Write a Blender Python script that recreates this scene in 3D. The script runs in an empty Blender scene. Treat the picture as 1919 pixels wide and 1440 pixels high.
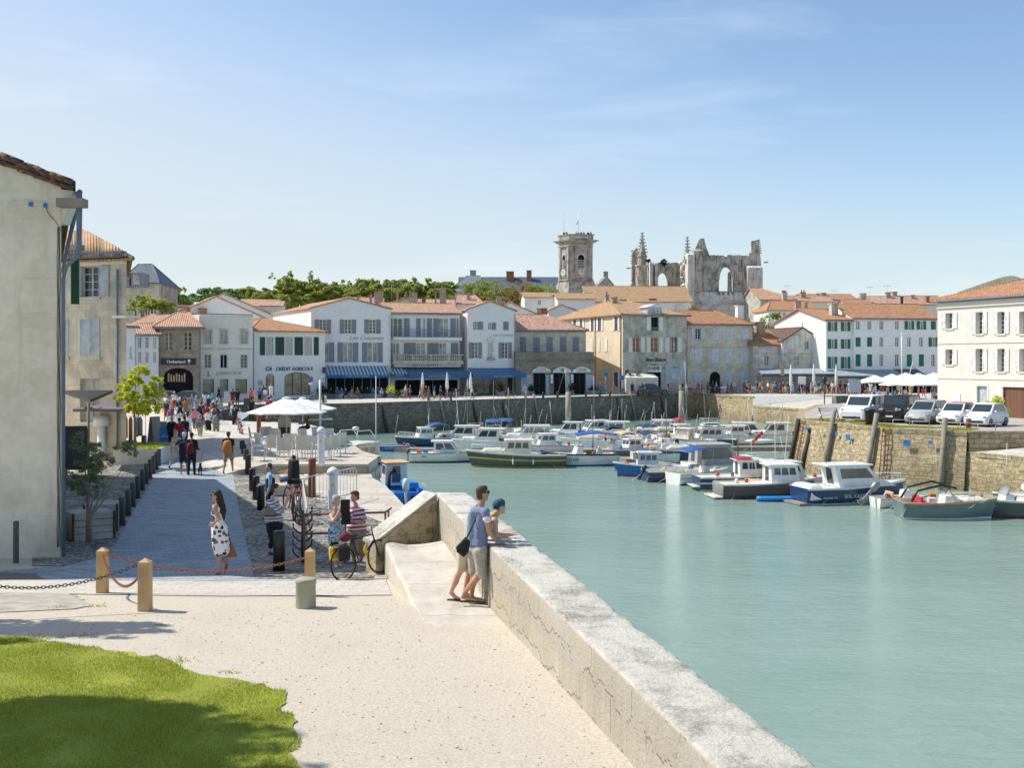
import bpy,bmesh,math,random
import numpy as np
from mathutils import Vector,Matrix,noise as mnoise
R=random.Random(7)
V=Vector
scene=bpy.context.scene
COL=scene.collection
#camera, sky, sun
F,XC,YH,CZ=2000.0,959.5,675.0,4.7
cam=bpy.data.cameras.new('camera');camo=bpy.data.objects.new('camera',cam);COL.objects.link(camo)
camo.location=(0,0,CZ);camo.rotation_euler=(math.radians(90),0,0)
cam.sensor_width=36;cam.lens=36*F/1919;cam.shift_y=-(720-YH)/1919
cam.clip_start=.1;cam.clip_end=9000
scene.camera=camo
scene.render.resolution_x=1024;scene.render.resolution_y=769
scene.view_settings.view_transform='Standard';scene.view_settings.look='None'
scene.view_settings.exposure=0.28;scene.view_settings.gamma=1
SUN_EL,SUN_AZ=math.radians(50),math.radians(-75)
sdir=V((math.sin(SUN_AZ)*math.cos(SUN_EL),math.cos(SUN_AZ)*math.cos(SUN_EL),math.sin(SUN_EL)))
sl=bpy.data.lights.new('sun','SUN');so=bpy.data.objects.new('sun',sl);COL.objects.link(so)
sl.energy=4.3;sl.angle=math.radians(.5);sl.color=(1,.95,.86)
so.rotation_euler=sdir.to_track_quat('Z','Y').to_euler();so.location=(0,0,60)
world=bpy.data.worlds.new('World');scene.world=world;world.use_nodes=True
wn,wl=world.node_tree.nodes,world.node_tree.links
bg=wn['Background'];bg.inputs[1].default_value=.142
sky=wn.new('ShaderNodeTexSky');sky.sky_type='NISHITA';sky.sun_disc=False
sky.sun_elevation=SUN_EL;sky.sun_rotation=SUN_AZ
sky.air_density=1.0;sky.dust_density=.7;sky.ozone_density=2.6
tc=wn.new('ShaderNodeTexCoord');mp=wn.new('ShaderNodeMapping')
mp.inputs['Scale'].default_value=(1.6,1.2,9);mp.inputs['Rotation'].default_value=(.12,-.22,0)
n1=wn.new('ShaderNodeTexNoise');n1.inputs['Scale'].default_value=1.5;n1.inputs['Detail'].default_value=5
n1.inputs['Roughness'].default_value=.6;n1.inputs['Distortion'].default_value=.4
rr=wn.new('ShaderNodeValToRGB');rr.color_ramp.elements[0].position=.54;rr.color_ramp.elements[1].position=.85
rr.color_ramp.elements[1].color=(.3,.3,.3,1)
mx=wn.new('ShaderNodeMixRGB');mx.inputs[2].default_value=(6.2,6.5,6.8,1)
wl.new(tc.outputs['Generated'],mp.inputs[0]);wl.new(mp.outputs[0],n1.inputs[0]);wl.new(n1.outputs[0],rr.inputs[0])
sz=wn.new('ShaderNodeSeparateXYZ');wl.new(tc.outputs['Generated'],sz.inputs[0])
mr=wn.new('ShaderNodeMapRange');mr.inputs['From Min'].default_value=0;mr.inputs['From Max'].default_value=.36;mr.inputs['To Min'].default_value=.78;mr.inputs['To Max'].default_value=0;mr.interpolation_type='SMOOTHSTEP'
ad=wn.new('ShaderNodeMath');ad.operation='MULTIPLY_ADD';ad.inputs[1].default_value=.28;wl.new(sz.outputs[0],ad.inputs[0]);wl.new(sz.outputs[2],ad.inputs[2]);wl.new(ad.outputs[0],mr.inputs[0])
vm=wn.new('ShaderNodeMixRGB');vm.inputs[2].default_value=(4.25,4.6,4.7,1);wl.new(mr.outputs[0],vm.inputs[0])
wl.new(rr.outputs[0],mx.inputs[0]);wl.new(sky.outputs[0],vm.inputs[1]);wl.new(vm.outputs[0],mx.inputs[1]);wl.new(mx.outputs[0],bg.inputs[0])
#helpers
KN=[(-40,1.6),(0,1.42),(8.9,1.31),(14,1.13),(15.7,1.06),(16.9,.92),(18.5,.75),(20.5,.56),(28,.25),(36,0),(5000,0)]
def gz(y):
 for(a,za),(b,zb)in zip(KN,KN[1:]):
  if y<=b:return za+(zb-za)*(y-a)/(b-a)
 return 0
def pt(x,y,D):return V(((x-XC)/F*D,D,CZ+(YH-y)/F*D))
def gp(x,y,z=0):
 D=F*(CZ-z)/(y-YH);return V(((x-XC)/F*D,D,z))
def gg(x,y):
 D=20.
 for _ in range(60):D=.5*D+.5*F*(CZ-gz(D))/(y-YH)
 return V(((x-XC)/F*D,D,gz(D)))
WM={}
def wm(o):return WM.get(o.name,Matrix())
def tag(o,label=None,cat=None,group=None,kind=None):
 if label:o['label']=label
 if cat:o['category']=cat
 if group:o['group']=group
 if kind:o['kind']=kind
 return o
def thing(name,label,cat,loc=(0,0,0),rz=0,group=None):
 o=bpy.data.objects.new(name,None);COL.objects.link(o);o.location=loc;o.rotation_euler=(0,0,rz)
 o.empty_display_size=.2
 WM[o.name]=Matrix.Translation(V(loc))@Matrix.Rotation(rz,4,'Z')
 return tag(o,label,cat,group)
def place(o,loc,rz=0,s=None):
 o.location=loc;o.rotation_euler=(0,0,rz)
 if s:o.scale=(s,s,s)if not hasattr(s,'__len__')else s
 return o
def copytree(root,label=None,group=None):
 r=root.copy();COL.objects.link(r)
 if label:r['label']=label
 if group:r['group']=group
 for ch in list(root.children):
  c=ch.copy();COL.objects.link(c);c.parent=r
  for g in list(ch.children):
   d=g.copy();COL.objects.link(d);d.parent=c
 return r
class MB:
 def __init__(s):s.v=[];s.f=[];s.m=[];s.sm=[]
 def face(s,pts,m=0,sm=False):
  n=len(s.v);s.v+=[tuple(p)for p in pts];s.f.append(tuple(range(n,n+len(pts))));s.m.append(m);s.sm.append(sm)
 def mesh(s,vs,fs,m=0,sm=False):
  n=len(s.v);s.v+=[tuple(p)for p in vs]
  for f in fs:s.f.append(tuple(i+n for i in f));s.m.append(m);s.sm.append(sm)
 def hexa(s,p,m=0):
  s.mesh(p,[(3,2,1,0),(4,5,6,7),(0,1,5,4),(1,2,6,5),(2,3,7,6),(3,0,4,7)],m)
 def box(s,c,d,m=0,rz=0,T=None):
  x,y,z=d[0]/2,d[1]/2,d[2]/2
  P=[V(q)for q in((-x,-y,-z),(x,-y,-z),(x,y,-z),(-x,y,-z),(-x,-y,z),(x,-y,z),(x,y,z),(-x,y,z))]
  if rz:q=Matrix.Rotation(rz,3,'Z');P=[q@a for a in P]
  P=[a+V(c)for a in P]
  if T is not None:P=[T@a for a in P]
  s.hexa(P,m)
 def bev(s,c,d,b=.02,m=0,rz=0):
  x,y,z=d[0]/2,d[1]/2,d[2]/2
  def ring(k,zz):return[(x-k,-y+k+b,zz),(x-k,y-k-b,zz),(x-k-b,y-k,zz),(-x+k+b,y-k,zz),(-x+k,y-k-b,zz),(-x+k,-y+k+b,zz),(-x+k+b,-y+k,zz),(x-k-b,-y+k,zz)]
  q=Matrix.Rotation(rz,3,'Z')
  rs=[[q@V(a)+V(c)for a in r]for r in(ring(b,-z),ring(0,-z+b),ring(0,z-b),ring(b,z))]
  s.loft(rs,m,False)
 def loft(s,rings,m=0,sm=True,caps=True,closed=True):
  n=len(rings[0]);base=len(s.v)
  for r in rings:s.v+=[tuple(p)for p in r]
  for i in range(len(rings)-1):
   for j in range(n if closed else n-1):
    k=(j+1)%n
    s.f.append((base+i*n+j,base+i*n+k,base+(i+1)*n+k,base+(i+1)*n+j));s.m.append(m);s.sm.append(sm)
  if caps and closed:
   s.f.append(tuple(base+j for j in reversed(range(n))));s.m.append(m);s.sm.append(False)
   e=base+(len(rings)-1)*n
   s.f.append(tuple(e+j for j in range(n)));s.m.append(m);s.sm.append(False)
 def tube(s,pts,r,n=8,m=0,sm=True,closed=False):
  pts=[V(p)for p in pts];rr_=r if hasattr(r,'__len__')else[r]*len(pts)
  rings=[];N=len(pts)
  up=None
  for i,p in enumerate(pts):
   if closed:t=pts[(i+1)%N]-pts[i-1]
   else:t=pts[min(i+1,N-1)]-pts[max(i-1,0)]
   if t.length<1e-9:t=V((0,0,1))
   t.normalize()
   if up is None:up=V((0,0,1))if abs(t.z)<.9 else V((1,0,0))
   a=t.cross(up)
   if a.length<1e-4:a=t.cross(V((0,1,0)))
   a.normalize();b=a.cross(t);up=b
   rings.append([p+(a*math.cos(6.28319*k/n)+b*math.sin(6.28319*k/n))*rr_[i]for k in range(n)])
  if closed:
   rings.append(rings[0]);s.loft(rings,m,sm,caps=False)
  else:s.loft(rings,m,sm)
 def lathe(s,prof,c=(0,0,0),n=16,m=0,sm=True,sx=1,sy=1):
  s.loft([[(c[0]+r*sx*math.cos(6.28319*k/n),c[1]+r*sy*math.sin(6.28319*k/n),c[2]+z)for k in range(n)]for r,z in prof],m,sm)
 def prism(s,poly,z0,z1,m=0):
  a=[(p[0],p[1],z0)for p in poly];b=[(p[0],p[1],z1)for p in poly]
  s.loft([a,b],m,False)
 def ext(s,prof,o,ax,ay,az,w,m=0):
  a=[V(o)+V(ax)*p[0]+V(ay)*p[1]for p in prof];b=[q+V(az)*w for q in a]
  s.loft([a,b],m,False)
 def ell(s,c,r,n=12,k=8,m=0,rz=0):
  q=Matrix.Rotation(rz,3,'Z');rings=[]
  for i in range(k+1):
   a=-math.pi/2+math.pi*i/k;a=max(-1.56,min(1.56,a))
   rings.append([q@V((r[0]*math.cos(a)*math.cos(6.28319*j/n),r[1]*math.cos(a)*math.sin(6.28319*j/n),r[2]*math.sin(a)))+V(c)for j in range(n)])
  s.loft(rings,m)
 def build(s,name,mats,parent=None,loc=None,merge=True,fixn=True,uv=True):
  if not isinstance(mats,(list,tuple)):mats=[mats]
  inv=None
  if parent is not None:inv=wm(parent).inverted()
  elif loc is not None:inv=Matrix.Translation(-V(loc))
  me=bpy.data.meshes.new(name)
  vs=s.v if inv is None else[tuple(inv@V(p))for p in s.v]
  me.from_pydata(vs,[],s.f)
  for mt in mats:me.materials.append(MAT[mt]if isinstance(mt,str)else mt)
  me.polygons.foreach_set('material_index',s.m);me.polygons.foreach_set('use_smooth',s.sm)
  if fixn or merge:
   b=bmesh.new();b.from_mesh(me)
   if merge:bmesh.ops.remove_doubles(b,verts=b.verts,dist=1e-5)
   if fixn:bmesh.ops.recalc_face_normals(b,faces=b.faces)
   b.to_mesh(me);b.free()
  if uv:autouv(me,V((0,0,0))if parent is None and loc is None else(wm(parent).translation if parent is not None else V(loc)))
  me.update()
  o=bpy.data.objects.new(name,me);COL.objects.link(o)
  if parent is not None:o.parent=parent;WM[o.name]=wm(parent).copy()
  elif loc is not None:o.location=loc;WM[o.name]=Matrix.Translation(V(loc))
  return o
def autouv(me,off):
 n=len(me.polygons)
 if not n:return
 uvl=me.uv_layers.new(name='UVMap')
 nl=len(me.loops);li=np.empty(nl,np.int32);me.loops.foreach_get('vertex_index',li)
 co=np.empty(len(me.vertices)*3);me.vertices.foreach_get('co',co);co=co.reshape(-1,3)+np.array(off)
 nor=np.empty(n*3);me.polygons.foreach_get('normal',nor);nor=nor.reshape(-1,3)
 lt=np.empty(n,np.int32);me.polygons.foreach_get('loop_total',lt)
 N=np.repeat(nor,lt,0);P=co[li]
 h=np.hypot(N[:,0],N[:,1]);flat=h<.15;h2=np.where(flat,1,h)
 T=np.stack([-N[:,1]/h2,N[:,0]/h2,np.zeros(nl)],1);B=np.cross(N,T)
 T[flat]=(1,0,0);B[flat]=(0,1,0)
 uv=np.stack([(P*T).sum(1),(P*B).sum(1)],1).astype(np.float32)
 uvl.data.foreach_set('uv',uv.ravel())
def drape(name,poly,mat,dz=0.,zfun=gz,cuts=None,kind='structure',sub=None):
 b=bmesh.new();b.faces.new([b.verts.new((p[0],p[1],0))for p in poly])
 for k in(cuts if cuts is not None else[k[0]for k in KN]):
  bmesh.ops.bisect_plane(b,geom=b.verts[:]+b.edges[:]+b.faces[:],plane_co=(0,k,0),plane_no=(0,1,0))
 bmesh.ops.triangulate(b,faces=b.faces[:])
 for v in b.verts:v.co.z=zfun(v.co.y)+dz
 bmesh.ops.recalc_face_normals(b,faces=b.faces)
 for f in b.faces:
  if f.normal.z<0:f.normal_flip()
 me=bpy.data.meshes.new(name);b.to_mesh(me);b.free();autouv(me,(0,0,0));me.materials.append(MAT[mat])
 o=bpy.data.objects.new(name,me);COL.objects.link(o);return tag(o,kind=kind)
def text(s,size,mat,name='lettering',parent=None,T=None,ext=.01,align='CENTER',shear=0,sx=1,bold=0):
 c=bpy.data.curves.new('t','FONT');c.body=s;c.size=size;c.align_x=align;c.align_y='CENTER';c.extrude=ext;c.shear=shear
 c.offset=bold;c.resolution_u=3
 o=bpy.data.objects.new('t',c);me=bpy.data.meshes.new_from_object(o);bpy.data.objects.remove(o)
 me.transform(Matrix.Diagonal((sx,1,1,1)))
 if T is not None:me.transform(T)
 if parent is not None:me.transform(wm(parent).inverted())
 me.materials.clear();me.materials.append(MAT[mat])
 o=bpy.data.objects.new(name,me);COL.objects.link(o)
 if parent is not None:o.parent=parent
 return o
#materials
MAT={}
class NT:
 def __init__(s,name):
  s.m=bpy.data.materials.new(name);s.m.use_nodes=True;s.n=s.m.node_tree.nodes;s.l=s.m.node_tree.links
  s.b=s.n['Principled BSDF'];MAT[name]=s.m;s.tc=s.n.new('ShaderNodeTexCoord')
 def add(s,t,ins=None,**kw):
  n=s.n.new('ShaderNode'+t)
  for k,v in kw.items():setattr(n,k,v)
  for k,v in(ins or{}).items():s.set(n.inputs[k],v)
  return n
 def set(s,i,v):
  if hasattr(v,'is_output')or isinstance(v,bpy.types.NodeSocket):s.l.new(v,i)
  else:
   if isinstance(v,tuple)and len(v)==3 and i.type=='RGBA':v=v+(1,)
   i.default_value=v
 def obj(s):return s.tc.outputs['Object']
 def uv(s):return s.tc.outputs['UV']
 def map(s,v,sc=(1,1,1),rot=(0,0,0)):return s.add('Mapping',{'Vector':v,'Scale':sc,'Rotation':rot}).outputs[0]
 def noise(s,v,sc,det=3,ro=.55,dist=0):return s.add('TexNoise',{'Vector':v,'Scale':sc,'Detail':det,'Roughness':ro,'Distortion':dist}).outputs[0]
 def ramp(s,v,a,b,c0=0.,c1=1.):
  return s.add('MapRange',{'Value':v,'From Min':a,'From Max':b,'To Min':c0,'To Max':c1}).outputs[0]
 def mix(s,f,a,b,mode='MIX'):return s.add('MixRGB',{'Fac':f,'Color1':a,'Color2':b},blend_type=mode).outputs[0]
 def math(s,op,a,b=0.):return s.add('Math',{0:a,1:b},operation=op).outputs[0]
 def bump(s,h,st=.3,d=.05,nrm=None):
  i={'Height':h,'Strength':st,'Distance':d}
  if nrm is not None:i['Normal']=nrm
  return s.add('Bump',i).outputs[0]
 def out(s,col=None,rough=None,nrm=None,metal=0,spec=None):
  if col is not None:s.set(s.b.inputs['Base Color'],col)
  if rough is not None:s.set(s.b.inputs['Roughness'],rough)
  if nrm is not None:s.l.new(nrm,s.b.inputs['Normal'])
  s.b.inputs['Metallic'].default_value=metal
  if spec is not None:s.b.inputs['Specular IOR Level'].default_value=spec
  return s.m
def plain(name,c,rough=.7,metal=0,var=.12,sc=3.,bump=0,spec=None):
 t=NT(name);c=tuple(c)
 n=t.noise(t.obj(),sc,4)
 d=tuple(max(0,x*(1-var*1.6))for x in c);e=tuple(min(1,x*(1+var))for x in c)
 col=t.mix(t.ramp(n,.3,.7),d,e)
 t.out(col,rough,t.bump(n,bump,.02)if bump else None,metal,spec);return name
def plaster(name,c,stain=(.2,.18,.14),amt=.35,blocks=0,rough=.9,streak=.5):
 t=NT(name);c=tuple(c)
 n=t.noise(t.obj(),.7,6,.65);n2=t.noise(t.obj(),6,4);st=t.noise(t.map(t.obj(),(2.2,2.2,.22)),1.4,5,.65)
 col=t.mix(t.ramp(n2,.3,.7),tuple(x*.93 for x in c),tuple(min(1,x*1.05)for x in c))
 col=t.mix(t.ramp(n,.46,.68,0,amt),col,stain)
 col=t.mix(t.ramp(st,.52,.70,0,amt*streak*1.6),col,stain)
 h=n2
 if blocks:
  br=t.add('TexBrick',{'Vector':t.uv(),'Color1':(1,1,1,1),'Color2':(.68,.66,.62,1),'Mortar':(.55,.5,.44,1),'Scale':1.0,'Mortar Size':.012,'Brick Width':.7,'Row Height':.32,'Bias':-.2})
  col=t.mix(blocks,col,br.outputs[0],'MULTIPLY');h=t.mix(.5,n2,br.outputs[1])
 t.out(col,rough,t.bump(h,.35,.02));return name
plaster('plaster_white',(.82,.82,.80),(.5,.48,.42),.13)
plaster('plaster_bright',(.83,.82,.78),(.6,.57,.5),.2);plaster('plaster_ivory',(.72,.70,.635),(.52,.48,.4),.25)
plaster('plaster_cream',(.76,.73,.64),(.40,.37,.30),.3)
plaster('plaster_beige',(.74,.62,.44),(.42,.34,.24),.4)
plaster('plaster_shade',(.80,.75,.61),(.42,.40,.28),.5,0,.9,.5);plaster('quoin_stone',(.76,.71,.57),(.42,.38,.28),.55)
plaster('stone_pale',(.66,.61,.50),(.24,.22,.17),.45,.45)
plaster('stone_grey',(.58,.55,.47),(.17,.16,.13),.65,.5)
plaster('stone_brown',(.42,.36,.27),(.18,.15,.11),.5,.9)
plaster('stone_church',(.56,.51,.43),(.10,.10,.09),.8,.35,.95,.9)
plaster('stone_white',(.70,.68,.62),(.2,.2,.18),.6,.35,.95,.8)
def quaywall(name,c1,c2,dark,algae,z0,z1):
 t=NT(name)
 nz=t.noise(t.obj(),2.2,6,.7)
 vec=t.add('VectorMath',{0:t.uv(),1:t.add('VectorMath',{0:t.noise(t.obj(),.9,2),1:(.25,.25,0)},operation='MULTIPLY').outputs[0]},operation='ADD').outputs[0]
 br=t.add('TexBrick',{'Vector':vec,'Color1':c1+(1,),'Color2':c2+(1,),'Mortar':tuple(x*.7 for x in dark)+(1,),'Scale':1.0,'Mortar Size':.016,'Mortar Smooth':.7,'Brick Width':.62,'Row Height':.30,'Bias':-.1})
 col=t.mix(t.ramp(nz,.42,.66,0,.85),br.outputs[0],dark)
 gp_=t.add('NewGeometry').outputs['Position'];zz=t.add('SeparateXYZ',{0:gp_}).outputs[2]
 zn=t.math('ADD',zz,t.math('MULTIPLY',t.noise(t.obj(),.6,4),1.2))
 low=t.ramp(zn,z1,z0)
 col=t.mix(t.math('MULTIPLY',low,t.ramp(t.noise(t.map(t.obj(),(1,1,.7)),4.5,5,.7),.35,.6,.25,.95)),col,algae)
 h=t.mix(.5,br.outputs[1],t.noise(t.obj(),5,5,.7))
 t.out(col,.92,t.bump(h,.9,.12));return name
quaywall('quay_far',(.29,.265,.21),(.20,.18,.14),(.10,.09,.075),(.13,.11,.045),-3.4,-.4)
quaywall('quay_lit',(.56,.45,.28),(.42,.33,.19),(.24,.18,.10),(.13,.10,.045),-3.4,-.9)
quaywall('seawall',(.62,.57,.46),(.52,.47,.37),(.34,.31,.25),(.3,.28,.2),-3.6,-1.6)
t=NT('parapet')
nl_=t.noise(t.obj(),6.5,8,.75);nb=t.noise(t.obj(),26,5,.7);big=t.noise(t.obj(),.5,3)
str_=t.noise(t.map(t.obj(),(3.5,3.5,.35)),2.2,6,.65)
nm=t.add('SeparateXYZ',{0:t.add('NewGeometry').outputs['Normal']}).outputs[2]
face=t.mix(t.ramp(str_,.35,.7),(.62,.57,.48),(.49,.44,.36));face=t.mix(t.ramp(big,.52,.7,0,.5),face,(.55,.46,.30))
top=t.mix(t.ramp(t.math('MULTIPLY',t.ramp(t.noise(t.map(t.obj(),(1,.8,1)),1.5,9,.74,.3),.42,.64),t.ramp(nb,.34,.58,.35,1)),.15,.95),(.68,.645,.565),(.25,.225,.18));top=t.mix(t.ramp(nl_,.52,.7,0,.4),top,(.40,.36,.29))
pz=t.add('SeparateXYZ',{0:t.add('NewGeometry').outputs['Position']}).outputs[2];face=t.mix(t.ramp(pz,1.50,1.56,0,.55),face,(.50,.47,.41));wd_=t.noise(t.obj(),9,5,.7);face=t.mix(t.ramp(wd_,.60,.68,0,.45),face,(.25,.21,.15))
col=t.mix(t.ramp(nm,.35,.8),face,top)
br=t.add('TexBrick',{'Vector':t.uv(),'Color1':(1,1,1,1),'Color2':(.86,.84,.8,1),'Mortar':(.45,.4,.33,1),'Scale':1.,'Mortar Size':.010,'Brick Width':1.15,'Row Height':.42})
col=t.mix(t.ramp(nm,.6,.2,.25,.95),col,br.outputs[0],'MULTIPLY')
t.out(col,.93,t.bump(t.math('ADD',t.math('MULTIPLY',nb,.4),nl_),.8,.05))
def rooft(name,c1,c2,c3,moss=.3,mossc=(.36,.27,.10),w=.24,h=.36):
 t=NT(name)
 s3=t.add('SeparateXYZ',{0:t.uv()})
 u=t.math('DIVIDE',s3.outputs[0],w);v=t.math('DIVIDE',s3.outputs[1],h)
 fu=t.math('FLOOR',u);fv=t.math('FLOOR',v)
 cell=t.add('CombineXYZ',{0:fu,1:fv}).outputs[0]
 wn_=t.add('TexWhiteNoise',{0:cell},noise_dimensions='3D').outputs[0]
 wave=t.math('ABSOLUTE',t.math('SINE',t.math('MULTIPLY',u,math.pi)))
 cr=t.add('ValToRGB',{0:wn_});e=cr.color_ramp.elements;e[0].color=c1+(1,);e[1].color=c3+(1,);k=e.new(.5);k.color=c2+(1,)
 col=t.mix(t.ramp(wave,.1,.6,.75,0),cr.outputs[0],(.09,.05,.03))
 col=t.mix(t.ramp(t.noise(t.obj(),2.6,4,.7),.5,.66,0,.45),col,tuple(x*.5 for x in c3));col=t.mix(t.ramp(t.noise(t.obj(),3.7,4,.7),.56,.68,0,.5),col,(.74,.56,.42))
 fr=t.math('FRACT',v);col=t.mix(t.ramp(fr,0,.16,.35,0),col,(.08,.05,.03))
 col=t.mix(t.ramp(t.noise(t.obj(),.9,6,.7),.47,.72,0,moss),col,mossc)
 t.out(col,.9,t.bump(t.math('ADD',wave,t.math('MULTIPLY',fr,-.3)),.8,.07));return name
rooft('roof_salmon',(.56,.30,.17),(.66,.41,.26),(.46,.24,.14),.25,(.45,.34,.22))
rooft('roof_orange',(.60,.25,.10),(.55,.30,.15),(.42,.17,.08),.3,(.30,.20,.10))
rooft('roof_mossy',(.58,.32,.16),(.52,.34,.2),(.38,.22,.12),.6,(.48,.32,.06))
rooft('roof_pink',(.60,.33,.22),(.68,.44,.33),(.42,.19,.12),.3,(.5,.42,.32))
rooft('roof_dark',(.14,.08,.06),(.2,.1,.07),(.09,.07,.06),.5,(.07,.07,.06))
plain('slate',(.10,.125,.16),.6,0,.25,2)
plain('slate_light',(.2,.23,.26),.65,0,.2,2)
plain('brick_red',(.38,.15,.09),.9,0,.3,6,.3)
plain('chimney_stone',(.42,.34,.26),.9,0,.3,5,.3)
t=NT('gravel');a=t.noise(t.obj(),34,6,.9);b_=t.noise(t.obj(),1.1,5);c_=t.add('TexVoronoi',{'Vector':t.obj(),'Scale':90}).outputs[0];pk=t.noise(t.obj(),16,3,.7)
col=t.mix(t.ramp(a,.36,.58),(.40,.345,.27),(.71,.635,.51));col=t.mix(t.ramp(b_,.5,.75,0,.35),col,(.50,.42,.32))
col=t.mix(t.ramp(pk,.7,.76,0,.35),col,(.34,.29,.23));col=t.mix(t.ramp(t.noise(t.obj(),24,5,.8),.56,.68,0,.45),col,(.33,.28,.21))
t.out(col,.95,t.bump(t.math('ADD',a,t.math('MULTIPLY',c_,.4)),.8,.014))
t=NT('paving');br=t.add('TexBrick',{'Vector':t.map(t.uv(),(1,1,1),(0,0,.05)),'Color1':(.42,.46,.48,1),'Color2':(.21,.25,.29,1),'Mortar':(.10,.105,.11,1),'Scale':1.,'Mortar Size':.014,'Mortar Smooth':.5,'Brick Width':.42,'Row Height':.16})  # blue-grey setts; skylight blue of the shaded road is mixed into the colour
n_=t.noise(t.map(t.obj(),(.5,1.6,1)),4.5,6,.75);big=t.noise(t.obj(),.5,4)
col=t.mix(t.ramp(n_,.42,.62,0,.6),br.outputs[0],(.42,.46,.49));col=t.mix(t.ramp(big,.45,.7,0,.25),col,(.22,.24,.25))
t.out(col,.8,t.bump(t.math('ADD',br.outputs[1],t.math('MULTIPLY',n_,-.6)),.6,-.03))
t=NT('cobbles');vo=t.add('TexVoronoi',{'Vector':t.map(t.obj(),(1,1,0)),'Scale':9,'Randomness':.9});vc=vo.outputs[1]
n_=t.noise(t.obj(),1.2,4)
col=t.mix(t.ramp(vo.outputs[0],.25,.62),(.50,.46,.39),(.13,.12,.10));col=t.mix(.45,col,t.mix(1,col,t.add('RGBToBW',{0:vc}).outputs[0],'MULTIPLY'));col=t.mix(t.ramp(n_,.45,.7,0,.5),col,(.56,.50,.40))
t.out(col,.85,t.bump(vo.outputs[0],1.,-.05))
t=NT('flagstone');br=t.add('TexBrick',{'Vector':t.uv(),'Color1':(.56,.51,.43,1),'Color2':(.46,.415,.345,1),'Mortar':(.25,.22,.18,1),'Scale':1.,'Mortar Size':.012,'Brick Width':1.6,'Row Height':.8})
n_=t.noise(t.obj(),3,8,.7);col=t.mix(t.ramp(n_,.5,.72,0,.55),br.outputs[0],(.36,.32,.27));t.out(col,.92,t.bump(n_,.6,.03))
plain('concrete',(.42,.38,.32),.95,0,.2,4,.3)
plain('promenade',(.55,.51,.43),.95,0,.15,2,.3)
plain('tarmac',(.17,.165,.16),.95,0,.15,8,.3)
plain('soil',(.10,.07,.045),1,0,.3,8)
t=NT('turf');n_=t.noise(t.obj(),1.3,5);col=t.mix(t.ramp(n_,.35,.65),(.22,.26,.025),(.33,.36,.04));t.out(col,.95,t.bump(t.noise(t.obj(),40,4),.8,.03))
def leafm(name,c1,c2,tr=.5):
 t=NT(name);oi=t.add('NewGeometry').outputs['Random Per Island']
 col=t.mix(oi,c1,c2)
 if name=='grass_blade':col=t.mix(t.ramp(t.math('FRACT',t.math('MULTIPLY',oi,7.3)),.88,.92,0,.8),col,(.52,.44,.24))
 pass;t.out(col,.85,None,0,.2)
 trn=t.add('BsdfTranslucent',{0:col});ms=t.add('MixShader',{0:tr,1:t.b.outputs[0],2:trn.outputs[0]})
 t.l.new(ms.outputs[0],t.n['Material Output'].inputs[0]);return name
leafm('grass_blade',(.25,.31,.03),(.47,.50,.06),.5)
leafm('leaf_far',(.29,.36,.08),(.44,.48,.13))
leafm('leaf_pine',(.10,.19,.05),(.16,.26,.07))
leafm('leaf_olive',(.17,.21,.11),(.32,.35,.20),.3)
leafm('leaf_lime',(.48,.54,.05),(.74,.75,.09),.5)
leafm('leaf_rust',(.26,.22,.06),(.38,.30,.09))
leafm('leaf_dark',(.03,.055,.02),(.06,.09,.035))
plain('bark',(.13,.10,.075),.95,0,.3,9,.5)
t=NT('water')
w1=t.noise(t.map(t.obj(),(.55,1.5,1)),2.2,6,.62,.6);w2=t.noise(t.map(t.obj(),(.7,1.3,1)),.5,3);w3=t.noise(t.map(t.obj(),(.6,1.8,1)),9,3,.6)
pch=t.noise(t.map(t.obj(),(.5,1,1)),.09,4)
col=t.mix(t.ramp(pch,.4,.62),(.225,.335,.265),(.275,.38,.315))
t.out(col,.06,t.bump(t.math('ADD',t.math('ADD',t.math('MULTIPLY',w1,1.),t.math('MULTIPLY',w2,1.6)),t.math('MULTIPLY',w3,.3)),.42,.16));t.b.inputs['IOR'].default_value=1.33
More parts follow.
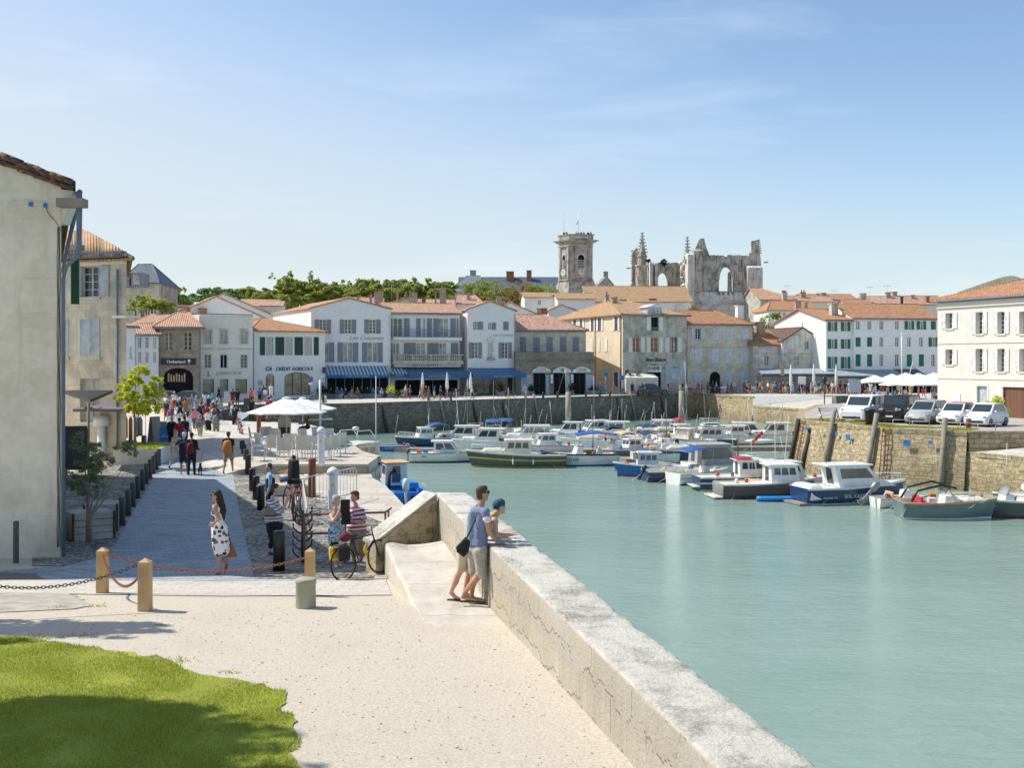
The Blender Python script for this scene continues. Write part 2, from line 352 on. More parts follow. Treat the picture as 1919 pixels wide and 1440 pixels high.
for nm_,c,ro in(('white_paint',(.80,.80,.79),.45),('gel_white',(.80,.80,.77),.25),('gel_cream',(.74,.69,.58),.35),('gel_navy',(.02,.055,.14),.25),('gel_blue',(.02,.13,.42),.3),('boat_blue',(.015,.21,.58),.4),('gel_teal',(.15,.20,.205),.3),('gel_slate',(.075,.095,.10),.3),('gel_grey',(.40,.41,.41),.4),('gel_dark',(.02,.022,.03),.3),('antifoul_red',(.28,.03,.035),.6),('yellow_trim',(.62,.46,.03),.5),('canvas_blue',(.02,.10,.30),.8),('canvas_navy',(.015,.045,.10),.8),('canvas_tan',(.62,.42,.25),.8),('canvas_red',(.42,.03,.07),.8),('canvas_green',(.02,.16,.10),.8),('canvas_orange',(.60,.15,.02),.8),('shutter_grey',(.245,.275,.315),.7),('shutter_blue',(.56,.62,.70),.7),('shutter_green',(.01,.17,.10),.6),('shutter_dkgreen',(.015,.07,.03),.6),('shutter_white',(.78,.78,.78),.6),('shutter_pale',(.46,.52,.57),.7),('trim_slateblue',(.13,.19,.26),.7),('frame_dark',(.03,.035,.035),.5),('steel',(.32,.33,.33),.45),('gunmetal',(.075,.08,.085),.5),('rail_white',(.75,.75,.75),.4),('rust',(.22,.07,.035),.8),('chain_rust',(.30,.10,.05),.7),('timber_post',(.60,.38,.17),.7),('timber_grey',(.27,.24,.20),.9),('timber_dark',(.06,.05,.04),.9),('timber_planter',(.46,.42,.37),.85),('timber_brown',(.20,.09,.05),.8),('rubber',(.02,.02,.02),.8),('black_paint',(.014,.014,.017),.35),('blue_paint',(.02,.22,.60),.5),('red_paint',(.55,.03,.03),.5),('orange_paint',(.70,.22,.03),.5),('green_paint',(.03,.25,.12),.5),('yellow_paint',(.8,.5,.02),.5),('awning_blue',(.10,.20,.34),.8),('valance_blue',(.015,.15,.36),.7),('awning_grey',(.30,.36,.38),.8),('awning_slate',(.09,.12,.15),.8),('parasol',(.80,.79,.75),.85),('parasol_mauve',(.16,.15,.17),.85),('sling',(.60,.57,.50),.8),('sign_blue',(.02,.18,.5),.5),('lamp_white',(.72,.75,.80),.4),('bin_sage',(.36,.36,.27),.8),('galv',(.52,.53,.50),.45),('cardboard',(.35,.27,.17),.9),('text_navy',(.05,.09,.16),.7),('text_grey',(.30,.33,.36),.7),('text_dark',(.06,.06,.055),.7),('purple',(.11,.06,.2),.5),('seaweed',(.09,.08,.035),.95),('pile',(.37,.35,.29),.9),('tent',(.70,.65,.55),.85),('clock_face',(.72,.72,.68),.5),('lavender',(.36,.36,.5),.8),('dog',(.02,.018,.018),.7),('tan_leather',(.33,.09,.025),.5),('straw',(.6,.5,.34),.8)):
 plain(nm_,c,ro,0,.08 if ro<.5 else .14,2.5)
MAT['steel'].node_tree.nodes['Principled BSDF'].inputs['Metallic'].default_value=.6
def glassy(name,c,rough=.06,spec=.8,var=.6):
 t=NT(name);n=t.noise(t.obj(),.9,2);t.out(t.mix(t.ramp(n,.35,.65),tuple(x*(1-var)for x in c),c),rough,None,0,spec);return name
glassy('glass_dark',(.035,.04,.045));glassy('glass_room',(.14,.13,.115));glassy('glass_pale',(.42,.42,.38));glassy('glass_car',(.03,.045,.05),.04,1.,.3);glassy('glass_boat',(.07,.10,.11),.05,.9);glassy('glass_purple',(.10,.05,.20),.1);glassy('glass_shop',(.36,.33,.22),.1)
plain('dark_room',(.012,.012,.012),1)
plain('curtain',(.55,.52,.45),.9)
t=NT('awning_stripe');s3=t.add('SeparateXYZ',{0:t.uv()});w_=t.math('SINE',t.math('MULTIPLY',s3.outputs[0],14.));t.out(t.mix(t.ramp(w_,-.2,.2),(.07,.2,.3),(.55,.62,.62)),.8)
t=NT('garage_planks');s3=t.add('SeparateXYZ',{0:t.uv()});fu=t.math('FRACT',t.math('MULTIPLY',s3.outputs[0],7));cell=t.add('CombineXYZ',{0:t.math('FLOOR',t.math('MULTIPLY',s3.outputs[0],7))}).outputs[0]
col=t.mix(t.add('TexWhiteNoise',{0:cell}).outputs[0],(.22,.10,.055),(.12,.055,.035));col=t.mix(t.ramp(fu,0,.12,1,0),col,(.02,.01,.01));t.out(col,.7)
plaster('stone_mossy',(.25,.23,.19),(.16,.13,.04),.8)
t=NT('near_paving');br=t.add('TexBrick',{'Vector':t.uv(),'Color1':(.58,.54,.46,1),'Color2':(.47,.43,.37,1),'Mortar':(.28,.25,.2,1),'Scale':1.,'Mortar Size':.016,'Mortar Smooth':.6,'Brick Width':.5,'Row Height':.2})  # paler warm paving, sunlit tone of the near band put into its colour
n_=t.noise(t.obj(),9,6,.7);t.out(t.mix(t.ramp(n_,.4,.65,0,.6),br.outputs[0],(.62,.57,.49)),.9,t.bump(n_,.6,.02))
#land and water
EDGE=[(4.49,-5),(-.91,22),(-3.25,33),(-4.25,37.5),(-5.0,40.6),(-5.6,42.3),(-5.9,44),(-5.9,47.5),(-7.1,50),(-8.3,55),(-11.5,66),(-14,72),(-17,74),(-22,78),(-28,90),(-29,112),(-17.8,115),(23.8,149),(26,150),(31,137)]
drape('ground',[(-90,-12)]+[(5.6,-12)]+EDGE[:16]+[(-90,112)],'gravel')
FARR=[(31,137),(46,142),(50,112),(40,115),(30,105),(24,90),(21,78.6)]
b0=lambda y:0
m=MB()
for P_ in([(-90,112),(-29,112),(-29,175),(-90,175)],[(-29,112),(-17.8,115),(-17.8,175),(-29,175)],[(-17.8,115),(23.8,149),(23.8,175),(-17.8,175)],[(23.8,149),(26,150),(26,175),(23.8,175)],[(26,150),(31,137),(31,175),(26,175)],[(31,137),(46,142),(46,175),(31,175)],[(46,142),(49,113),(400,113),(400,175),(46,175)],[(49,113),(51.9,100),(400,100),(400,113)]):m.face([(p[0],p[1],0)for p in P_])
tag(m.build('promenade','promenade',merge=False),kind='structure')
drape('land',[(-1500,175),(1500,175),(1500,5000),(-1500,5000)],'concrete',-.3,b0,[])
def zr(y):return .3
QP=[(21,78.6),(24,68.8),(28,65.6),(52,65.6),(52,115),(40,115),(30,105),(24,90)]
drape('car_park',QP,'concrete',0,zr,[])
m=MB();m.face([(31,137,-1.15),(40,115,-1.15),(49,113,.004),(46,142,.004)]);tag(m.build('slipway','promenade'),kind='structure')
m=MB();m.face([(28,65.6,-.95),(31.6,58.5,-.95),(44,60,.3),(44,65.6,.3)]);tag(m.build('ramp','promenade'),kind='structure')
m=MB();m.face([(-60,-20,-3.3),(500,-20,-3.3),(500,155,-3.3),(-60,155,-3.3)]);tag(m.build('water','water'),kind='structure')
def qwall(name,label,pts,mat,ztop=0.,batter=.1,coping=True,zb=-4.2,topz=None):
 m=MB();rng=random.Random(len(pts)*7+int(ztop*10))
 tot=0
 P=[]
 for(x0,y0),(x1,y1)in zip(pts,pts[1:]):
  L=math.hypot(x1-x0,y1-y0);n=max(1,int(L/.5))
  nx,ny=(y1-y0)/L,-(x1-x0)/L
  for i in range(n):P.append((x0+(x1-x0)*i/n,y0+(y1-y0)*i/n,nx,ny))
 P.append((pts[-1][0],pts[-1][1],nx,ny))
 zt=topz or(lambda x,y:ztop)
 K=12;cols=[]
 for(x,y,nx,ny)in P:
  t=zt(x,y)-.02;c=[]
  for k in range(K+1):
   z=t+(zb-t)*k/K;d=batter*(t-z)+.07*mnoise.noise(V((x*1.3,y*1.3,z*2)))+.05*mnoise.noise(V((x*4,y*4,z*5)))
   if k==0:d=0
   c.append((x+nx*d,y+ny*d,z))
  cols.append(c)
 m.loft(cols,0,True,caps=False,closed=False)
 if coping:
  for i,((x,y,nx,ny),(x2,y2,_,_))in enumerate(zip(P[::2],P[2::2])):
   a=.06+rng.random()*.03;h=.26;gap=.012
   t1,t2=zt(x,y)+.012,zt(x2,y2)+.012
   ux,uy=(x2-x)*gap,(y2-y)*gap
   q=[(x+ux+nx*a,y+uy+ny*a),(x2-ux+nx*a,y2-uy+ny*a),(x2-ux-nx*.55,y2-uy-ny*.55),(x+ux-nx*.55,y+uy-ny*.55)]
   m.hexa([(p[0],p[1],(t1,t2,t2,t1)[j]-h)for j,p in enumerate(q)]+[(p[0],p[1],(t1,t2,t2,t1)[j]+rng.random()*.012)for j,p in enumerate(q)],1)
 return tag(m.build(name,[mat,mat if 'quay'in mat else 'flagstone'],loc=(pts[0][0],pts[0][1],ztop),fixn=False),label,'quay wall')
qwall('quay_wall','near left quay wall running past the blue fishing boat',EDGE[1:8],'seawall',0,.06,True)
qwall('quay_wall','near left quay wall below the white parasol terrace',EDGE[7:13],'seawall',.4,.06,True)
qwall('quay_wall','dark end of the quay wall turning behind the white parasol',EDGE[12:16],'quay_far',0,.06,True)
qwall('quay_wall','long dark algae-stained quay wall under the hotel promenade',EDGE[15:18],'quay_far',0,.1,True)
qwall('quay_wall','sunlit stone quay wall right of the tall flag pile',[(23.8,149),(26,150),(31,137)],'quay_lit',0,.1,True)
qwall('quay_wall','low sunlit quay wall under the far slipway',[(31,137),(40,115)],'quay_lit',-1.15,.08,True)
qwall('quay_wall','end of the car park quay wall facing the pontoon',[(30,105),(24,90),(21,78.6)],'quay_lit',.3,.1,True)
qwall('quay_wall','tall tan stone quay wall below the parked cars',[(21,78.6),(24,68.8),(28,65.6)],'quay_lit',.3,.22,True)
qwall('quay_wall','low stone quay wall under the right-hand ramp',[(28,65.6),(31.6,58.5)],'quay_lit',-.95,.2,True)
m=MB();m.hexa([(28.05,65.5,-1.2),(46,65.5,-1.2),(46,65.9,-1.2),(28.05,65.9,-1.2),(28.05,65.5,.32),(46,65.5,.32),(46,65.9,.32),(28.05,65.9,.32)])
tag(m.build('retaining_wall','quay_lit',loc=(28,65.6,0)),'shaded retaining wall beside the right-hand ramp','wall')
m=MB();a,b2=gp(1563,764,-.4),gp(1602,764,-.4);m.box(((a.x+b2.x)/2,a.y,.1),(b2.x-a.x,1.6,1.5));tag(m.build('stone_block','quay_far',loc=(a.x,a.y,0)),'squat stone block at the top of the far slipway','stone block')
def gpoly(pts):return[(lambda q:(q.x,q.y))(gg(x,y))for x,y in pts]
drape('road',gpoly([(-60,1112),(420,1119),(735,1117),(724,1086),(560,1086),(478,1086),(437,893),(432,850),(420,815),(470,775),(410,768),(300,790),(312,850),(300,872),(255,950),(205,1040),(120,1062),(-60,1075)]),'paving',.006)
drape('pavement',gpoly([(437,893),(478,1086),(700,1084),(716,1040),(716,980),(640,950),(575,930),(520,889),(470,840),(455,812),(432,850)]),'cobbles',.01)
drape('pavement',gpoly([(300,872),(255,950),(205,1040),(120,1062),(60,1062),(60,1000),(120,900),(180,850),(296,850)]),'cobbles',.012)
drape('path',gpoly([(-60,1072),(-60,1112),(120,1111),(68,1076)]),'tarmac',.011)
drape('path',gpoly([(-60,1112),(-60,1152),(140,1143),(175,1137),(122,1111.2)]),'concrete',.011)
drape('quay',gpoly([(720,1035),(716,980),(640,950),(575,930),(530,889)])+[(-9.3,43.95),(-5.95,43.95),(-5.65,42.3),(-5.05,40.6),(-4.3,37.5),(-3.3,33),(-1.2,23)],'flagstone',.014)
TER=[(-5.95,44),(-5.95,47.5),(-7.15,50),(-8.35,55),(-11.55,66),(-14.05,72),(-17,73.9),(-21,76),(-19.5,66),(-15,55),(-10.2,44)]
TB=TER[:7]+[(-22.5,77.5),(-22.5,66),(-18,55),(-11.8,43.9)]
m=MB();m.loft([[(p[0],p[1],-.05)for p in TB],[(p[0],p[1],.01 if i>6 else .38)for i,p in enumerate(TB)],[(p[0],p[1],.4)for p in TER]],0,False);o=tag(m.build('terrace','flagstone'),kind='structure')
m=MB();m.hexa([(-10.1,43.87,-.1),(-5.9,43.87,-.1),(-5.9,43.99,-.1),(-10.1,43.99,-.1),(-10.1,43.87,.34),(-5.9,43.87,.34),(-5.9,43.99,.34),(-10.1,43.99,.34)]);tag(m.build('terrace_wall','stone_brown',loc=(-8,43.9,0)),'low brown stone face of the raised chair terrace','wall')
drape('pavement',gpoly([(-60,1088),(420,1092),(722,1088),(735,1117),(420,1119),(-60,1112)]),'near_paving',.012)
drape('terrace',[(-8.3,50),(-12,64),(-14.6,71.5),(-17,73.5),(-20.8,75.6),(-19.3,66),(-14.9,55),(-12.8,50)],'promenade',.006,lambda y:.4,[])
LAWN=[(-60,1192),(60,1198),(170,1216),(250,1226),(310,1240),(370,1268),(430,1275),(490,1285),(530,1300),(540,1325),(516,1338),(548,1350),(555,1385),(545,1405),(562,1430),(560,1600),(-60,1600)]
LP=gpoly(LAWN[:-2]+[(575,1470)]);LP=LP+[(LP[-1][0]*.9,5.0),(-9,5.0)]
LQ=[]
for a,b in zip(LP,LP[1:]+LP[:1]):
 n=max(1,int(math.hypot(b[0]-a[0],b[1]-a[1])/.08))
 for i in range(n):x,y=a[0]+(b[0]-a[0])*i/n,a[1]+(b[1]-a[1])*i/n;LQ.append((x+.09*mnoise.noise(V((x*2.4,y*2.4,1)))+.05*mnoise.noise(V((x*9,y*9,1))),y+.12*mnoise.noise(V((x*2.4,y*2.4,7)))+.06*mnoise.noise(V((x*9,y*9,7)))))
drape('lawn',LQ,'turf',.012)
def inpoly(x,y,P):
 c=False;j=len(P)-1
 for i in range(len(P)):
  if(P[i][1]>y)!=(P[j][1]>y)and x<(P[j][0]-P[i][0])*(y-P[i][1])/(P[j][1]-P[i][1])+P[i][0]:c=not c
  j=i
 return c
def blades(name,poly,n,h,seed,z=gz,jit=.10,mat='grass_blade'):
 rng=random.Random(seed);xs=[p[0]for p in poly];ys=[p[1]for p in poly]
 vs=[];fs=[];k=0
 while k<n:
  x,y=rng.uniform(min(xs),max(xs)),rng.uniform(min(ys),max(ys))
  ex,ey=x+jit*mnoise.noise(V((x*3,y*3,0)))*2,y+jit*mnoise.noise(V((x*3,y*3,5)))*2
  if not inpoly(ex,ey,poly):k+=.2;continue
  if abs((x)/y)>.56:k+=.3;continue
  d=mnoise.noise(V((x*1.7,y*1.7,2)))
  if d<-.35 and rng.random()<.35:k+=.5;continue
  a=rng.uniform(0,6.28);hh=h*rng.uniform(.5,1.25)*(1+.4*d);w=.004+.003*rng.random();le=hh*rng.uniform(.1,.8);b=rng.uniform(0,6.28)
  zz=z(y);i=len(vs)
  vs+=[(x-w*math.cos(a),y-w*math.sin(a),zz),(x+w*math.cos(a),y+w*math.sin(a),zz),(x+le*math.cos(b),y+le*math.sin(b),zz+hh)]
  fs.append((i,i+1,i+2));k+=1
 me=bpy.data.meshes.new(name);me.from_pydata(vs,[],fs);me.materials.append(MAT[mat]);o=bpy.data.objects.new(name,me);COL.objects.link(o)
 return tag(o,'short green grass of the lawn','grass',kind='stuff')
blades('grass',LP,200000,.034,3)
m=MB();rng=random.Random(5)
GP=gpoly([(565,1440),(560,1300),(420,1262),(180,1205),(100,1150),(760,1125),(800,1215),(945,1185),(1180,1440)])
for i in range(6000):
 x,y=rng.uniform(-6,2),rng.uniform(7.6,17)
 if not inpoly(x,y,GP):continue
 r=.004+.010*rng.random()**5;n=5;a0=rng.random()*6
 m.loft([[(x+r*s_*math.cos(a0+6.283*j/n),y+r*s_*math.sin(a0+6.283*j/n),gz(y)+r*h_)for j in range(n)]for s_,h_ in((1,0),(.95,.4),(.5,.75))],rng.randrange(3),True)
plain('pebble_light',(.62,.56,.46),.9);plain('pebble_dark',(.36,.32,.26),.9);plain('pebble_tan',(.45,.38,.28),.9)
tag(m.build('pebbles',['pebble_light','pebble_dark','pebble_tan'],merge=False,fixn=False),'loose pebbles scattered over the pale gravel','pebbles',kind='stuff')
m=MB()
for(x,y,s)in((181,1138,.10),(108,1141,.09),(140,1121,.05),(152,1126,.05),(132,1117,.05),(340,1240,.10),(75,1196,.10),(150,1194,.12),(55,1200,.12),(430,1262,.06),(300,1172,.05)):
 c=gg(x,y)
 for k in range(60):
  a=rng.random()*6.28;r=s*rng.random()*1.6;p=c+V((r*math.cos(a)*1.4,r*math.sin(a),0));h=s*.5*rng.random();b=rng.random()*6.28
  m.face([p,p+V((.012,0,0)),p+V((h*math.cos(b),h*math.sin(b),h))])
tag(m.build('weeds','grass_blade',merge=False,fixn=False),'small green weeds along the paving edge','weeds',kind='stuff')
m=MB()
for k in range(9000):
 t_=rng.random();w=rng.random()*2.2
 if t_<.6:x,y=21+3*t_/.6,78.6-9.8*t_/.6;nx,ny=.95,.29
 else:x,y=24+4*(t_-.6)/.4,68.8-3.2*(t_-.6)/.4;nx,ny=.62,.78
 x+=nx*(w+.4);y+=ny*(w+.4);h=.14*rng.random();b=rng.random()*6.28
 if mnoise.noise(V((x*.8,y*.8,0)))<-.15:continue
 m.face([(x-.03,y,.3),(x+.03,y,.3),(x+h*math.cos(b),y+h*math.sin(b),.3+h)])
tag(m.build('grass','grass_blade',merge=False,fixn=False),'strip of bright grass in front of the parked cars','grass',kind='stuff')
#foreground parapet, buttress and stone step
def parapet():
 t=thing('sea_wall_parapet','massive pale stone parapet with lichened top running out of the foreground','parapet',(-.4,16,.9))
 def prof(Y0,Y1,xoff,name,seed,hs=0.):
  m=MB();n=max(2,int((Y1-Y0)/.055));rings=[]
  for i in range(n+1):
   Y=Y0+(Y1-Y0)*i/n;xi=2.797-.2*Y+xoff;xo=2.797+.71-.2*Y
   zt=CZ-2.73+hs
   def N(a,b,k=1.):return mnoise.noise(V((Y*a,b+seed*3.1,k)))
   r=[]
   for j,z in enumerate((-1.2,.3,.8,1.1,1.35,1.6,1.75)):
    z=min(z,zt-.1)if z>1 else z
    r.append((xi+.012*N(2.1,j)+.006*N(9,j),Y,z))
   ro=.035+.02*N(1.7,9)
   r.append((xi+.004,Y,zt-ro));r.append((xi+.3*ro,Y,zt-.3*ro));r.append((xi+ro,Y,zt+.006*N(8,11)))
   for j in range(1,8):
    f=j/8;r.append((xi+.03+(xo-xi-.06)*f,Y,zt+.013*N(5,20+j*.9)+.008*N(14,30+j*2)))
   e=.045+.12*max(0,N(1.6,50))**1.5+.03*N(7,51);dz_=.03*N(.9,60)+.014*N(6,61)
   r.append((xo-e+dz_,Y,zt-.004));r.append((xo-.2*e+dz_,Y,zt-e*.7));r.append((xo+dz_,Y,zt-e*1.4));r.append((xo+.02,Y,zt-.6));r.append((xo+.12,Y,-1));r.append((xo+.25,Y,-4.2))
   rings.append(r)
  m.loft(rings,0,True)
  return m.build(name,'parapet',t)
 prof(1.5,15.75,0,'wall_section',1)
 prof(15.80,19.0,-.015,'wall_section',2,.004)
 prof(19.003,22,.004,'wall_section',3,-.004)
 return t
parapet()
def buttress():
 m=MB();zt=CZ-2.74
 a=V((-1.5,21.3,0));b=V((-2.62,20.55,0));d=V((-.25,.42,0))
 m.hexa([(a.x,a.y,-.3),(b.x,b.y,-.3),(b.x+d.x,b.y+d.y,-.3),(a.x+d.x,a.y+d.y,-.3),(a.x,a.y,zt),(b.x,b.y,1.12),(b.x+d.x,b.y+d.y,1.12),(a.x+d.x,a.y+d.y,zt)])
 u=V((0,0,1));n=(b-a).cross(u).normalized()
 a2=a+V((.02,0,zt))-n*-.04;b2_=b+V((0,0,1.12))-n*-.04
 dd=d*1.25
 m.hexa([a2,b2_,b2_+dd,a2+dd,a2+u*.07,b2_+u*.07,b2_+dd+u*.07,a2+dd+u*.07],1)
 return tag(m.build('buttress_wall',['stone_mottled','parapet'],loc=(-2.1,21,.5)),'triangular mottled brown stone buttress sloping down from the parapet end','buttress')
t=NT('stone_mottled');n_=t.noise(t.obj(),4.5,8,.75);n2=t.noise(t.obj(),30,3)
br=t.add('TexBrick',{'Vector':t.uv(),'Color1':(.55,.43,.25,1),'Color2':(.42,.34,.2,1),'Mortar':(.3,.24,.16,1),'Scale':1.,'Mortar Size':.008,'Brick Width':.75,'Row Height':.42})
t.out(t.mix(t.ramp(n_,.48,.6,0,.85),br.outputs[0],(.13,.11,.07)),.95,t.bump(t.math('ADD',n_,n2),.7,.03))
buttress()
def step():
 m=MB();n=34;rings=[]
 for i in range(n+1):
  Y=13.75+(20.75-13.75)*i/n
  xl=-1.02-.206*(Y-13.6);xr=2.79-.2*Y;z=CZ-3.6+.02*math.sin(Y*2.3)+(.035 if Y>16.6 else 0)+(.03 if Y>18.6 else 0)
  if Y<14.6:z-=(14.6-Y)*.05
  dip=-.10*math.exp(-((Y-20.3)/.5)**2)
  r=[(xl,Y,-.2),(xl+.01*mnoise.noise(V((0,Y*3,0))),Y,z-.06),(xl+.04,Y,z-.005)]
  for j in range(1,9):
   f=j/8;r.append((xl+.04+(xr-xl-.04)*f,Y,z+.02*mnoise.noise(V((f*4,Y*1.8,3)))+.008*mnoise.noise(V((f*14,Y*9,3)))+dip*math.sin(f*3.1)*1.2+.05*(1-math.exp(-abs(f-.45)*2))*(Y>20)))
  r.append((xr,Y,-.2));rings.append(r)
 m.loft(rings,0,False)
 return tag(m.build('stone_step','step_stone',loc=(-1.4,16,1)),'worn pale stone ledge at the foot of the parapet under the leaning couple','stone ledge')
t=NT('step_stone');n_=t.noise(t.obj(),2.2,8,.65);n2=t.noise(t.map(t.obj(),(1,3,1)),6,6,.7)
col=t.mix(t.ramp(n_,.4,.7),(.60,.56,.48),(.48,.44,.36));sy=t.add('SeparateXYZ',{0:t.obj()}).outputs[1]
cr_=t.math('ABSOLUTE',t.math('SUBTRACT',t.math('FRACT',t.math('ADD',t.math('MULTIPLY',sy,.54),t.math('MULTIPLY',n_,.06))),.5))
col=t.mix(t.ramp(cr_,.004,.012,.75,0),col,(.22,.19,.15));col=t.mix(t.ramp(n2,.62,.75,0,.5),col,(.38,.33,.26))
t.out(col,.93,t.bump(t.math('ADD',n_,n2),.6,.04));step()
#buildings
class Bld:
 def __init__(s,name,label,xl,Dl,xr,Dr,ytop,wall,dep=8,base=0.,cat='house',group=None,bl=None,br=None,revl=.2):
  s.pL=V(((xl-XC)/F*Dl,Dl,0));s.pR=V(((xr-XC)/F*Dr,Dr,0));s.u=(s.pR-s.pL).normalized();s.L=(s.pR-s.pL).length
  s.n=V((s.u.y,-s.u.x,0));s.wall=wall;s.base=base;s.dep=dep;s.revl=revl
  s.ze=s.P((xl+xr)/2,ytop).z
  s.bl=s.pL-s.n*dep if bl is None else V(((bl[0]-XC)/F*bl[1],bl[1],0));s.br=s.pR-s.n*dep+(s.bl-s.pL+s.n*dep if bl else V((0,0,0)))if br is None else V(((br[0]-XC)/F*br[1],br[1],0))
  c=(s.pL+s.pR)/2;s.root=thing(name,label,cat,(c.x,c.y,base),0,group)
  s.holes=[];s.gab=[]
 def P(s,x,y,d=0.):
  k=(x-XC)/F;q=s.pL+s.n*d
  D=(s.n.x*q.x+s.n.y*q.y)/(s.n.x*k+s.n.y);return V((k*D,D,CZ+(YH-y)/F*D))
 def L3(s,u,z,d=0.):p=s.pL+s.u*u+s.n*d;return V((p.x,p.y,z))
 def uz(s,x0,y0,x1,y1):
  a,b=s.P(x0,(y0+y1)/2),s.P(x1,(y0+y1)/2);m_=(x0+x1)/2
  return((a-s.pL).dot(s.u),(b-s.pL).dot(s.u),s.P(m_,y1).z,s.P(m_,y0).z)
 def slab(s,m,u0,u1,z0,z1,d0,d1,mi=0):
  P=[s.L3(u0,z0,d1),s.L3(u1,z0,d1),s.L3(u1,z0,d0),s.L3(u0,z0,d0),s.L3(u0,z1,d1),s.L3(u1,z1,d1),s.L3(u1,z1,d0),s.L3(u0,z1,d0)]
  m.hexa(P,mi)
 def box(s,name,x0,y0,x1,y1,d0,d1,mat,parent=None):
  m=MB();s.slab(m,*s.uz(x0,y0,x1,y1),d0,d1);return m.build(name,mat,parent or s.root)
 def win(s,x0,y0,x1,y1,cols=2,rows=3,fr='white_paint',gl='glass_dark',sh=None,sw=8,closed=None,arch=0,name='window',rail=False,sill=True,half=None,trim=None,fw=.055,rec=None):
  u0,u1,z0,z1=s.uz(x0,y0,x1,y1);s.holes.append((u0,u1,z0,z1));rv=s.revl if rec is None else rec
  w=u1-u0
  if gl=='glass_dark':gl=R.choice(('glass_dark','glass_dark','glass_room','glass_boat','curtain'if R.random()<.3 else 'glass_room'))
  if closed:
   for a,b in((u0,(u0+u1)/2-.008),((u0+u1)/2+.008,u1)):
    m=MB();s.leaf(m,a,b,z0,z1,-.03,.03);m.build('shutter',closed,s.root)
  else:
   m=MB();s.slab(m,u0,u1,z0,z1,-rv-.03,-rv);g=m.build(name,gl,s.root)
   m=MB();o=-rv+.003
   for a,b in((u0,u0+fw),(u1-fw,u1)):s.slab(m,a,b,z0,z1,o-.02,o+.05)
   for a,b in((z0,z0+fw),(z1-fw,z1)):s.slab(m,u0+fw,u1-fw,a,b,o-.02,o+.045)
   for i in range(1,cols):
    c=u0+w*i/cols;k=fw*(.8 if cols==2 else .45);s.slab(m,c-k,c+k,z0+fw,z1-fw,o-.02,o+.04)
   for i in range(1,rows):
    c=z0+(z1-z0)*i/rows;s.slab(m,u0+fw,u1-fw,c-.02,c+.02,o-.02,o+.03)
   m.build('frame',fr,g)
  if sh:
   k=sw*w/(x1-x0);zt=z1
   for a,b in((u0-k-.02,u0-.02),(u1+.02,u1+k+.02)):
    if half=='r'and a<u0:continue
    if half=='l'and a>u0:continue
    m=MB();s.leaf(m,a,b,z0,z1,.02,.065);m.build('shutter',sh,s.root)
  if arch:
   m=MB();n=8;h=arch
   for sd in(0,1):
    pts=[(u0 if sd==0 else u1,z1)]
    for i in range(n+1):
     f=i/n;uu=u0+w/2*f if sd==0 else u1-w/2*f
     pts.append((uu,z1-h+h*math.sqrt(max(0,1-(1-f)**2))))
    a=[s.L3(p[0],p[1],.0015)for p in pts];b=[s.L3(p[0],p[1],-rv+.06)for p in pts]
    m.loft([a,b],0,False)
   m.build('arch',s.wall,s.root)
  if sill:s.sills.append((u0-.08,u1+.08,z0-.12,z0-.002))
  if trim:
   m=MB()
   for a in((u0-.16,u0-.002,z0,z1+.18),(u1+.002,u1+.16,z0,z1+.18),(u0-.002,u1+.002,z1+.002,z1+.18)):s.slab(m,*a,-.02,.03)
   m.build('surround',trim,s.root)
 sills=None
 def leaf(s,m,a,b,z0,z1,d0,d1):
  t=.05;n=3 if z1-z0>1.6 else 2
  s.slab(m,a,b,z0,z1,d0,d1-.02)
  s.slab(m,a,a+t,z0,z1,d1-.02,d1);s.slab(m,b-t,b,z0,z1,d1-.02,d1)
  for i in range(n+1):
   c=z0+(z1-z0-t)*i/n;s.slab(m,a+t,b-t,c,c+t,d1-.02,d1)
  k=z0+.1
  while k<z1-.1:s.slab(m,a+t,b-t,k,k+.03,d1-.02,d1-.008);k+=.16
 def row(s,xs,y0,y1,w,**k):
  for x in xs:s.win(x-w/2,y0,x+w/2,y1,**k)
 def walls(s,left=None):
  m=MB();us=sorted({0.,s.L}|{h[0]for h in s.holes}|{h[1]for h in s.holes});zs=sorted({s.base-.5,s.ze}|{h[2]for h in s.holes}|{h[3]for h in s.holes})
  us=[u for u in us if 0<=u<=s.L];zs=[z for z in zs if s.base-.5<=z<=s.ze+1e-6]
  for i in range(len(us)-1):
   for j in range(len(zs)-1):
    cu,cz=(us[i]+us[i+1])/2,(zs[j]+zs[j+1])/2
    if us[i+1]-us[i]<1e-5 or any(h[0]<cu<h[1]and h[2]<cz<h[3]for h in s.holes):continue
    m.face([s.L3(us[i],zs[j]),s.L3(us[i+1],zs[j]),s.L3(us[i+1],zs[j+1]),s.L3(us[i],zs[j+1])])
  for(a,b,c,d)in s.holes:
   a,b=max(a,0),min(b,s.L);q=[(a,c),(a,d),(b,d),(b,c)]
   for k in range(4):
    p,r=q[k],q[(k+1)%4];m.face([s.L3(p[0],p[1]),s.L3(r[0],r[1]),s.L3(r[0],r[1],-s.revl-.05),s.L3(p[0],p[1],-s.revl-.05)])
  def up(p,z):return(p.x,p.y,z)
  zb=s.base-.5
  li=1 if left else 0
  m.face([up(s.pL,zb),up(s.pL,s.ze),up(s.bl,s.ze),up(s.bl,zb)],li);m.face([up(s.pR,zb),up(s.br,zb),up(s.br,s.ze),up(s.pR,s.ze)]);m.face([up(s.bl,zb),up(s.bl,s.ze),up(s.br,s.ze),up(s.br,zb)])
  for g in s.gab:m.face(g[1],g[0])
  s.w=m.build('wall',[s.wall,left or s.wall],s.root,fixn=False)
  if s.sills:
   for a in s.sills:
    m=MB();s.slab(m,*a,.002,.07);m.build('sill',s.wall,s.root)
  return s.w
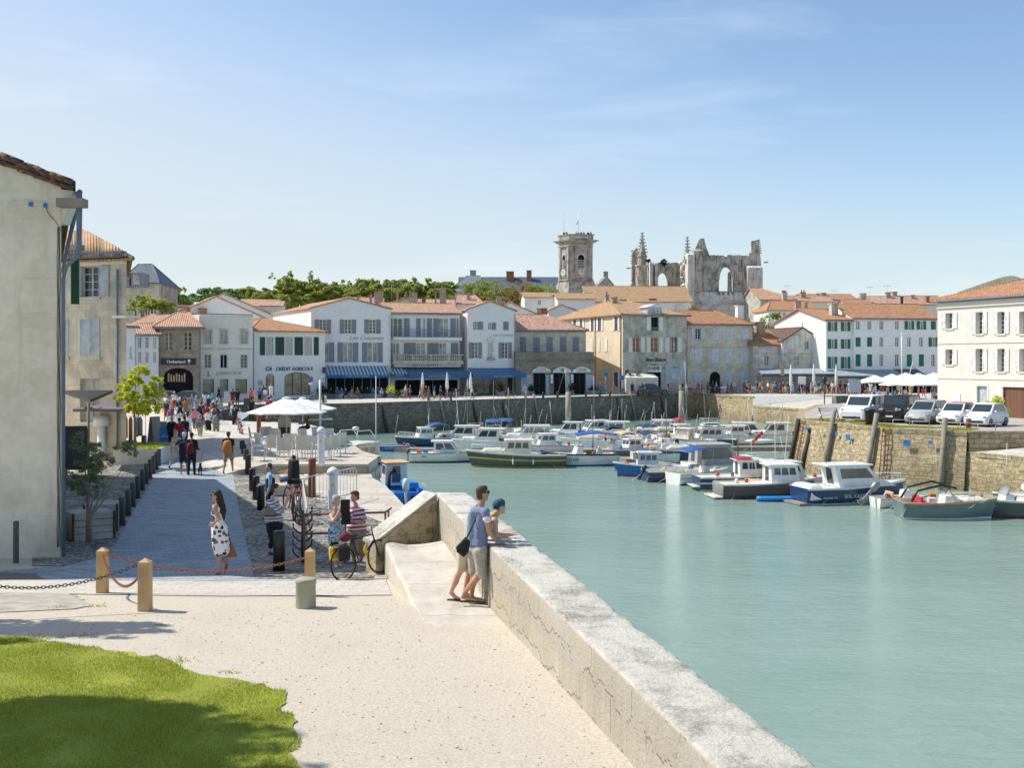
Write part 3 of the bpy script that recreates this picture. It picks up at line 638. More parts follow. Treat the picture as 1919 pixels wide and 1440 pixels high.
 def q(s,a,b,z,ov=0.):
  f=s.pL.lerp(s.pR,a);k=s.bl.lerp(s.br,a);p=f.lerp(k,b);return V((p.x,p.y,z))
 def roof(s,kind,yr,mat,ov=.35,hl=.25,hr=.25,s0=.5,th=.16,gutter='trim_slateblue',ridge=True,zr_=None,t0=.5):
  zr=zr_ if zr_ is not None else(s.P((s.P_x(.5)),yr,-s.dep*(t0 if kind!='front'else 0.)).z)
  ea,eb=ov/s.L,ov/max(s.dep,.1);z=s.ze
  m=MB()
  if kind=='front':
   if isinstance(s0,tuple):s0=((s.P(s0[0],0)-s.pL).dot(s.u))/s.L
   sl=(zr-z)/(s0*s.L);sr=(zr-z)/((1-s0)*s.L)
   fl,bl_=s.q(-ea,-eb*.4,z-sl*ov),s.q(-ea,1+eb*.4,z-sl*ov);fr_,br_=s.q(1+ea,-eb*.4,z-sr*ov),s.q(1+ea,1+eb*.4,z-sr*ov)
   ra,rb=s.q(s0,-eb*.4,zr),s.q(s0,1+eb*.4,zr);T=V((0,0,th))
   for quad in((fl,ra,rb,bl_),(fr_,br_,rb,ra)):
    lo=[p+V((0,0,.01))for p in quad];hi=[p+T for p in quad];m.loft([lo,hi],0,False)
   s.gab+=[(0,[s.q(0,0,z),s.q(1,0,z),s.q(s0,0,zr)]),(0,[s.q(1,1,z),s.q(0,1,z),s.q(s0,1,zr)])]
   R_=[(ra,rb)];G=[]
   for e in((fl,ra),(ra,fr_)):m.tube([e[0]+T*.6,e[1]+T*.6],.11,6,0)
  else:
   gl=hl==0;gr=hr==0;tt=t0;zo=z-(zr-z)/(max(s.dep,.1)*tt)*ov
   fl,fr_,br_,bl_=s.q(-ea,-eb,zo),s.q(1+ea,-eb,zo),s.q(1+ea,1+eb,zo),s.q(-ea,1+eb,zo)
   ra,rb=s.q(-ea if gl else hl,tt,zr),s.q(1+ea if gr else 1-hr,tt,zr);T=V((0,0,th))
   faces=[(fl,fr_,rb,ra),(br_,bl_,ra,rb)]
   if not gr:faces.append((fr_,br_,rb))
   if not gl:faces.append((bl_,fl,ra))
   for fc in faces:
    lo=[p+V((0,0,.01))for p in fc];hi=[p+T for p in fc];m.loft([lo,hi],0,False)
   if gl:s.gab.append((1,[s.q(0,0,z),s.q(0,tt,zr),s.q(0,1,z)]))
   if gr:s.gab.append((0,[s.q(1,0,z),s.q(1,1,z),s.q(1,tt,zr)]))
   R_=[(ra,rb)]+([]if gr else[(rb,fr_),(rb,br_)])+([]if gl else[(ra,fl),(ra,bl_)]);G=[(fl,fr_)]
  s.zr=zr;s.rf=m.build('roof',mat,s.root)
  if ridge:
   m=MB()
   for a,b in R_:m.tube([a+V((0,0,th*.8)),b+V((0,0,th*.8))],.11,6)
   m.build('ridge_tiles',mat,s.rf)
  if gutter and G:
   m=MB()
   for a,b in G:
    a,b=a+V((0,0,-.03)),b+V((0,0,-.03));m.tube([a,b],.085,6)
   m.build('gutter',gutter,s.root)
  return s.rf
 def P_x(s,f):p=s.pL.lerp(s.pR,f);return XC+F*p.x/p.y
 def band(s,y,h=.14,d=.07,mat=None,x0=None,x1=None):
  z=s.P(s.P_x(.5),y).z;u0=0 if x0 is None else(s.P(x0,y)-s.pL).dot(s.u);u1=s.L if x1 is None else(s.P(x1,y)-s.pL).dot(s.u)
  m=MB();s.slab(m,u0,u1,z-h/2,z+h/2,-.02,d);m.build('string_course',mat or s.wall,s.root)
 def pipe(s,x,y0=None,y1=None,mat='trim_slateblue',d=.1,r=.05):
  a=s.P(x,y0,d)if y0 else V((*s.P(x,600,d).xy,s.ze));b=V((*s.P(x,600,d).xy,s.base if y1 is None else s.P(x,y1).z));m=MB();m.tube([a,b],r,6);m.build('downpipe',mat,s.root)
 def txt(s,st,x0,x1,y,mat,d=.02,hpx=None,shear=0,name='lettering',bold=0,T0=None):
  a,b=s.P(x0,y,d),s.P(x1,y,d);w=(b-a).length;c=(a+b)/2
  cu=bpy.data.curves.new('t','FONT');cu.body=st;cu.size=1;cu.align_x='CENTER';cu.align_y='CENTER';ob=bpy.data.objects.new('t',cu);me=bpy.data.meshes.new_from_object(ob);W=max(v.co.x for v in me.vertices)-min(v.co.x for v in me.vertices);bpy.data.objects.remove(ob)
  sz=(hpx/F*c.y)/.7 if hpx else w/W;sx=w/(W*sz)
  T=Matrix.Translation(c)@Matrix(((s.u.x,0,s.n.x,0),(s.u.y,0,s.n.y,0),(0,1,0,0),(0,0,0,1)))
  return text(st,sz,mat,name,s.root,T,.012,shear=shear,sx=sx,bold=bold)
 def chim(s,x0,x1,yt,yb,mat='chimney_stone',off=-3,pots=0,w=None):
  a,b=s.P(x0,yt,off),s.P(x1,yt,off);c=(a+b)/2;wd=(b-a).length;zb=s.P((x0+x1)/2,yb,off).z-.8
  ang=math.atan2(s.u.y,s.u.x);m=MB();dd=w or wd*.8
  m.box((c.x,c.y,(a.z+zb)/2),(wd,dd,a.z-zb),0,ang);m.box((c.x,c.y,a.z-.05),(wd+.18,dd+.18,.12),0,ang)
  for i in range(pots):
   px=c+s.u*(wd*((i+.5)/pots-.5));m.lathe([(.13,0),(.1,.45),(.12,.5),(.08,.5)],(px.x,px.y,a.z),8,1)
  m.build('chimney',[mat,'brick_red'],s.rf if hasattr(s,'rf')else s.root)
def bld(*a,**k):
 b=Bld(*a,**k);b.sills=[];return b
#the big shaded house on the left
def left_house():
 t=thing('corner_house','big pale plastered house end in shade filling the left edge','house',(-12,23,.4))
 c=V((-9.63,22.8,0));n=V((.075,-.997,0));u=V((.997,.075,0));L=9.;back=V((-.44,1,0))*21
 zE,zL=8.44,9.75;zb=-.2
 p0=c-u*L;rk=(zE-zL)*0
 def W(s_,z,d=0):p=c-u*s_+n*d;return V((p.x,p.y,z))
 m=MB()
 m.face([W(L,zb),W(0,zb),W(0,zE),W(L,zE+.37*L)])
 b0_,b1_=W(0,zb)+back,W(L,zb)+back;b0_.z=zb;b1_.z=zb
 m.face([W(0,zb),b0_,V((b0_.x,b0_.y,zE)),W(0,zE)]);m.face([b0_,b1_,V((b1_.x,b1_.y,zE+.37*L)),V((b0_.x,b0_.y,zE))])
 w=m.build('wall','plaster_shade',t,fixn=False)
 m=MB();rng=random.Random(3)
 z=.6;k=0
 while z<7.9:
  h=rng.uniform(.3,.45);ww=(.55,.95)[k%2]*rng.uniform(.8,1.2)
  if rng.random()<.8:
   m=MB();a=W(.02,z,.004);b=W(ww,z,.004);pts=[(0.02,z+.02),(ww-.04,z+.02),(ww,z+.1),(ww-.02,z+h-.05),(ww-.08,z+h-.02),(.02,z+h-.02)]
   A=[W(p[0],p[1],.002)for p in pts];B=[W(p[0],p[1],.012)for p in pts];m.loft([A,B],0,False);m.build('quoin','quoin_stone',t)
  z+=h;k+=1
 m=MB();m.hexa([W(.3,zE-.8,-.02),W(-.02,zE-.8,-.02),W(-.02,zE-.8,-.5),W(.3,zE-.8,-.5),W(.3,zE-.05,.01),W(-.26,zE-.12,.01),W(-.26,zE-.12,-.5),W(.3,zE-.05,-.5)]);m.build('corbel','quoin_stone',t)
 m=MB()
 s_=-.25
 while s_<L:
  z=zE+.37*s_+.12;T=.16+rng.random()*.1;q=W(s_+.4,z+.4*.37,.12+rng.random()*.05)
  m.tube([W(s_,z-.02+rng.random()*.06,.1),W(s_+.44,z+.15+rng.random()*.05,.1)],[.065+.02*rng.random(),.085],6);m.tube([W(s_,z-.1+rng.random()*.03,.06),W(s_+.44,z+.04,.06)],.06,6);s_+=.34
 vt=m.build('verge_tiles','roof_dark',t)
 m=MB();A=[W(-.3,zE-.11),W(L,zE+.37*L),W(L,zE+.37*L)+back,W(-.3,zE-.11)+back]
 m.loft([A,[p+V((0,0,.2))for p in A]],0,False);m.build('roof','roof_dark',t)
 m=MB();m.tube([W(-.4,zE-.15,.05),W(-.4,zE-.15,.0)+back],.06,8);m.tube([W(-.4,zE-.15,.1),W(-.41,zE-.5,.1),W(-.40,zE-1.3,.1),W(-.34,zE-1.55,.08),W(-.12,zE-1.75,.05),W(-.05,zE-2.0,.02),W(-.05,.5,.02)],[.07,.065,.06,.045,.042,.042,.042],8)
 m.build('downpipe','trim_slateblue',t)
 m=MB()
 for j in range(3):
  P_=[W(.025+.022*j+.008*math.sin(k*1.7+j*2),zE-.9-k*.38,.012+.008*j)for k in range(19)];m.tube(P_,.007,5)
 P_=[W(.3-.28*k/6+.04*math.sin(k),zE-.45-k*.09,.03)for k in range(7)];m.tube(P_,.007,5)
 m.build('cable','black_paint',t)
 for s_,z_ in((.62,.42),(.32,.44)):m=MB();m.box(W(s_,zE-z_,.03),(.07,.05,.09));m.build('junction_box','sign_blue',t)
 m=MB();m.box(W(-.31,8.02,.25),(.56,.3,.18));m.build('beam_end','timber_grey',t)
 m=MB();m.box(W(-.16,6.39,-.4),(.17,.04,.95));m.build('shutter','shutter_dkgreen',t)
 m=MB();q=gg(30,1056);m.bev((q.x,q.y,q.z+.28),(.09,.09,.56),.01);o=tag(m.build('meter_post','gunmetal',loc=q),'slim grey metal post before the shaded house wall','post');o.scale=(1,1,1.55)
left_house()
#stone house behind it
b=bld('stone_house','tall pale stone house with blue-grey shutters behind the shaded corner house',100,51,237,49.5,497,'stone_pale',dep=9,revl=.22,bl=(100,61),br=(231,60))
b.win(152,499,186,557,rows=4,sh='shutter_pale',sw=18,fr='shutter_pale',trim='plaster_cream')
b.win(150,597,187,670,closed='shutter_pale',sh=None);b.win(150,710,187,792,rows=4,fr='shutter_pale')
b.win(113,597,128,670,closed='shutter_pale',sh=None)
b.band(491,.34,.16,'plaster_cream');b.band(480,.3,.32,'trim_slateblue')
b.ze=b.P(170,487).z
rf=b.roof('side',440,'roof_mossy',ov=.35,hl=.05,hr=.55,th=.1,gutter=None);b.walls()
m=MB()
for i in range(24):
 a=b.q(i/24*1.02,-.04,b.ze+.02);e=b.q(min(i/24*1.02,.47),.5,b.zr+.1)if i/24<.47 else None
 f=i/24*1.02;tt=.5 if f<.45 else max(0,.5*(1.04-f)/.59)
 e=b.q(f,tt,b.ze+(b.zr-b.ze)*tt/.5+.12);m.tube([a+V((0,0,.1)),e],.09,6)
m.build('cover_tiles','roof_mossy',rf)
b.pipe(220,505,None);b.chim(139,150,437,455,'stone_grey',-4);b.chim(146,156,449,458,'brick_red',-4.2,2)
m=MB();b.slab(m,*b.uz(224,592,250,597),-.3,.5);m.build('balcony','plaster_cream',b.root)
o=MB();b.slab(o,*b.uz(127,461,161,471),.1,.5);o.build('beam_end','timber_grey',b.root)
b=bld('white_house','narrow white house squeezed beside the stone house above the young tree',225,112,253,114,612,'plaster_white',dep=10);b.win(242,649,249,673,rows=4);b.roof('side',600,'roof_salmon',hl=.1,hr=0);b.walls()
b=bld('white_house','small white house with three columns of narrow windows left of the shoe shop',252,117,297,118,627,'plaster_white',dep=8);b.row((262,275.5,290),632,653,6.5,rows=3);b.row((262,275.5,290),660,680,6,rows=4);b.roof('side',609,'roof_salmon',hl=.2,hr=.05);b.pipe(253,629);b.walls()
b=bld('stone_shop','brown stone shop under a black sign with white lettering',297,119,373,120,612,'stone_brown',dep=11,revl=.3)
b.row((316,352),623,657,15,rows=4,fr='plaster_cream');b.win(306,690,362,738,cols=1,rows=1,fr='frame_dark',gl='dark_room',arch=1.0,sill=False)
b.box('fascia_sign',302,672,367,684,.02,.16,'black_paint');b.txt('Timberland',312,347,678.5,'white_paint',.18,bold=.012)
m=MB();c=b.P(354,678,.18);m.ell((c.x,c.y,c.z+.1),(.2,.02,.16),8,6);m.box((c.x,c.y,c.z-.12),(.06,.03,.25));m.box((c.x,c.y,c.z-.22),(.24,.03,.05));m.build('emblem','white_paint',b.root)
m=MB()
for k in range(7):b.slab(m,*b.uz(314+k*5,700+(k%3)*2,317+k*5,716),-.29,-.27)
m.build('shop_display','canvas_tan',b.root)
b.roof('side',588,'roof_salmon',hl=.35,hr=.35,ov=.6);b.walls()
b=bld('tiled_house','low house with a wide hipped tile roof behind the small tree',236,121,300,121,613,'plaster_cream',dep=9);b.roof('side',592,'roof_salmon',hl=.3,hr=0);b.walls()
b=bld('cream_shop','flat-topped cream three-storey shop front with small paned windows',373,122,474,125,591,'plaster_cream',dep=9)
b.row((389.5,419.5,457.5),619,645,12.5,rows=4,fr='shutter_pale',gl='glass_pale',arch=.12,trim='stone_pale');b.row((389.5,457.5),665,690,12.5,rows=4,fr='shutter_pale',gl='glass_room');b.win(413,665,426,690,cols=2,rows=1,fr='shutter_pale',gl='dark_room')
b.win(380,711,401,739,cols=1,rows=1,fr='frame_dark',gl='glass_shop');b.win(412,711,428,745,cols=1,rows=1,fr='frame_dark',gl='glass_shop',sill=False);b.win(441,711,463,738,cols=1,rows=1,fr='frame_dark',gl='glass_shop')
b.txt('LE PRINCE DE RÉ',405,452,700,'text_grey',.02,5.5);b.band(654,.12,.05,'stone_grey');b.band(592,.25,.12)
m=MB();b.slab(m,*b.uz(389,696,392,706),.0,.03);b.slab(m,*b.uz(387,704,395,706),.0,.04);m.build('painted_emblem','text_grey',b.root);b.roof('side',590,'slate',hl=0,hr=0,ov=0,gutter=None,ridge=False,zr_=b.ze+.15);b.pipe(375,620);b.walls()
b=bld('gabled_house','broad white gable with a long tiled rake above the cream shop',310,150,502,156,598,'plaster_white',dep=12);b.roof('front',557,'roof_salmon',s0=(406,0),gutter=None);b.win(402,570,407,574,1,1,gl='dark_room',sill=False);b.walls();b.chim(349,356,576,600,'brick_red',.8);b.chim(372,387,578,592,'brick_red',.8)
b=bld('gabled_house','second white gable peeping up behind the broad one',345,170,510,174,590,'plaster_white',dep=12);b.roof('front',551,'roof_salmon',s0=(418,0),gutter=None);b.walls()
b=bld('white_bank','white bank building with dark green shutters and a hipped tile roof',474,127,609,132,621,'plaster_white',dep=13,revl=.15)
for x in(505.5,541.5,577.5):b.win(x-7,632,x+7,666,cols=2,rows=1,fr='shutter_pale',gl='curtain',sh=None,sill=False)
for x0,x1 in((487,496.5),(516,532.5),(552,567.5),(588,597)):
 m=MB();u0,u1,z0,z1=b.uz(x0,632,x1,666);b.leaf(m,u0,u1 if x1-x0<12 else(u0+u1)/2-.01,z0,z1,.02,.06)
 if x1-x0>12:b.leaf(m,(u0+u1)/2+.01,u1,z0,z1,.02,.06)
 m.build('shutter','shutter_dkgreen',b.root)
b.win(498,701,514,741,1,2,fr='frame_dark',gl='glass_shop',arch=.35,sill=False);b.win(533,698,581,741,3,2,fr='frame_dark',gl='glass_shop',arch=.6,sill=False,fw=.09)
b.txt('CRÉDIT AGRICOLE',517,586,692,'text_navy',.03,6.5,bold=.02);b.txt('CA',497,509,692,'text_navy',.03,7.5,shear=.3,bold=.03)
b.box('projecting_sign',604,688,607.5,700,.05,.5,'text_navy');b.box('wall_board',484,713,492,722,.0,.06,'steel');b.band(682,.1,.05);b.band(624,.3,.22)
b.roof('side',600,'roof_orange',hl=.36,hr=.60,ov=.5,gutter=None);b.pipe(475,625);b.walls()
H=bld('hotel_wing','white hotel wing with a broad gable and grey shutters above striped awnings',583,134,732,137,579,'plaster_white',dep=17,bl=(511,152),revl=.16)
H.row((605,652,698),599,625.5,13,cols=2,rows=4,sh='shutter_grey',sw=8.5,gl='glass_room');H.row((652,698),642,679.5,18,cols=2,rows=1,sh='shutter_grey',sw=10,gl='glass_pale');H.win(604,642,616,679.5,1,1,sh='shutter_grey',sw=10,gl='glass_pale',half='r')
H.win(613,708,728,740,cols=7,rows=1,fr='shutter_pale',gl='dark_room',sill=False,rec=.19);H.txt('Les Colonnes',655,718,634,'text_grey',.02,8,shear=.35)
H.roof('front',560,'roof_salmon',s0=(655,0),gutter=None,ov=.25);H.pipe(730,590,700,'white_paint');H.walls('plaster_bright')
M2=bld('hotel_balcony_wing','middle hotel wing with a grey-railed balcony over a stone balustrade',733,139,861,142,587,'plaster_white',dep=10,revl=.16)
for x0,x1 in((737,754),(792,797),(822,840)):M2.win(x0,597,x1,632,2,3,gl='glass_room'if x1<800 else 'glass_pale',sill=False)
for x0,x1 in((736,748),(780,797),(823,836)):M2.win(x0,643,x1,678,2,3,gl='glass_pale',sill=False)
m=MB()
for x0,x1,y0,y1 in((733,735.5,597,632),(757,767.5,597,632),(780,788,597,632),(800,809,597,632),(812,822,597,632),(844,854,597,632),(856,859,597,632),(733,735.5,643,678),(757,768,643,678),(768.5,779,643,678),(801,811,643,678),(811.5,822,643,678),(845,858.5,643,678)):
 m=MB();u0,u1,z0,z1=M2.uz(x0,y0,x1,y1);M2.leaf(m,u0,u1,z0,z1,.02,.07);m.build('shutter','shutter_grey',M2.root)
m=MB();u0,u1,z0,z1=M2.uz(733,633,861,636);M2.slab(m,u0,u1,z0-.15,z1,.002,1.2);M2.slab(m,u0,u1,z0-.9+.55,z0-.16,.002,.06)
bc=m.build('balcony','plaster_white',M2.root);m=MB();zb_,zt_=z1,z1+1.02;uu=u0+.04
while uu<u1:M2.slab(m,uu,uu+.03,zb_,zt_,1.12,1.15);uu+=.13
M2.slab(m,u0,u1,zt_,zt_+.05,1.1,1.17);M2.slab(m,u0,u1,zb_+.05,zb_+.09,1.115,1.155);m.build('railing','shutter_grey',bc)
m=MB();u0,u1,z0,z1=M2.uz(733,678,862,682);M2.slab(m,u0-.1,u1+.1,z0-.05,z1,.002,1.4);bc=m.build('balcony','stone_pale',M2.root)
m=MB();M2.slab(m,u0,u1,z1,z1+.12,1.1,1.35);M2.slab(m,u0-.1,u1+.1,z1+.82,z1+.95,1.08,1.4);uu=u0+.15;k=0
while uu<u1:
 c=M2.L3(uu,z1+.12,1.22)
 if k%9==0:M2.slab(m,uu-.12,uu+.12,z1+.12,z1+.82,1.12,1.32)
 else:m.lathe([(.06,0),(.05,.05),(.10,.22),(.09,.35),(.045,.55),(.07,.7)],c,6)
 uu+=.27;k+=1
m.build('balustrade','stone_pale',bc);M2.box('fascia',736,683,860,688,.002,1.0,'plaster_cream');M2.txt('• RESTAURANT •',766,827,685.2,'text_dark',1.02,3.8)
M2.win(740,712,858,742,5,1,fr='shutter_pale',gl='dark_room',sill=False);M2.roof('side',571,'roof_salmon',hl=0,hr=0);M2.walls()
E2=bld('hotel_wing','narrow white hotel wing with a small gable and one pedimented window',876,141,966,145,582,'plaster_white',dep=12,bl=(852,151),revl=.16)
E2.win(887,603,894.5,618,2,3,sh='shutter_grey',sw=10,half='r');E2.win(915,605,921,618,2,3,sh='shutter_grey',sw=8,half='r',arch=.2);E2.win(943,603,953,619,closed='shutter_grey')
E2.win(885,642,896,672,2,4,sh='shutter_grey',sw=6.5);E2.win(941,642,952,672,2,4,sh='shutter_grey',sw=6.5);E2.win(914.5,642,924,676,2,4,trim='plaster_cream')
m=MB();a,c_,d_=E2.P(910,639,.01),E2.P(929,639,.01),E2.P(919.5,631,.01);nn=E2.n*.15;m.loft([[a,c_,d_],[a+nn,c_+nn,d_+nn]],0,False);m.build('pediment','plaster_cream',E2.root);E2.box('balcony',913,671,926,676,.01,.3,'steel')
E2.txt('Les Colonnes',924,960,628.5,'text_grey',.02,4,shear=.3);E2.roof('front',566,'roof_salmon',s0=(919,0),gutter=None,ov=.25);E2.win(884,708,962,741,3,1,fr='shutter_pale',gl='glass_room',sill=False);E2.pipe(965,590,700,'steel');E2.walls('plaster_bright')
def awning(label,B,x0,x1,y0,y1,yv,mat,val,d=2.6,txt=None,xin=0,vtx=None,x0b=None,x1b=None,side=True):
 """fabric canopy fixed to the facade of B: back edge at y0, front edge at y1, valance down to yv"""
 a,c=B.P(x0b if x0b is not None else x0+2,y0,.03),B.P(x1b if x1b is not None else x1-2,y0,.03);e,f=B.P(x0,y1,d),B.P(x1,y1,d);v=B.P((x0+x1)/2,yv,d).z
 t=thing('awning',label,'awning',tuple((e+f)/2));m=MB();n=10;T=V((0,0,-.03))
 for i in range(n):
  g0,g1=i/n,(i+1)/n;s0,s1=V((0,0,-.06*math.sin(g0*3.14))),V((0,0,-.06*math.sin(g1*3.14)))
  for j in range(1):
   q=[e.lerp(f,g0),e.lerp(f,g1),a.lerp(c,g1),a.lerp(c,g0)];m.loft([[p+T for p in q],q],0,False)
 m.build('canopy',mat,t);m=MB();k=0;W=(f-e);nn=max(2,int(W.length/.35));b_=B.n*.02
 for i in range(nn):
  p,q=e+W*(i/nn),e+W*((i+1)/nn);m.hexa([(p.x,p.y,v),(q.x,q.y,v),V((q.x,q.y,v))-b_,V((p.x,p.y,v))-b_,p+V((0,0,.02)),q+V((0,0,.02)),q+V((0,0,.02))-b_,p+V((0,0,.02))-b_])
  mid=(p+q)/2;m.hexa([(p.x*.75+q.x*.25,p.y*.75+q.y*.25,v-.06),(q.x*.75+p.x*.25,q.y*.75+p.y*.25,v-.06),V((q.x,q.y,v))-b_,V((p.x,p.y,v))-b_,(p.x,p.y,v),(q.x,q.y,v),V((q.x,q.y,v))-b_,V((p.x,p.y,v))-b_])
 vl=m.build('valance',val,t);m=MB()
 for g in(.02,.34,.66,.98):m.tube([e.lerp(f,g)+V((0,0,-.05)),a.lerp(c,g)+V((0,0,-.9))],.025,5)
 m.build('arm','rail_white',t)
 if txt:
  cx=vtx or((x0+x1)/2-18,(x0+x1)/2+18);sr=B.root;B.root=t;B.txt(txt,cx[0],cx[1],(y1+yv)/2,'shutter_pale',d+.02,3.2,name='lettering');B.root=sr
 return t
awning('long blue and white striped awning over the left cafe terrace',H,611,729,686,703,708,'awning_stripe','valance_blue',txt='LES COLONNES',vtx=(651,692))
awning('short striped awning joining the hotel door',M2,731,768,686,702,707.5,'awning_stripe','valance_blue',2.6,'HOTEL',vtx=(741,757),x1b=750,x0b=733)
awning('plain blue awning over the middle of the hotel terrace',M2,768,889,689,703,708,'awning_blue','valance_blue',3.2,'LES COLONNES',vtx=(803,845),x0b=751,x1b=865)
awning('plain blue awning over the right hotel terrace',E2,890,987,690,703,708,'awning_blue','valance_blue',2.8,'RESTAURANT',vtx=(926,961),x0b=876,x1b=966)
b=bld('arcade_house','grey stone house with a balcony ledge over three white arched shop signs',966,147,1098,149,618,'stone_pale',dep=9)
b.row((980,1005.5,1030,1055,1079),632,660,12,closed='shutter_grey',sill=False,arch=0);b.band(624,.15,.08);b.roof('side',592,'roof_pink',hl=0,hr=.5,ov=.35);b.walls()
b=bld('arcade','projecting stone ground floor with three arched doorways and parapet',966,144,1113,146.5,662,'stone_pale',dep=3.4,cat='shop arcade')
for x0,x1 in((1000,1022),(1038,1060),(1075,1097)):b.win(x0,690,x1,741,2,1,fr='frame_dark',gl='dark_room',sill=False)
for x in(1015,1053.5,1090):
 m=MB();w=17;pts=[(x-w,699)]+[(x-w+2*w*i/12,694-6.5*math.sin(math.pi*i/12))for i in range(13)]+[(x+w,699)];m.loft([[b.P(*p,.01)for p in pts],[b.P(*p,.3)for p in pts]],0,False);m.build('arched_sign','parasol',b.root)
b.txt("L'ATELIER",1004,1023,692.5,'text_grey',.32,3);b.txt("D'ALBATROS",1003,1030,696.8,'text_grey',.32,3);b.txt('HÔTEL',1083,1099,692.5,'text_dark',.32,3);b.txt('COMPTOIR',1081,1101,696.8,'text_grey',.32,3);b.box('painted_panel',1050,690,1056,697,.31,.33,'shutter_grey')
for x0,x1 in((1030,1037),(1068,1075)):
 b.box('menu_board',x0,700,x1,721,.02,.12,'text_navy');b.box('menu_board',x0+1,702,x1-1,719,.125,.14,'parasol')
for x0,x1 in((976,998),(1023,1029),(1061,1067),(1098,1112)):b.box('pilaster',x0,703,x1,741,.002,.05,'shutter_pale');b.band(662,.22,.2);b.band(676,.35,.14,'stone_grey');b.roof('side',661,'concrete',hl=0,hr=0,ov=0,gutter=None,ridge=False,zr_=b.ze+.05);b.walls()
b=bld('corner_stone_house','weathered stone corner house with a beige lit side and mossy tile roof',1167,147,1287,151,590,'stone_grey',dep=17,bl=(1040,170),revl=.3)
b.win(1220,594,1234,620,2,2,fr='frame_dark',gl='dark_room',sh='shutter_white',sw=8,rail=True);b.box('window_rail',1220,613,1235,618,.02,.06,'shutter_green')
for i,x in enumerate((1193,1227,1262)):b.win(x-7,633,x+7,660,2,3,fr='frame_dark'if i==2 else 'plaster_cream',gl='glass_pale'if i==2 else 'brick_red')
for x in(1193,1227,1262):
 for dx in(-15,8):b.box('shutter',x+dx,633,x+dx+7,661,.01,.04,'plaster_cream')
b.win(1213,683,1239,742,1,1,fr='frame_dark',gl='dark_room',sill=False,arch=.5);b.box('shop_sign',1213,685,1238,698,.02,.25,'white_paint');b.txt('EUGENIE',1215.5,1236,690.5,'text_dark',.27,7,bold=.01)
b.box('blue_hoarding',1246,683,1285,717,.02,.12,'shutter_pale');b.txt('Merci',1260,1272,689,'sign_blue',.14,4,shear=.3);b.txt('Bien Balayé',1210,1247,674.5,'text_dark',.02,6,shear=.35,bold=.02)
m=MB();sd=(b.bl-b.pL);sL=sd.length;su=sd.normalized();sn=V((su.y*-1,su.x,0))if V((-su.y,su.x,0)).x<0 else V((su.y,-su.x,0))
def sp(x,y,d=0):
 k=(x-XC)/F;q=b.pL+sn*d;D=(sn.x*q.x+sn.y*q.y)/(sn.x*k+sn.y);return V((k*D,D,CZ+(YH-y)/F*D))
def sq(name,x0,y0,x1,y1,d0,d1,mat,par=None):
 m=MB();P=[sp(x0,y1,d1),sp(x1,y1,d1),sp(x1,y1,d0),sp(x0,y1,d0)];zt,zl=sp((x0+x1)/2,y0).z,sp((x0+x1)/2,y1).z
 m.hexa([V((p.x,p.y,zl))for p in P]+[V((p.x,p.y,zt))for p in P]);return m.build(name,mat,par or b.root)
for x0,x1,y0,y1 in((1075,1079,599,617),(1087,1091,598,617),(1108,1112,596,621),(1121,1126,596,621),(1152,1157,594,620)):
 g=sq('window',x0,y0,x1,y1,-.02,.02,'glass_room');sq('shutter',x0-4,y0,x0-.5,y1,.03,.08,'shutter_white');sq('shutter',x1+.5,y0,x1+3.5,y1,.03,.08,'shutter_white')
for x0,x1 in((1104,1111),(1120,1124),(1132,1138)):sq('shutter',x0,635,x1,660,.01,.06,'plaster_cream')
g=sq('door',1151,698,1158,725,-.02,.03,'glass_dark');sq('shutter',1148.5,698,1151,727,.03,.08,'shutter_white');sq('shutter',1158,698,1161,727,.03,.08,'shutter_white')
m=MB();m.tube([sp(1115,596,.1),sp(1115,735,.1)],.06,6);m.tube([sp(1163,592,.1),sp(1163,735,.1)],.07,6);m.build('downpipe','timber_brown',b.root)
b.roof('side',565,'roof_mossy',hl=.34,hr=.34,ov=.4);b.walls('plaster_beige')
m=MB();u0,u1,z0,z1=b.uz(1213,575,1240,592);b.slab(m,u0,u1,z0-.2,z1,-2.2,.05);dm=m.build('dormer','shutter_pale',b.rf);m=MB();a,c_,d_=b.P(1211,576,.1),b.P(1242,576,.1),b.P(1226.5,570,.1);nn=b.n*-2.4;m.loft([[a,c_,d_],[a+nn,c_+nn,d_+nn]],0,False);m.build('dormer_roof','shutter_white',b.rf)
b.win(1221,580,1235,588,2,1,gl='glass_pale',rec=-.1,sill=False);b.holes.pop()if False else None
b.chim(1134,1140,553,575,'stone_grey',-12,1);b.chim(1146,1155,557,577,'chimney_stone',-10)
b=bld('stone_house','stone house with eight pale blue shuttered windows and an arched dark door',1288,152,1411,155,607,'stone_pale',dep=9)
b.win(1303,616,1313,636,2,4,gl='dark_room',sh='shutter_blue',sw=7);b.row((1342,1367,1396),616,637,11,closed='shutter_blue');b.row((1308.5,1340.5,1366.5,1395.5),653,681,13,closed='shutter_blue');b.row((1308.5,1366,1395.5),697,728,14,closed='shutter_blue',sill=False)
b.win(1330,697,1350,741,1,1,fr='frame_dark',gl='dark_room',arch=.8,sill=False);b.band(651,.16,.1,'stone_grey');b.band(610,.2,.15);b.box('lintel',1326,687,1354,690,.01,.15,'stone_grey');b.roof('side',585,'roof_orange',hl=0,hr=.38,ov=.4);b.pipe(1411.5,612);b.walls();b.chim(1380,1391,573,602,'plaster_white',-3)
b=bld('low_house','low white-washed house with a patched tile roof right of the blue shutters',1411,154,1466,155.5,645,'stone_white',dep=9);b.win(1433,668,1441,686,2,4);b.band(662,.12,.06,'stone_grey');b.roof('side',618,'roof_orange',hl=.02,hr=0,ov=.4);b.walls();b.chim(1418,1430,603,620,'chimney_stone',-3,w=1.2)
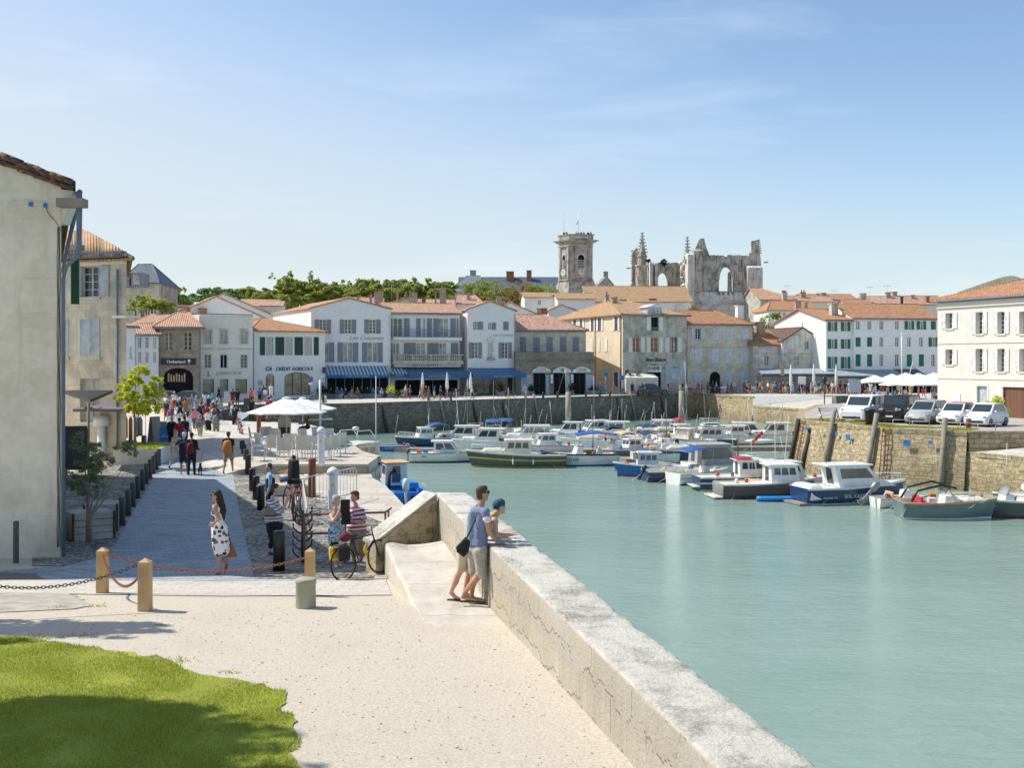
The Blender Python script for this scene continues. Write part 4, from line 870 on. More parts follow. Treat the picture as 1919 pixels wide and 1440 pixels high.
b=bld('old_gable_house','weathered grey stone gable with a finial and curved rakes',1466,154.5,1545,156.5,640,'stone_white',dep=9);b.win(1508,640,1516,655,2,2,fr='shutter_pale',gl='glass_pale',arch=.3);b.win(1488,668,1498,686,2,2,fr='plaster_cream',gl='glass_shop');b.win(1527,668,1538,690,closed='plaster_cream');b.band(663,.14,.07,'stone_grey')
b.roof('front',615,'roof_dark',s0=(1504,0),ov=.15,gutter=None,th=.1);m=MB();c=b.P(1504,614,.0);m.lathe([(.12,0),(.05,.3),(.1,.45),(.02,.8)],c,6);m.build('finial','stone_grey',b.root);b.walls()
b=bld('white_house','white three-storey house with open green shutters and a bright blank gable',1548,152,1599,153,600,'plaster_white',dep=12,bl=(1452,168))
for y0,y1 in((604,621),(636,654),(669,691)):b.row((1560,1584.5),y0,y1,7,rows=4,sh='shutter_green',sw=5,sill=False)
b.roof('side',580,'roof_orange',hl=0,hr=0,ov=.3);b.walls('plaster_bright');b.chim(1556,1568,569,590,'stone_grey',-3)
g=bld('white_house','long white three-storey house with closed and open green shutters',1600,152.5,1758,155,597,'plaster_white',dep=11)
XS=(1608,1629.5,1652,1681,1704,1726.5,1749)
for j,(y0,y1,ks)in enumerate(((602,618,'wwwwGGc'),(632.5,650,'ccwwwwG'),(664.5,687,'ccwwccw'))):
 for x,k in zip(XS,ks):g.win(x-(4.6 if k=='c'else 3.6),y0,x+(4.6 if k=='c'else 3.6),y1,rows=4,closed='shutter_green'if k=='c'else None,sh='shutter_green'if k=='G'else None,sw=5,sill=False)
g.win(1604,706,1756,738,9,1,fr='frame_dark',gl='dark_room',sill=False);g.roof('side',572,'roof_orange',hl=0,hr=0,ov=.3);g.walls()
b.root.name
awning('long grey awning over the cafes below the stone gable',bld('hidden_plane_house','rear shed behind the grey awning',1418,153,1600,154,705,'plaster_cream',dep=1),1428,1566,691,701,706,'awning_grey','awning_slate',3.2,x0b=1416,x1b=1556)
SHED=[o for o in COL.objects if o.name.startswith('hidden_plane_house')][0];bpy.data.objects.remove(SHED)
awning('long grey awning under the first green shuttered windows',g,1567,1692,693,705,709,'awning_grey','awning_slate',3.2,x0b=1562,x1b=1668)
awning('dark slate awning at the right of the green shuttered house',g,1693,1736,692,703,707,'awning_slate','awning_slate',3.2,x0b=1672,x1b=1718)
#white house at the right edge
b=bld('white_quay_house','large cream-white house with white shutters filling the right edge above the parked cars',1757,88,1990,76.9,578,'plaster_ivory',dep=12,base=.3,revl=.34)
b.ze=b.P(1757,563).z
for x0,x1 in((1773,1786),):b.win(x0,587,x1,616,rows=3,sh='shutter_white',sw=7.5,gl='glass_room',fw=.04);b.win(x0,655,x1,684,rows=3,sh='shutter_white',sw=7.5,gl='glass_room',fw=.04)
for x in(1836,1877,1918,1962):b.win(x-6.5,585-(x-1836)*.012,x+6.5,626,rows=5,sh='shutter_white',sw=7.5,gl='glass_room',fw=.04);b.win(x-6.5,654,x+6.5,697,rows=5,sh='shutter_white',sw=7.5,gl='glass_room',fw=.04)
b.band(642,.07,.05);b.band(711,.07,.05);b.band(567,.45,.12)
b.win(1831,724,1850,776,1,1,fr='shutter_pale',gl='shutter_pale',name='door',sill=False,trim='plaster_ivory',rec=.15);b.win(1879,726,1925,786,1,1,fr='timber_brown',gl='garage_planks',name='garage_door',sill=False,rec=.15)
b.box('vent_door',1791,738,1800,772,.01,.05,'white_paint');b.roof('side',527,'roof_orange',hl=.42,hr=0,ov=.35);b.walls()
m=MB();pts=[(1795,548),(1840,532),(1880,519),(1893,517),(1919,526),(1960,545)];A=[b.P(*p,-7.5)for p in pts];B_=[p+V((0,0,-1.6))for p in A];m.loft([A+B_[::-1],[p-b.n*.5 for p in A+B_[::-1]]],0,False);m.build('fire_wall','stone_mossy',b.root)
#clock tower
def tower():
 t=thing('clock_tower','square stone bell tower with a white clock face and people at its balustrade','church tower',(12.5,230,0))
 D=230.;k=lambda x,y,d=0:pt(x,y,D)
 c=pt(1067,500,D);fr_=V((.985,.17,0));lf=V((-.62,.785,0));W1=(1111-1067)/F*D*1.02;W2=(1067-1049)/F*D*1.62
 Z=lambda y:CZ+(YH-y)/F*D
 def Q(a,b,z,e=0):p=c+fr_*(a*W1)+lf*(b*W2)+(fr_*(2*a-1)+lf*(2*b-1))*e;return(p.x,p.y,z)
 def ring(z,e):return[Q(0,0,z,e),Q(1,0,z,e),Q(1,1,z,e),Q(0,1,z,e)]
 m=MB();m.loft([ring(-1,1.3),ring(Z(552),.9),ring(Z(526),.15),ring(Z(524),0),ring(Z(456),0)],0,False);m.build('shaft','stone_church',t)
 m=MB();m.loft([ring(Z(456),.05),ring(Z(454),.4),ring(Z(453),.45),ring(Z(451),.8),ring(Z(449.5),.85),ring(Z(449),.1),ring(Z(440.5),.1),ring(Z(440),.25),ring(Z(438.5),.25)],0,False);m.build('cornice','stone_church',t)
 m=MB();zt,zb=Z(438.5),Z(448)
 for i in range(16):
  p=Q(.25+.5*i/15,0,zb,.15);m.lathe([(.07,0),(.14,.35),(.07,.9)],p,6)
 m.build('balustrade','stone_white',t)
 def panel(name,a0,a1,y0,y1,side,mat,e0=.0,e1=.12,arch=False):
  m=MB();zz0,zz1=Z(y1),Z(y0);n=10
  if arch:pts=[(a0,zz0)]+[(a0,zz1-.8)]+[((a0+a1)/2-(a1-a0)/2*math.cos(math.pi*i/n),zz1-.8+.8*math.sin(math.pi*i/n))for i in range(1,n)]+[(a1,zz1-.8),(a1,zz0)]
  else:pts=[(a0,zz0),(a0,zz1),(a1,zz1),(a1,zz0)]
  nn=V((fr_.y,-fr_.x,0))if side==0 else V((-lf.y,lf.x,0))*(1 if V((-lf.y,lf.x,0)).x<0 else-1)
  def G(a,z):p=c+(fr_*(a*W1)if side==0 else lf*(a*W2));return V((p.x,p.y,z))
  m.loft([[G(*p)+nn*e0 for p in pts],[G(*p)+nn*e1 for p in pts]],0,False);return m.build(name,mat,t)
 for side in(0,1):
  for a in(.04,.80):panel('pilaster',a,a+.16,462,524,side,'stone_church',.002,.22)
  panel('string_course',-.02,1.02,459,461.5,side,'stone_church',.002,.3);panel('string_course',-.02,1.02,523,525,side,'stone_church',.23,.4)
  panel('surround',.31,.68,474,520,side,'stone_white',.002,.14,True);panel('belfry_opening',.36,.63,477,503.5,side,'dark_room',.15,.17,True)
  for i in range(6):panel('louvre',.36,.63,487+i*3,488.6+i*3,side,'stone_grey',.175,.3)
  a_=.5
  nn=V((fr_.y,-fr_.x,0))if side==0 else V((-lf.y,lf.x,0))*(1 if V((-lf.y,lf.x,0)).x<0 else-1);u=fr_ if side==0 else lf;cc=c+u*(a_*(W1 if side==0 else W2))+nn*.2;cc.z=Z(510.5)
  def disc(r,d0,d1,mat,name,par):
   m=MB();m.loft([[cc+nn*d+u*(r*math.cos(6.283*i/20))+V((0,0,r*math.sin(6.283*i/20)))for i in range(20)]for d in(d0,d1)],0,False);return m.build(name,mat,par)
  disc(.85,0,.1,'stone_grey','clock_surround',t);f=disc(.68,.1,.16,'clock_face','clock_face',t)
  m=MB();up=V((0,0,1))
  for ang,L in((-.9,.3),(.55,.5)):
   d=u*math.sin(ang)+up*math.cos(ang);s_=d.cross(nn)*.05;m.loft([[cc+nn*.17-s_,cc+nn*.17+s_,cc+nn*.17+d*L+s_*.3,cc+nn*.17+d*L-s_*.3],[cc+nn*.2-s_,cc+nn*.2+s_,cc+nn*.2+d*L+s_*.3,cc+nn*.2+d*L-s_*.3]],0,False)
  m.build('clock_hands','frame_dark',f)
 p=pt(1084,440,D+3);m=MB();m.tube([(p.x,p.y,Z(446)),(p.x,p.y,Z(397))],.07,6);fp=tag(m.build('flagpole','rail_white',loc=(p.x,p.y,Z(446))),'thin white flagpole on top of the bell tower','flagpole')
 m=MB();A=[(p.x-.05,p.y,Z(408)),(p.x-.35,p.y+.1,Z(412)),(p.x-.6,p.y,Z(417)),(p.x-.35,p.y-.1,Z(419)),(p.x-.05,p.y,Z(413))];m.loft([A,[(a[0],a[1]+.03,a[2])for a in A]],0,False);tag(m.build('flag','shutter_blue',loc=A[0]),'small pale blue and white flag hanging limp over the tower','flag')
 p=pt(1057,440,D+2);m=MB();m.tube([(p.x,p.y,Z(446)),(p.x,p.y,Z(399))],.035,5);tag(m.build('aerial','steel',loc=(p.x,p.y,Z(446))),'thin lightning rod at the left of the bell tower top','lightning rod')
tower()
#ruined abbey church
def ruins():
 t=thing('ruined_church','roofless ruined stone church with pinnacles and pointed arch openings','church ruin',(38,232,0))
 def Z(y,D=230.):return CZ+(YH-y)/F*D
 def poly(name,pts,D,th,mat='stone_church',hole=None,jag=0,seed=1):
  rng=random.Random(seed);P=[pt(x,y,D)for x,y in pts]
  me=bpy.data.meshes.new(name);b=bmesh.new()
  def loop(L):vs=[b.verts.new(p)for p in L];return[b.edges.new((vs[i],vs[(i+1)%len(vs)]))for i in range(len(vs))]
  es=loop(P)
  if hole:es+=loop([pt(x,y,D)for x,y in hole])
  bmesh.ops.triangle_fill(b,use_beauty=True,use_dissolve=False,edges=es)
  r=bmesh.ops.extrude_face_region(b,geom=b.faces[:]);bmesh.ops.translate(b,verts=[v for v in r['geom']if isinstance(v,bmesh.types.BMVert)],vec=(th*.12,th,0))
  bmesh.ops.recalc_face_normals(b,faces=b.faces);inv=wm(t).inverted();b.transform(inv);b.to_mesh(me);b.free();autouv(me,wm(t).translation);me.materials.append(MAT[mat])
  o=bpy.data.objects.new(name,me);COL.objects.link(o);o.parent=t;WM[o.name]=wm(t);return o
 def jag(x0,y0,x1,y1,n,a,seed):
  rng=random.Random(seed);return[(x0+(x1-x0)*i/n+rng.uniform(-.3,.3),y0+(y1-y0)*i/n+rng.uniform(-a,a))for i in range(n+1)]
 def gothic(cx,w,ytop,yspring,ybot,n=7):
  L=[]
  for i in range(n+1):a=i/n;L.append((cx-w*(1-(1-math.cos(a*math.pi/2))**.9*1),yspring+(ytop-yspring)*math.sin(a*math.pi/2)**.9))
  Rr=[(2*cx-x,y)for x,y in reversed(L[:-1])];return[(cx-w,ybot)]+L+Rr+[(cx+w,ybot)]
 body=[(1287,600),(1288,478)]+jag(1300,478,1316,477,3,.8,2)+[(1317,480)]+jag(1332,478,1357,479,8,.8,3)+[(1357,481),(1363,481),(1363,478)]+jag(1364,478,1402,479,10,.8,4)+[(1403,484),(1404,475),(1408,473),(1408,452),(1420,450),(1422,470),(1425,480),(1427,510),(1427,560),(1428,600)]
 w=poly('nave_wall',body,228,1.6,hole=gothic(1360.5,13,500,525,546))
 m=MB()
 for e,r in((1.5,.28),(4.5,.2)):
  L=gothic(1360.5,13+e,500-e*1.3,525,546)[1:-1];m.tube([pt(x,y,227.8)for x,y in L],r,6)
 m.build('arch_moulding','stone_church',w)
 def butt(name,x0,x1,yt,yb,D,d,mat='stone_church',cap=3):
  m=MB();a,b_=pt(x0,yt,D),pt(x1,yt,D);zb=Z(yb,D);q=V((0,-d,0));A=[V((a.x,a.y,0))+q,V((b_.x,b_.y,0))+q,V((b_.x,b_.y,0))+V((0,1,0)),V((a.x,a.y,0))+V((0,1,0))]
  rings=[]
  n=10
  for i in range(n+1):
   z=zb+(a.z-zb)*i/n;g=.06*math.sin(i*2.3);rings.append([V((p.x+g*.3,p.y+g,z))for p in A])
  top=[V((p.x,p.y+(d*.8 if j<2 else 0),a.z+cap*.18))for j,p in enumerate(A)];rings.append(top);m.loft(rings,0,False);return m.build(name,mat,t)
 butt('buttress',1298,1312,472,600,228,2.0);butt('buttress',1398,1426,503,600,228,1.6,'stone_white');butt('buttress',1293,1331,505,566,228,1.0,'stone_church',1);butt('buttress',1285,1297,480,600,228,3.,'stone_white')
 def turret(name,cx,w,yt,yb,ytip,D,n=8,crock=True,lean=0,cut=None,mat='stone_church'):
  c=pt(cx,yt,D);r=w/2/F*D;zb,zt,zp=Z(yb,D),c.z,Z(ytip,D);rings=[]
  def rg(z,rr,o=0):return[(c.x+o+rr*math.cos(6.283*j/n+.4),c.y+rr*math.sin(6.283*j/n+.4),z)for j in range(n)]
  rings=[rg(zb,r*1.05),rg(zt-.5,r),rg(zt-.3,r*1.15),rg(zt,r*1.15),rg(zt+.05,r*.92)]
  h=zp-zt
  for i in range(1,8):f=i/8;rings.append(rg(zt+h*f,max(.12,r*.92*(1-f)+.1*math.sin(i*2.1)*.3),lean*f))
  rings.append(rg(zp,.22,lean));m=MB();m.loft(rings,0,False)
  if crock:
   for i in range(1,7):
    f=i/7;rr=r*.92*(1-f)+.12
    for s_ in(-1,1):m.ell((c.x+lean*f+s_*rr,c.y-.1,zt+h*f),(.32,.2,.16),6,4)
   m.ell((c.x+lean,c.y,zp),(.42,.4,.16),6,4)
  return m.build(name,mat,t)
 turret('pinnacle',1203.5,17,479,497,437,228);turret('stair_turret',1202,22,497,600,494,228.5,12,False)
 turret('pinnacle',1288,11,488,500,445,229,lean=0);turret('pinnacle',1318,13,474,480,448,228,lean=-.3);turret('pinnacle',1421,7,478,505,450,228,lean=0)
 poly('broken_gable',[(1300,480),(1301,470),(1309,452),(1312,447),(1320,447),(1322,460),(1328,474),(1329,480)],228.6,1.5)
 poly('broken_gable',[(1408,506),(1408,452),(1419,450),(1419,506)],228.4,2)
 poly('transept_wall',[(1184,600),(1184,492),(1185,475)]+jag(1187,470,1194,464,4,1,9)+[(1196,470),(1197,600)],230,1.5)
 m=MB()
 rng=random.Random(8)
 for i in range(16):
  p=pt(1184.5+rng.uniform(-1,1),470+i*4.6,229.6);m.ell(p,(.3,.3,.22),6,4)
 m.build('crockets','stone_grey',t)
 poly('choir_wall',[(1213,600),(1214,490),(1217,488),(1222,492)]+jag(1224,492,1276,493,14,.8,5)+[(1277,497),(1278,600)],236,1.5,'stone_church',gothic(1241,10,511,535,556))
 for x in(1220,1229):butt('pier',x-3,x+3,494,600,235,1.2,'stone_white',1)
 poly('broken_pier',[(1276,600),(1276,494),(1280,490),(1284,478),(1288,480),(1290,490),(1296,497),(1299,515),(1297,530),(1300,560),(1304,600)],231,3.)
 m=MB();rng=random.Random(4)
 for i in range(60):
  p=pt(1288+5*math.sin(i*.9)+rng.uniform(-7,7),rng.uniform(490,575),230.2-rng.random()*.8);m.ell(p,(rng.uniform(.2,.7),.7,rng.uniform(.3,1.1)),6,5)
 m.build('rubble_core','stone_white',t)
 poly('inner_pier',[(1363,560),(1364,512),(1367,508),(1371,513),(1372,560)],240,1.2)
 L=[(1310,606),(1311,548)];x=1311
 for x0 in(1345,1354,1363,1372,1391):L+=[(x0,548),(x0,553),(x0+4,553),(x0+4,548)]
 poly('lower_wall',L+[(1428,547),(1428,606)],226,1.2,'stone_white')
 m=MB();pts=[(1332,585)]+[(1375-44*math.cos(math.pi*i/14),585-18*math.sin(math.pi*i/14))for i in range(15)];m.tube([pt(x,y,225.8)for x,y in pts[1:]],.25,6);m.build('blind_arch','stone_grey',t)
 for x,s_ in((1181,-1),(1432,1)):
  m=MB();a=pt(x,503 if s_<0 else 492,228);m.tube([a,a+V((s_*.6,0,.05)),a+V((s_*.9,0,-.02))],[.18,.2,.1],6);m.build('gargoyle','stone_grey',t)
ruins()
#houses and roofs of the town behind
def back(name,label,x0,x1,ye,yr,D,wall,rmat,kind='side',dep=9,hl=0,hr=0,s0=None,wins=(),ch=(),bl=None,D2=None,cat='house',wallL=None):
 b=bld(name,label,x0,D,x1,D2 or D+.5,ye,wall,dep=dep,bl=bl,cat=cat)
 for(x,y0,y1,w)in wins:b.win(x-w/2,y0,x+w/2,y1,2,2,gl='glass_room',sill=False)
 b.roof(kind,yr,rmat,hl=hl,hr=hr,s0=(s0,0)if s0 else .5,ov=.3,gutter=None);b.walls(wallL)
 for c in ch:b.chim(*c)
 return b
back('slate_manor','long slate-roofed manor with brick chimneys behind the garden trees',860,1047,552,521,262,'stone_white','slate',hl=.0,hr=0,dep=14,ch=((881,892,507,524,'chimney_stone',-5),(949,963,509,526,'brick_red',-6),(987,996,507,528,'brick_red',-6)),cat='manor')
back('slate_pavilion','slate hipped pavilion end at the left of the manor roof',840,900,547,518,258,'stone_white','slate_light',hl=.6,hr=.0,dep=12,cat='pavilion')
back('slate_gable','grey gable with a chimney just right of the bell tower',1112,1158,545,519,268,'stone_grey','slate_light','front',s0=1137,ch=((1131,1139,509,530,'chimney_stone',-4),))
back('mansard_house','tall grey mansion with a slate mansard roof behind the stone house',225,298,530,497,150,'stone_grey','slate',hl=.2,hr=.45,dep=12,cat='mansion')
for x in(239,263):
 a=pt(x,538,147.5);t=[o for o in COL.objects if o.name=='mansard_house'][0];m=MB();m.box((a.x,a.y,a.z+.9),(1.5,3,1.9));d_=m.build('dormer','slate_light',t);m=MB();m.box((a.x,a.y-1.52,a.z+.9),(.9,.08,1.3));m.build('window','glass_pale',d_)
T_=[('tiled_house','long low tile roof running behind the pine at the left',300,372,577,574,168,'plaster_cream','roof_dark'),('white_house','small white-walled house with a shallow gable behind the white gables',446,515,575,563,190,'plaster_white','roof_salmon'),('tiled_house','pinkish roof below the tree line left of the chimneys',488,528,574,566,178,'plaster_cream','roof_pink')]
for a in T_:back(*a)
back('tiled_house','grey gable end among the chimneys behind the hotel',712,775,576,558,160,'stone_grey','roof_salmon',s0=768,kind='front',dep=8,ch=((771,782,549,578,'chimney_stone',0,1),(702,718,547,574,'chimney_stone',-3,3),(692,697,553,574,'chimney_stone',-3)))
back('tiled_house','rust-red chimney house right behind the hotel gable',660,716,576,560,166,'plaster_cream','roof_pink',ch=((703,716,561,578,'brick_red',1),(669,674,556,572,'chimney_stone',-3)))
back('tiled_house','low roof with tall chimney stack behind the balcony wing',775,850,577,563,165,'plaster_cream','roof_pink',ch=((824,836,540,576,'chimney_stone',0),(790,798,558,576,'brick_red',0),(815,818,547,570,'chimney_stone',-2),(742,747,546,570,'chimney_stone',-3),(767,770,546,570,'chimney_stone',-3)))
back('tiled_house','pale low house with a sloping tile roof under the garden trees',838,905,570,555,185,'plaster_cream','roof_pink',hl=.3,hr=.2,ch=((845,855,557,572,'chimney_stone',0),(875,881,549,566,'chimney_stone',-2)))
back('gabled_house','small white gable with a tiled rake right of the narrow hotel wing',927,1003,588,568,168,'plaster_white','roof_salmon','front',s0=955,dep=10,ch=((1006,1014,578,600,'chimney_stone',-1),(1014,1025,578,600,'brick_red',-1.5),(930,940,556,572,'chimney_stone',-4)))
back('white_house','low white house with a wide tile roof below the bell tower',983,1052,558,550,205,'plaster_bright','roof_mossy',wins=((1011,563,571,5),),ch=((1029,1033,549,560,'white_paint',-1),))
back('white_house','white house wall between the terracotta roofs below the tower',1045,1115,561,551,200,'plaster_bright','roof_mossy',ch=((1096,1100,559,568,'white_paint',0),))
back('white_house','tiny white gable between the rooftops left of the corner house',1028,1080,583,572,178,'plaster_white','roof_pink','front',s0=1052)
back('long_tiled_house','very long terracotta roof running below the ruined church',1100,1296,566,538,212,'plaster_white','roof_mossy',hl=0,hr=0,dep=16,wins=((1222,570,576,4),(1232,570,576,4)),ch=((1175,1182,552,562,'stone_grey',-4),(1236,1242,549,558,'parasol',-6),(1243,1249,549,558,'parasol',-6),(1160,1172,561,572,'stone_grey',-1),(1216,1228,560,570,'brick_red',-1),(1268,1280,573,600,'plaster_cream',0)))
back('tiled_house','orange roof falling away right of the ruined church',1425,1490,562,542,215,'stone_grey','roof_salmon',hl=0,hr=.7,dep=14)
back('white_house','white house with a reddish roof and green shutters behind the garden bush',1440,1530,582,566,190,'plaster_white','roof_orange',hl=.2,wins=((1458,586,594,5),(1470,586,594,5)),ch=((1490,1500,564,584,'chimney_stone',0),(1508,1513,567,582,'chimney_stone',0),(1466,1474,548,564,'stone_grey',-6)))
back('tiled_house','low tiled houses skyline left of the long orange roof',1480,1560,566,556,215,'plaster_cream','roof_salmon',ch=((1500,1509,548,560,'chimney_stone',-3,2),(1466,1472,545,560,'brick_red',-3)))
back('tiled_house','long bright orange roof on the skyline',1508,1606,562,553,220,'plaster_cream','roof_orange',ch=((1539,1547,549,560,'chimney_stone',-3),(1530,1535,550,560,'stone_grey',-3)))
back('white_house','pale gabled house on the skyline above the green shuttered row',1628,1700,574,556,200,'plaster_bright','roof_pink',bl=(1600,212),ch=((1612,1622,550,575,'stone_grey',-2),(1660,1668,548,560,'chimney_stone',-5),(1688,1692,556,574,'timber_dark',0)),wallL='plaster_bright')
back('tiled_house','skyline roofs at the far right behind the cream house',1690,1775,571,556,205,'plaster_cream','roof_salmon',ch=((1672,1680,547,562,'chimney_stone',-5),(1735,1741,556,568,'brick_red',-1),(1707,1713,553,562,'chimney_stone',-3)))
back('tiled_house','narrow roof with a mossy chimney next to the skyline gable',1596,1640,575,563,196,'plaster_cream','roof_orange')
m=None
for i,(x,y0,y1,D)in enumerate(((1663,535,556,200),(1563,544,560,220),(1131,560,585,168),(734,533,560,175),(1476,535,560,220),(1630,537,556,200))):
 a,b_=pt(x,y0,D),pt(x,y1+14,D);m=MB();m.tube([a,b_],.03,4);m.tube([a+V((-.7,0,-.1)),a+V((.7,0,-.1))],.02,4)
 for k in range(5):m.tube([a+V((-.6+.3*k,0,-.35)),a+V((-.6+.3*k,0,.15))],.015,4)
 tag(m.build('television_aerial','steel',loc=b_),['aerial above the pale skyline gable','aerial over the long bright orange roof','aerial mast on the roof left of the corner stone house','thin aerial in front of the tree line behind the hotel','aerial right of the ruined church','aerial above the mossy chimney on the skyline'][i],'aerial','television aerials on the roofs')
#trees
def tree(name,label,base,h,blobs,n,leaf,mat,cat='tree',trunk=.2,group=None,seed=1,trunks=None,branch=True,asp=1.6,fill=.55,tm='bark'):
 """blobs: (dx, dy, z, rx, ry, rz) in metres; leaves scattered through them with gaps between clumps"""
 rng=random.Random(seed);t=thing(name,label,cat,base,0,group);B=V(base);m=MB()
 for i,(dx,dy,z,rx,ry,rz)in enumerate(trunks or blobs[:5]):
  e=B+V((dx,dy,z));k=B+V((dx*.25,dy*.25,z*.45));m.tube([B+V((.02*i,0,-.2)),B+V((dx*.08,dy*.08,z*.25)),k,e],[trunk,trunk*.8,trunk*.5,trunk*.15],7)
  if branch:
   for j in range(4):
    a=rng.random()*6.28;q=k.lerp(e,rng.random());m.tube([q,q+V((rx*.7*math.cos(a),ry*.7*math.sin(a),rz*rng.uniform(-.2,.7)))],[trunk*.3,trunk*.08],5)
 m.build('trunk',tm,t);vs=[];fs=[];tot=sum(b[3]*b[4]*b[5]for b in blobs)**1
 for(dx,dy,z,rx,ry,rz)in blobs:
  cnt=int(n*rx*ry*rz/tot);subs=[]
  for k in range(max(5,int(10*fill*2))):
   while True:
    p=V((rng.uniform(-1,1),rng.uniform(-1,1),rng.uniform(-1,1)))
    if .2<p.length<1:break
   subs.append((p*(.85/max(.5,p.length))*rng.uniform(.6,1.05),rng.uniform(.22,.42)))
  for k in range(cnt):
   s_,r=rng.choice(subs)
   p=V((rng.gauss(0,1),rng.gauss(0,1),rng.gauss(0,1)));p=p.normalized()*r*rng.random()**.4+s_
   c=B+V((dx+p.x*rx,dy+p.y*ry,z+p.z*rz));a=V((rng.gauss(0,1),rng.gauss(0,1),rng.gauss(0,.6))).normalized();b_=a.cross(V((rng.gauss(0,1),rng.gauss(0,1),rng.gauss(0,1)))).normalized();L=leaf*rng.uniform(.6,1.3)
   i=len(vs);vs+=[c-a*L*.5,c+b_*L*.5/asp,c+a*L*.5,c-b_*L*.5/asp];fs.append((i,i+1,i+2,i+3))
 me=bpy.data.meshes.new('crown');inv=wm(t).inverted();me.from_pydata([tuple(inv@v)for v in vs],[],fs);me.materials.append(MAT[mat]);o=bpy.data.objects.new('crown',me);COL.objects.link(o);o.parent=t
 return t
rng=random.Random(21)
kinds=[]
def far_tree(x,ytop,ybot,w,D,mat,lab,name='broadleaf_tree',seed=None,leaf=.62,n=9500,wispy=0):
 zt,zb=CZ+(YH-ytop)/F*D,CZ+(YH-ybot)/F*D;X=(x-XC)/F*D;W=w/F*D/2*1.6;r=random.Random(seed or int(x));bl=[]
 for k in range(12):
  f=r.random();zz=zb+(zt-zb)*(.25+.62*f);ww=W*(1.1-.55*f);a=r.random()*6.28;s_=r.uniform(.32,.5)
  bl.append((ww*.62*math.cos(a),W*.62*math.sin(a),zz,W*s_,W*s_,(zt-zb)*.2))
 bl.append((0,0,zt-(zt-zb)*.2,W*.38,W*.4,(zt-zb)*.2))
 if wispy:
  for k in range(5):bl.append((W*r.uniform(-.8,.8),0,zt+(zt-zb)*r.uniform(-.05,.12),W*.12,W*.12,(zt-zb)*.12))
 return tree(name,lab,(X,D,0),zt,bl,n,leaf,mat,trunk=.3,seed=int(x),group='trees on the skyline behind the town',branch=False)
tl=[(330,546,590,40,'pale leafy tree at the left end of the skyline tree line'),(470,540,585,46,'rounded tree behind the white gables'),(500,541,585,40,'small skyline tree right of the white gables'),(545,518,585,66,'tallest bushy tree rising left of the hotel'),(592,524,585,56,'full round skyline tree above the hotel side wall'),(634,528,585,46,'skyline tree directly above the hotel gable'),(672,530,585,48,'skyline tree right of the hotel gable'),(700,522,580,50,'rugged skyline tree behind the hotel chimneys'),(742,523,580,50,'upright skyline tree above the balcony wing'),(776,527,580,46,'wispy skyline tree over the chimneys'),(806,528,578,44,'yellowish skyline tree near the manor'),(834,529,575,44,'last skyline tree touching the manor roof')]
tl+=[(x+19,a+8,b_,w*.9,'lower crown just right of the '+lab)for x,a,b_,w,lab in tl[1:11]]
for i,(x,a,b_,w,lab)in enumerate(tl):far_tree(x,a+2,b_,w,215+(i%3)*8,'leaf_far',lab,wispy=i%3==0)
D=205.
tree('umbrella_pine','broad dark green umbrella pine above the white gables',((402-XC)/F*D,D,0),18,[((x-402)/F*D,R.uniform(-2,2),CZ+(YH-y)/F*D,1.9,2.2,1.0)for x,y in((362,560),(374,554),(386,550),(398,547),(410,546),(422,548),(434,552),(446,558),(380,562),(400,560),(420,560),(440,564))],5200,.42,'leaf_pine',seed=3)
for x,a,b_,w,mt_,lab in((265,553,592,46,'leaf_far','yellow-green bush below the grey mansion'),(292,560,592,52,'leaf_far','low spreading bush right of the one below the mansion'),(885,527,585,44,'leaf_far','bushy tree in front of the manor roof, leftmost'),(917,525,580,46,'leaf_far','green tree before the middle of the manor roof'),(945,540,592,58,'leaf_rust','brownish spreading tree below the manor chimneys'),(985,529,585,50,'leaf_rust','red-brown tree left of the bell tower garden'),(1022,530,580,48,'leaf_far','green tree touching the bell tower'),(905,556,592,40,'leaf_rust','small rusty shrub under the manor trees')):
 far_tree(x,a,b_,w,222 if a<545 and x>800 else(128 if x<300 else 196),mt_,lab,n=2400,leaf=.42 if x>300 else .3)
for x,a,b_,w,mt_,D_,lab in((1300,567,612,34,'leaf_rust',205,'dark bush at the foot of the ruined church'),(1435,590,632,40,'leaf_far',175,'leafy garden tree beside the blank white gable'),(1452,582,600,26,'leaf_far',180,'vine-like shrub over the low roof'),(1598,560,575,26,'leaf_dark',205,'dark creeper among the skyline chimneys'),(1243,488,500,16,'leaf_dark',236,'wild shrub on the ruined wall top'),(1285,482,496,8,'leaf_far',229,'bright weeds growing at a ruined pinnacle'),(1212,487,493,10,'leaf_dark',228,'tuft of weeds beside the stair turret')):
 zt,zb=CZ+(YH-a)/F*D_,CZ+(YH-b_)/F*D_;W=w/F*D_/2;Rr=random.Random(int(x))
 tree('shrub',lab,((x-XC)/F*D_,D_-1.5,zb),zt-zb,[(W*Rr.uniform(-.6,.6),Rr.uniform(-.5,.5),(zt-zb)*Rr.uniform(.2,.85),W*.5,W*.5,(zt-zb)*.3)for _ in range(6)],900,.3,mt_,'shrub',.08,seed=int(x),branch=False)
B=pt(252,848,46.3);B.z=.68
pl_=MB()
sc=B.y/F
blobs=[]
rr=random.Random(5)
for(x,y,r_)in((232,712,14),(248,697,15),(268,692,17),(288,712,16),(296,735,15),(275,730,22),(250,738,24),(228,740,16),(240,765,20),(268,765,22),(290,760,15),(256,715,20),(222,722,9),(277,752,15)):
 blobs.append(((x-252)*sc,rr.uniform(-.5,.5),(846-y)*sc,r_*sc*.9,r_*sc*.8,r_*sc*.8))
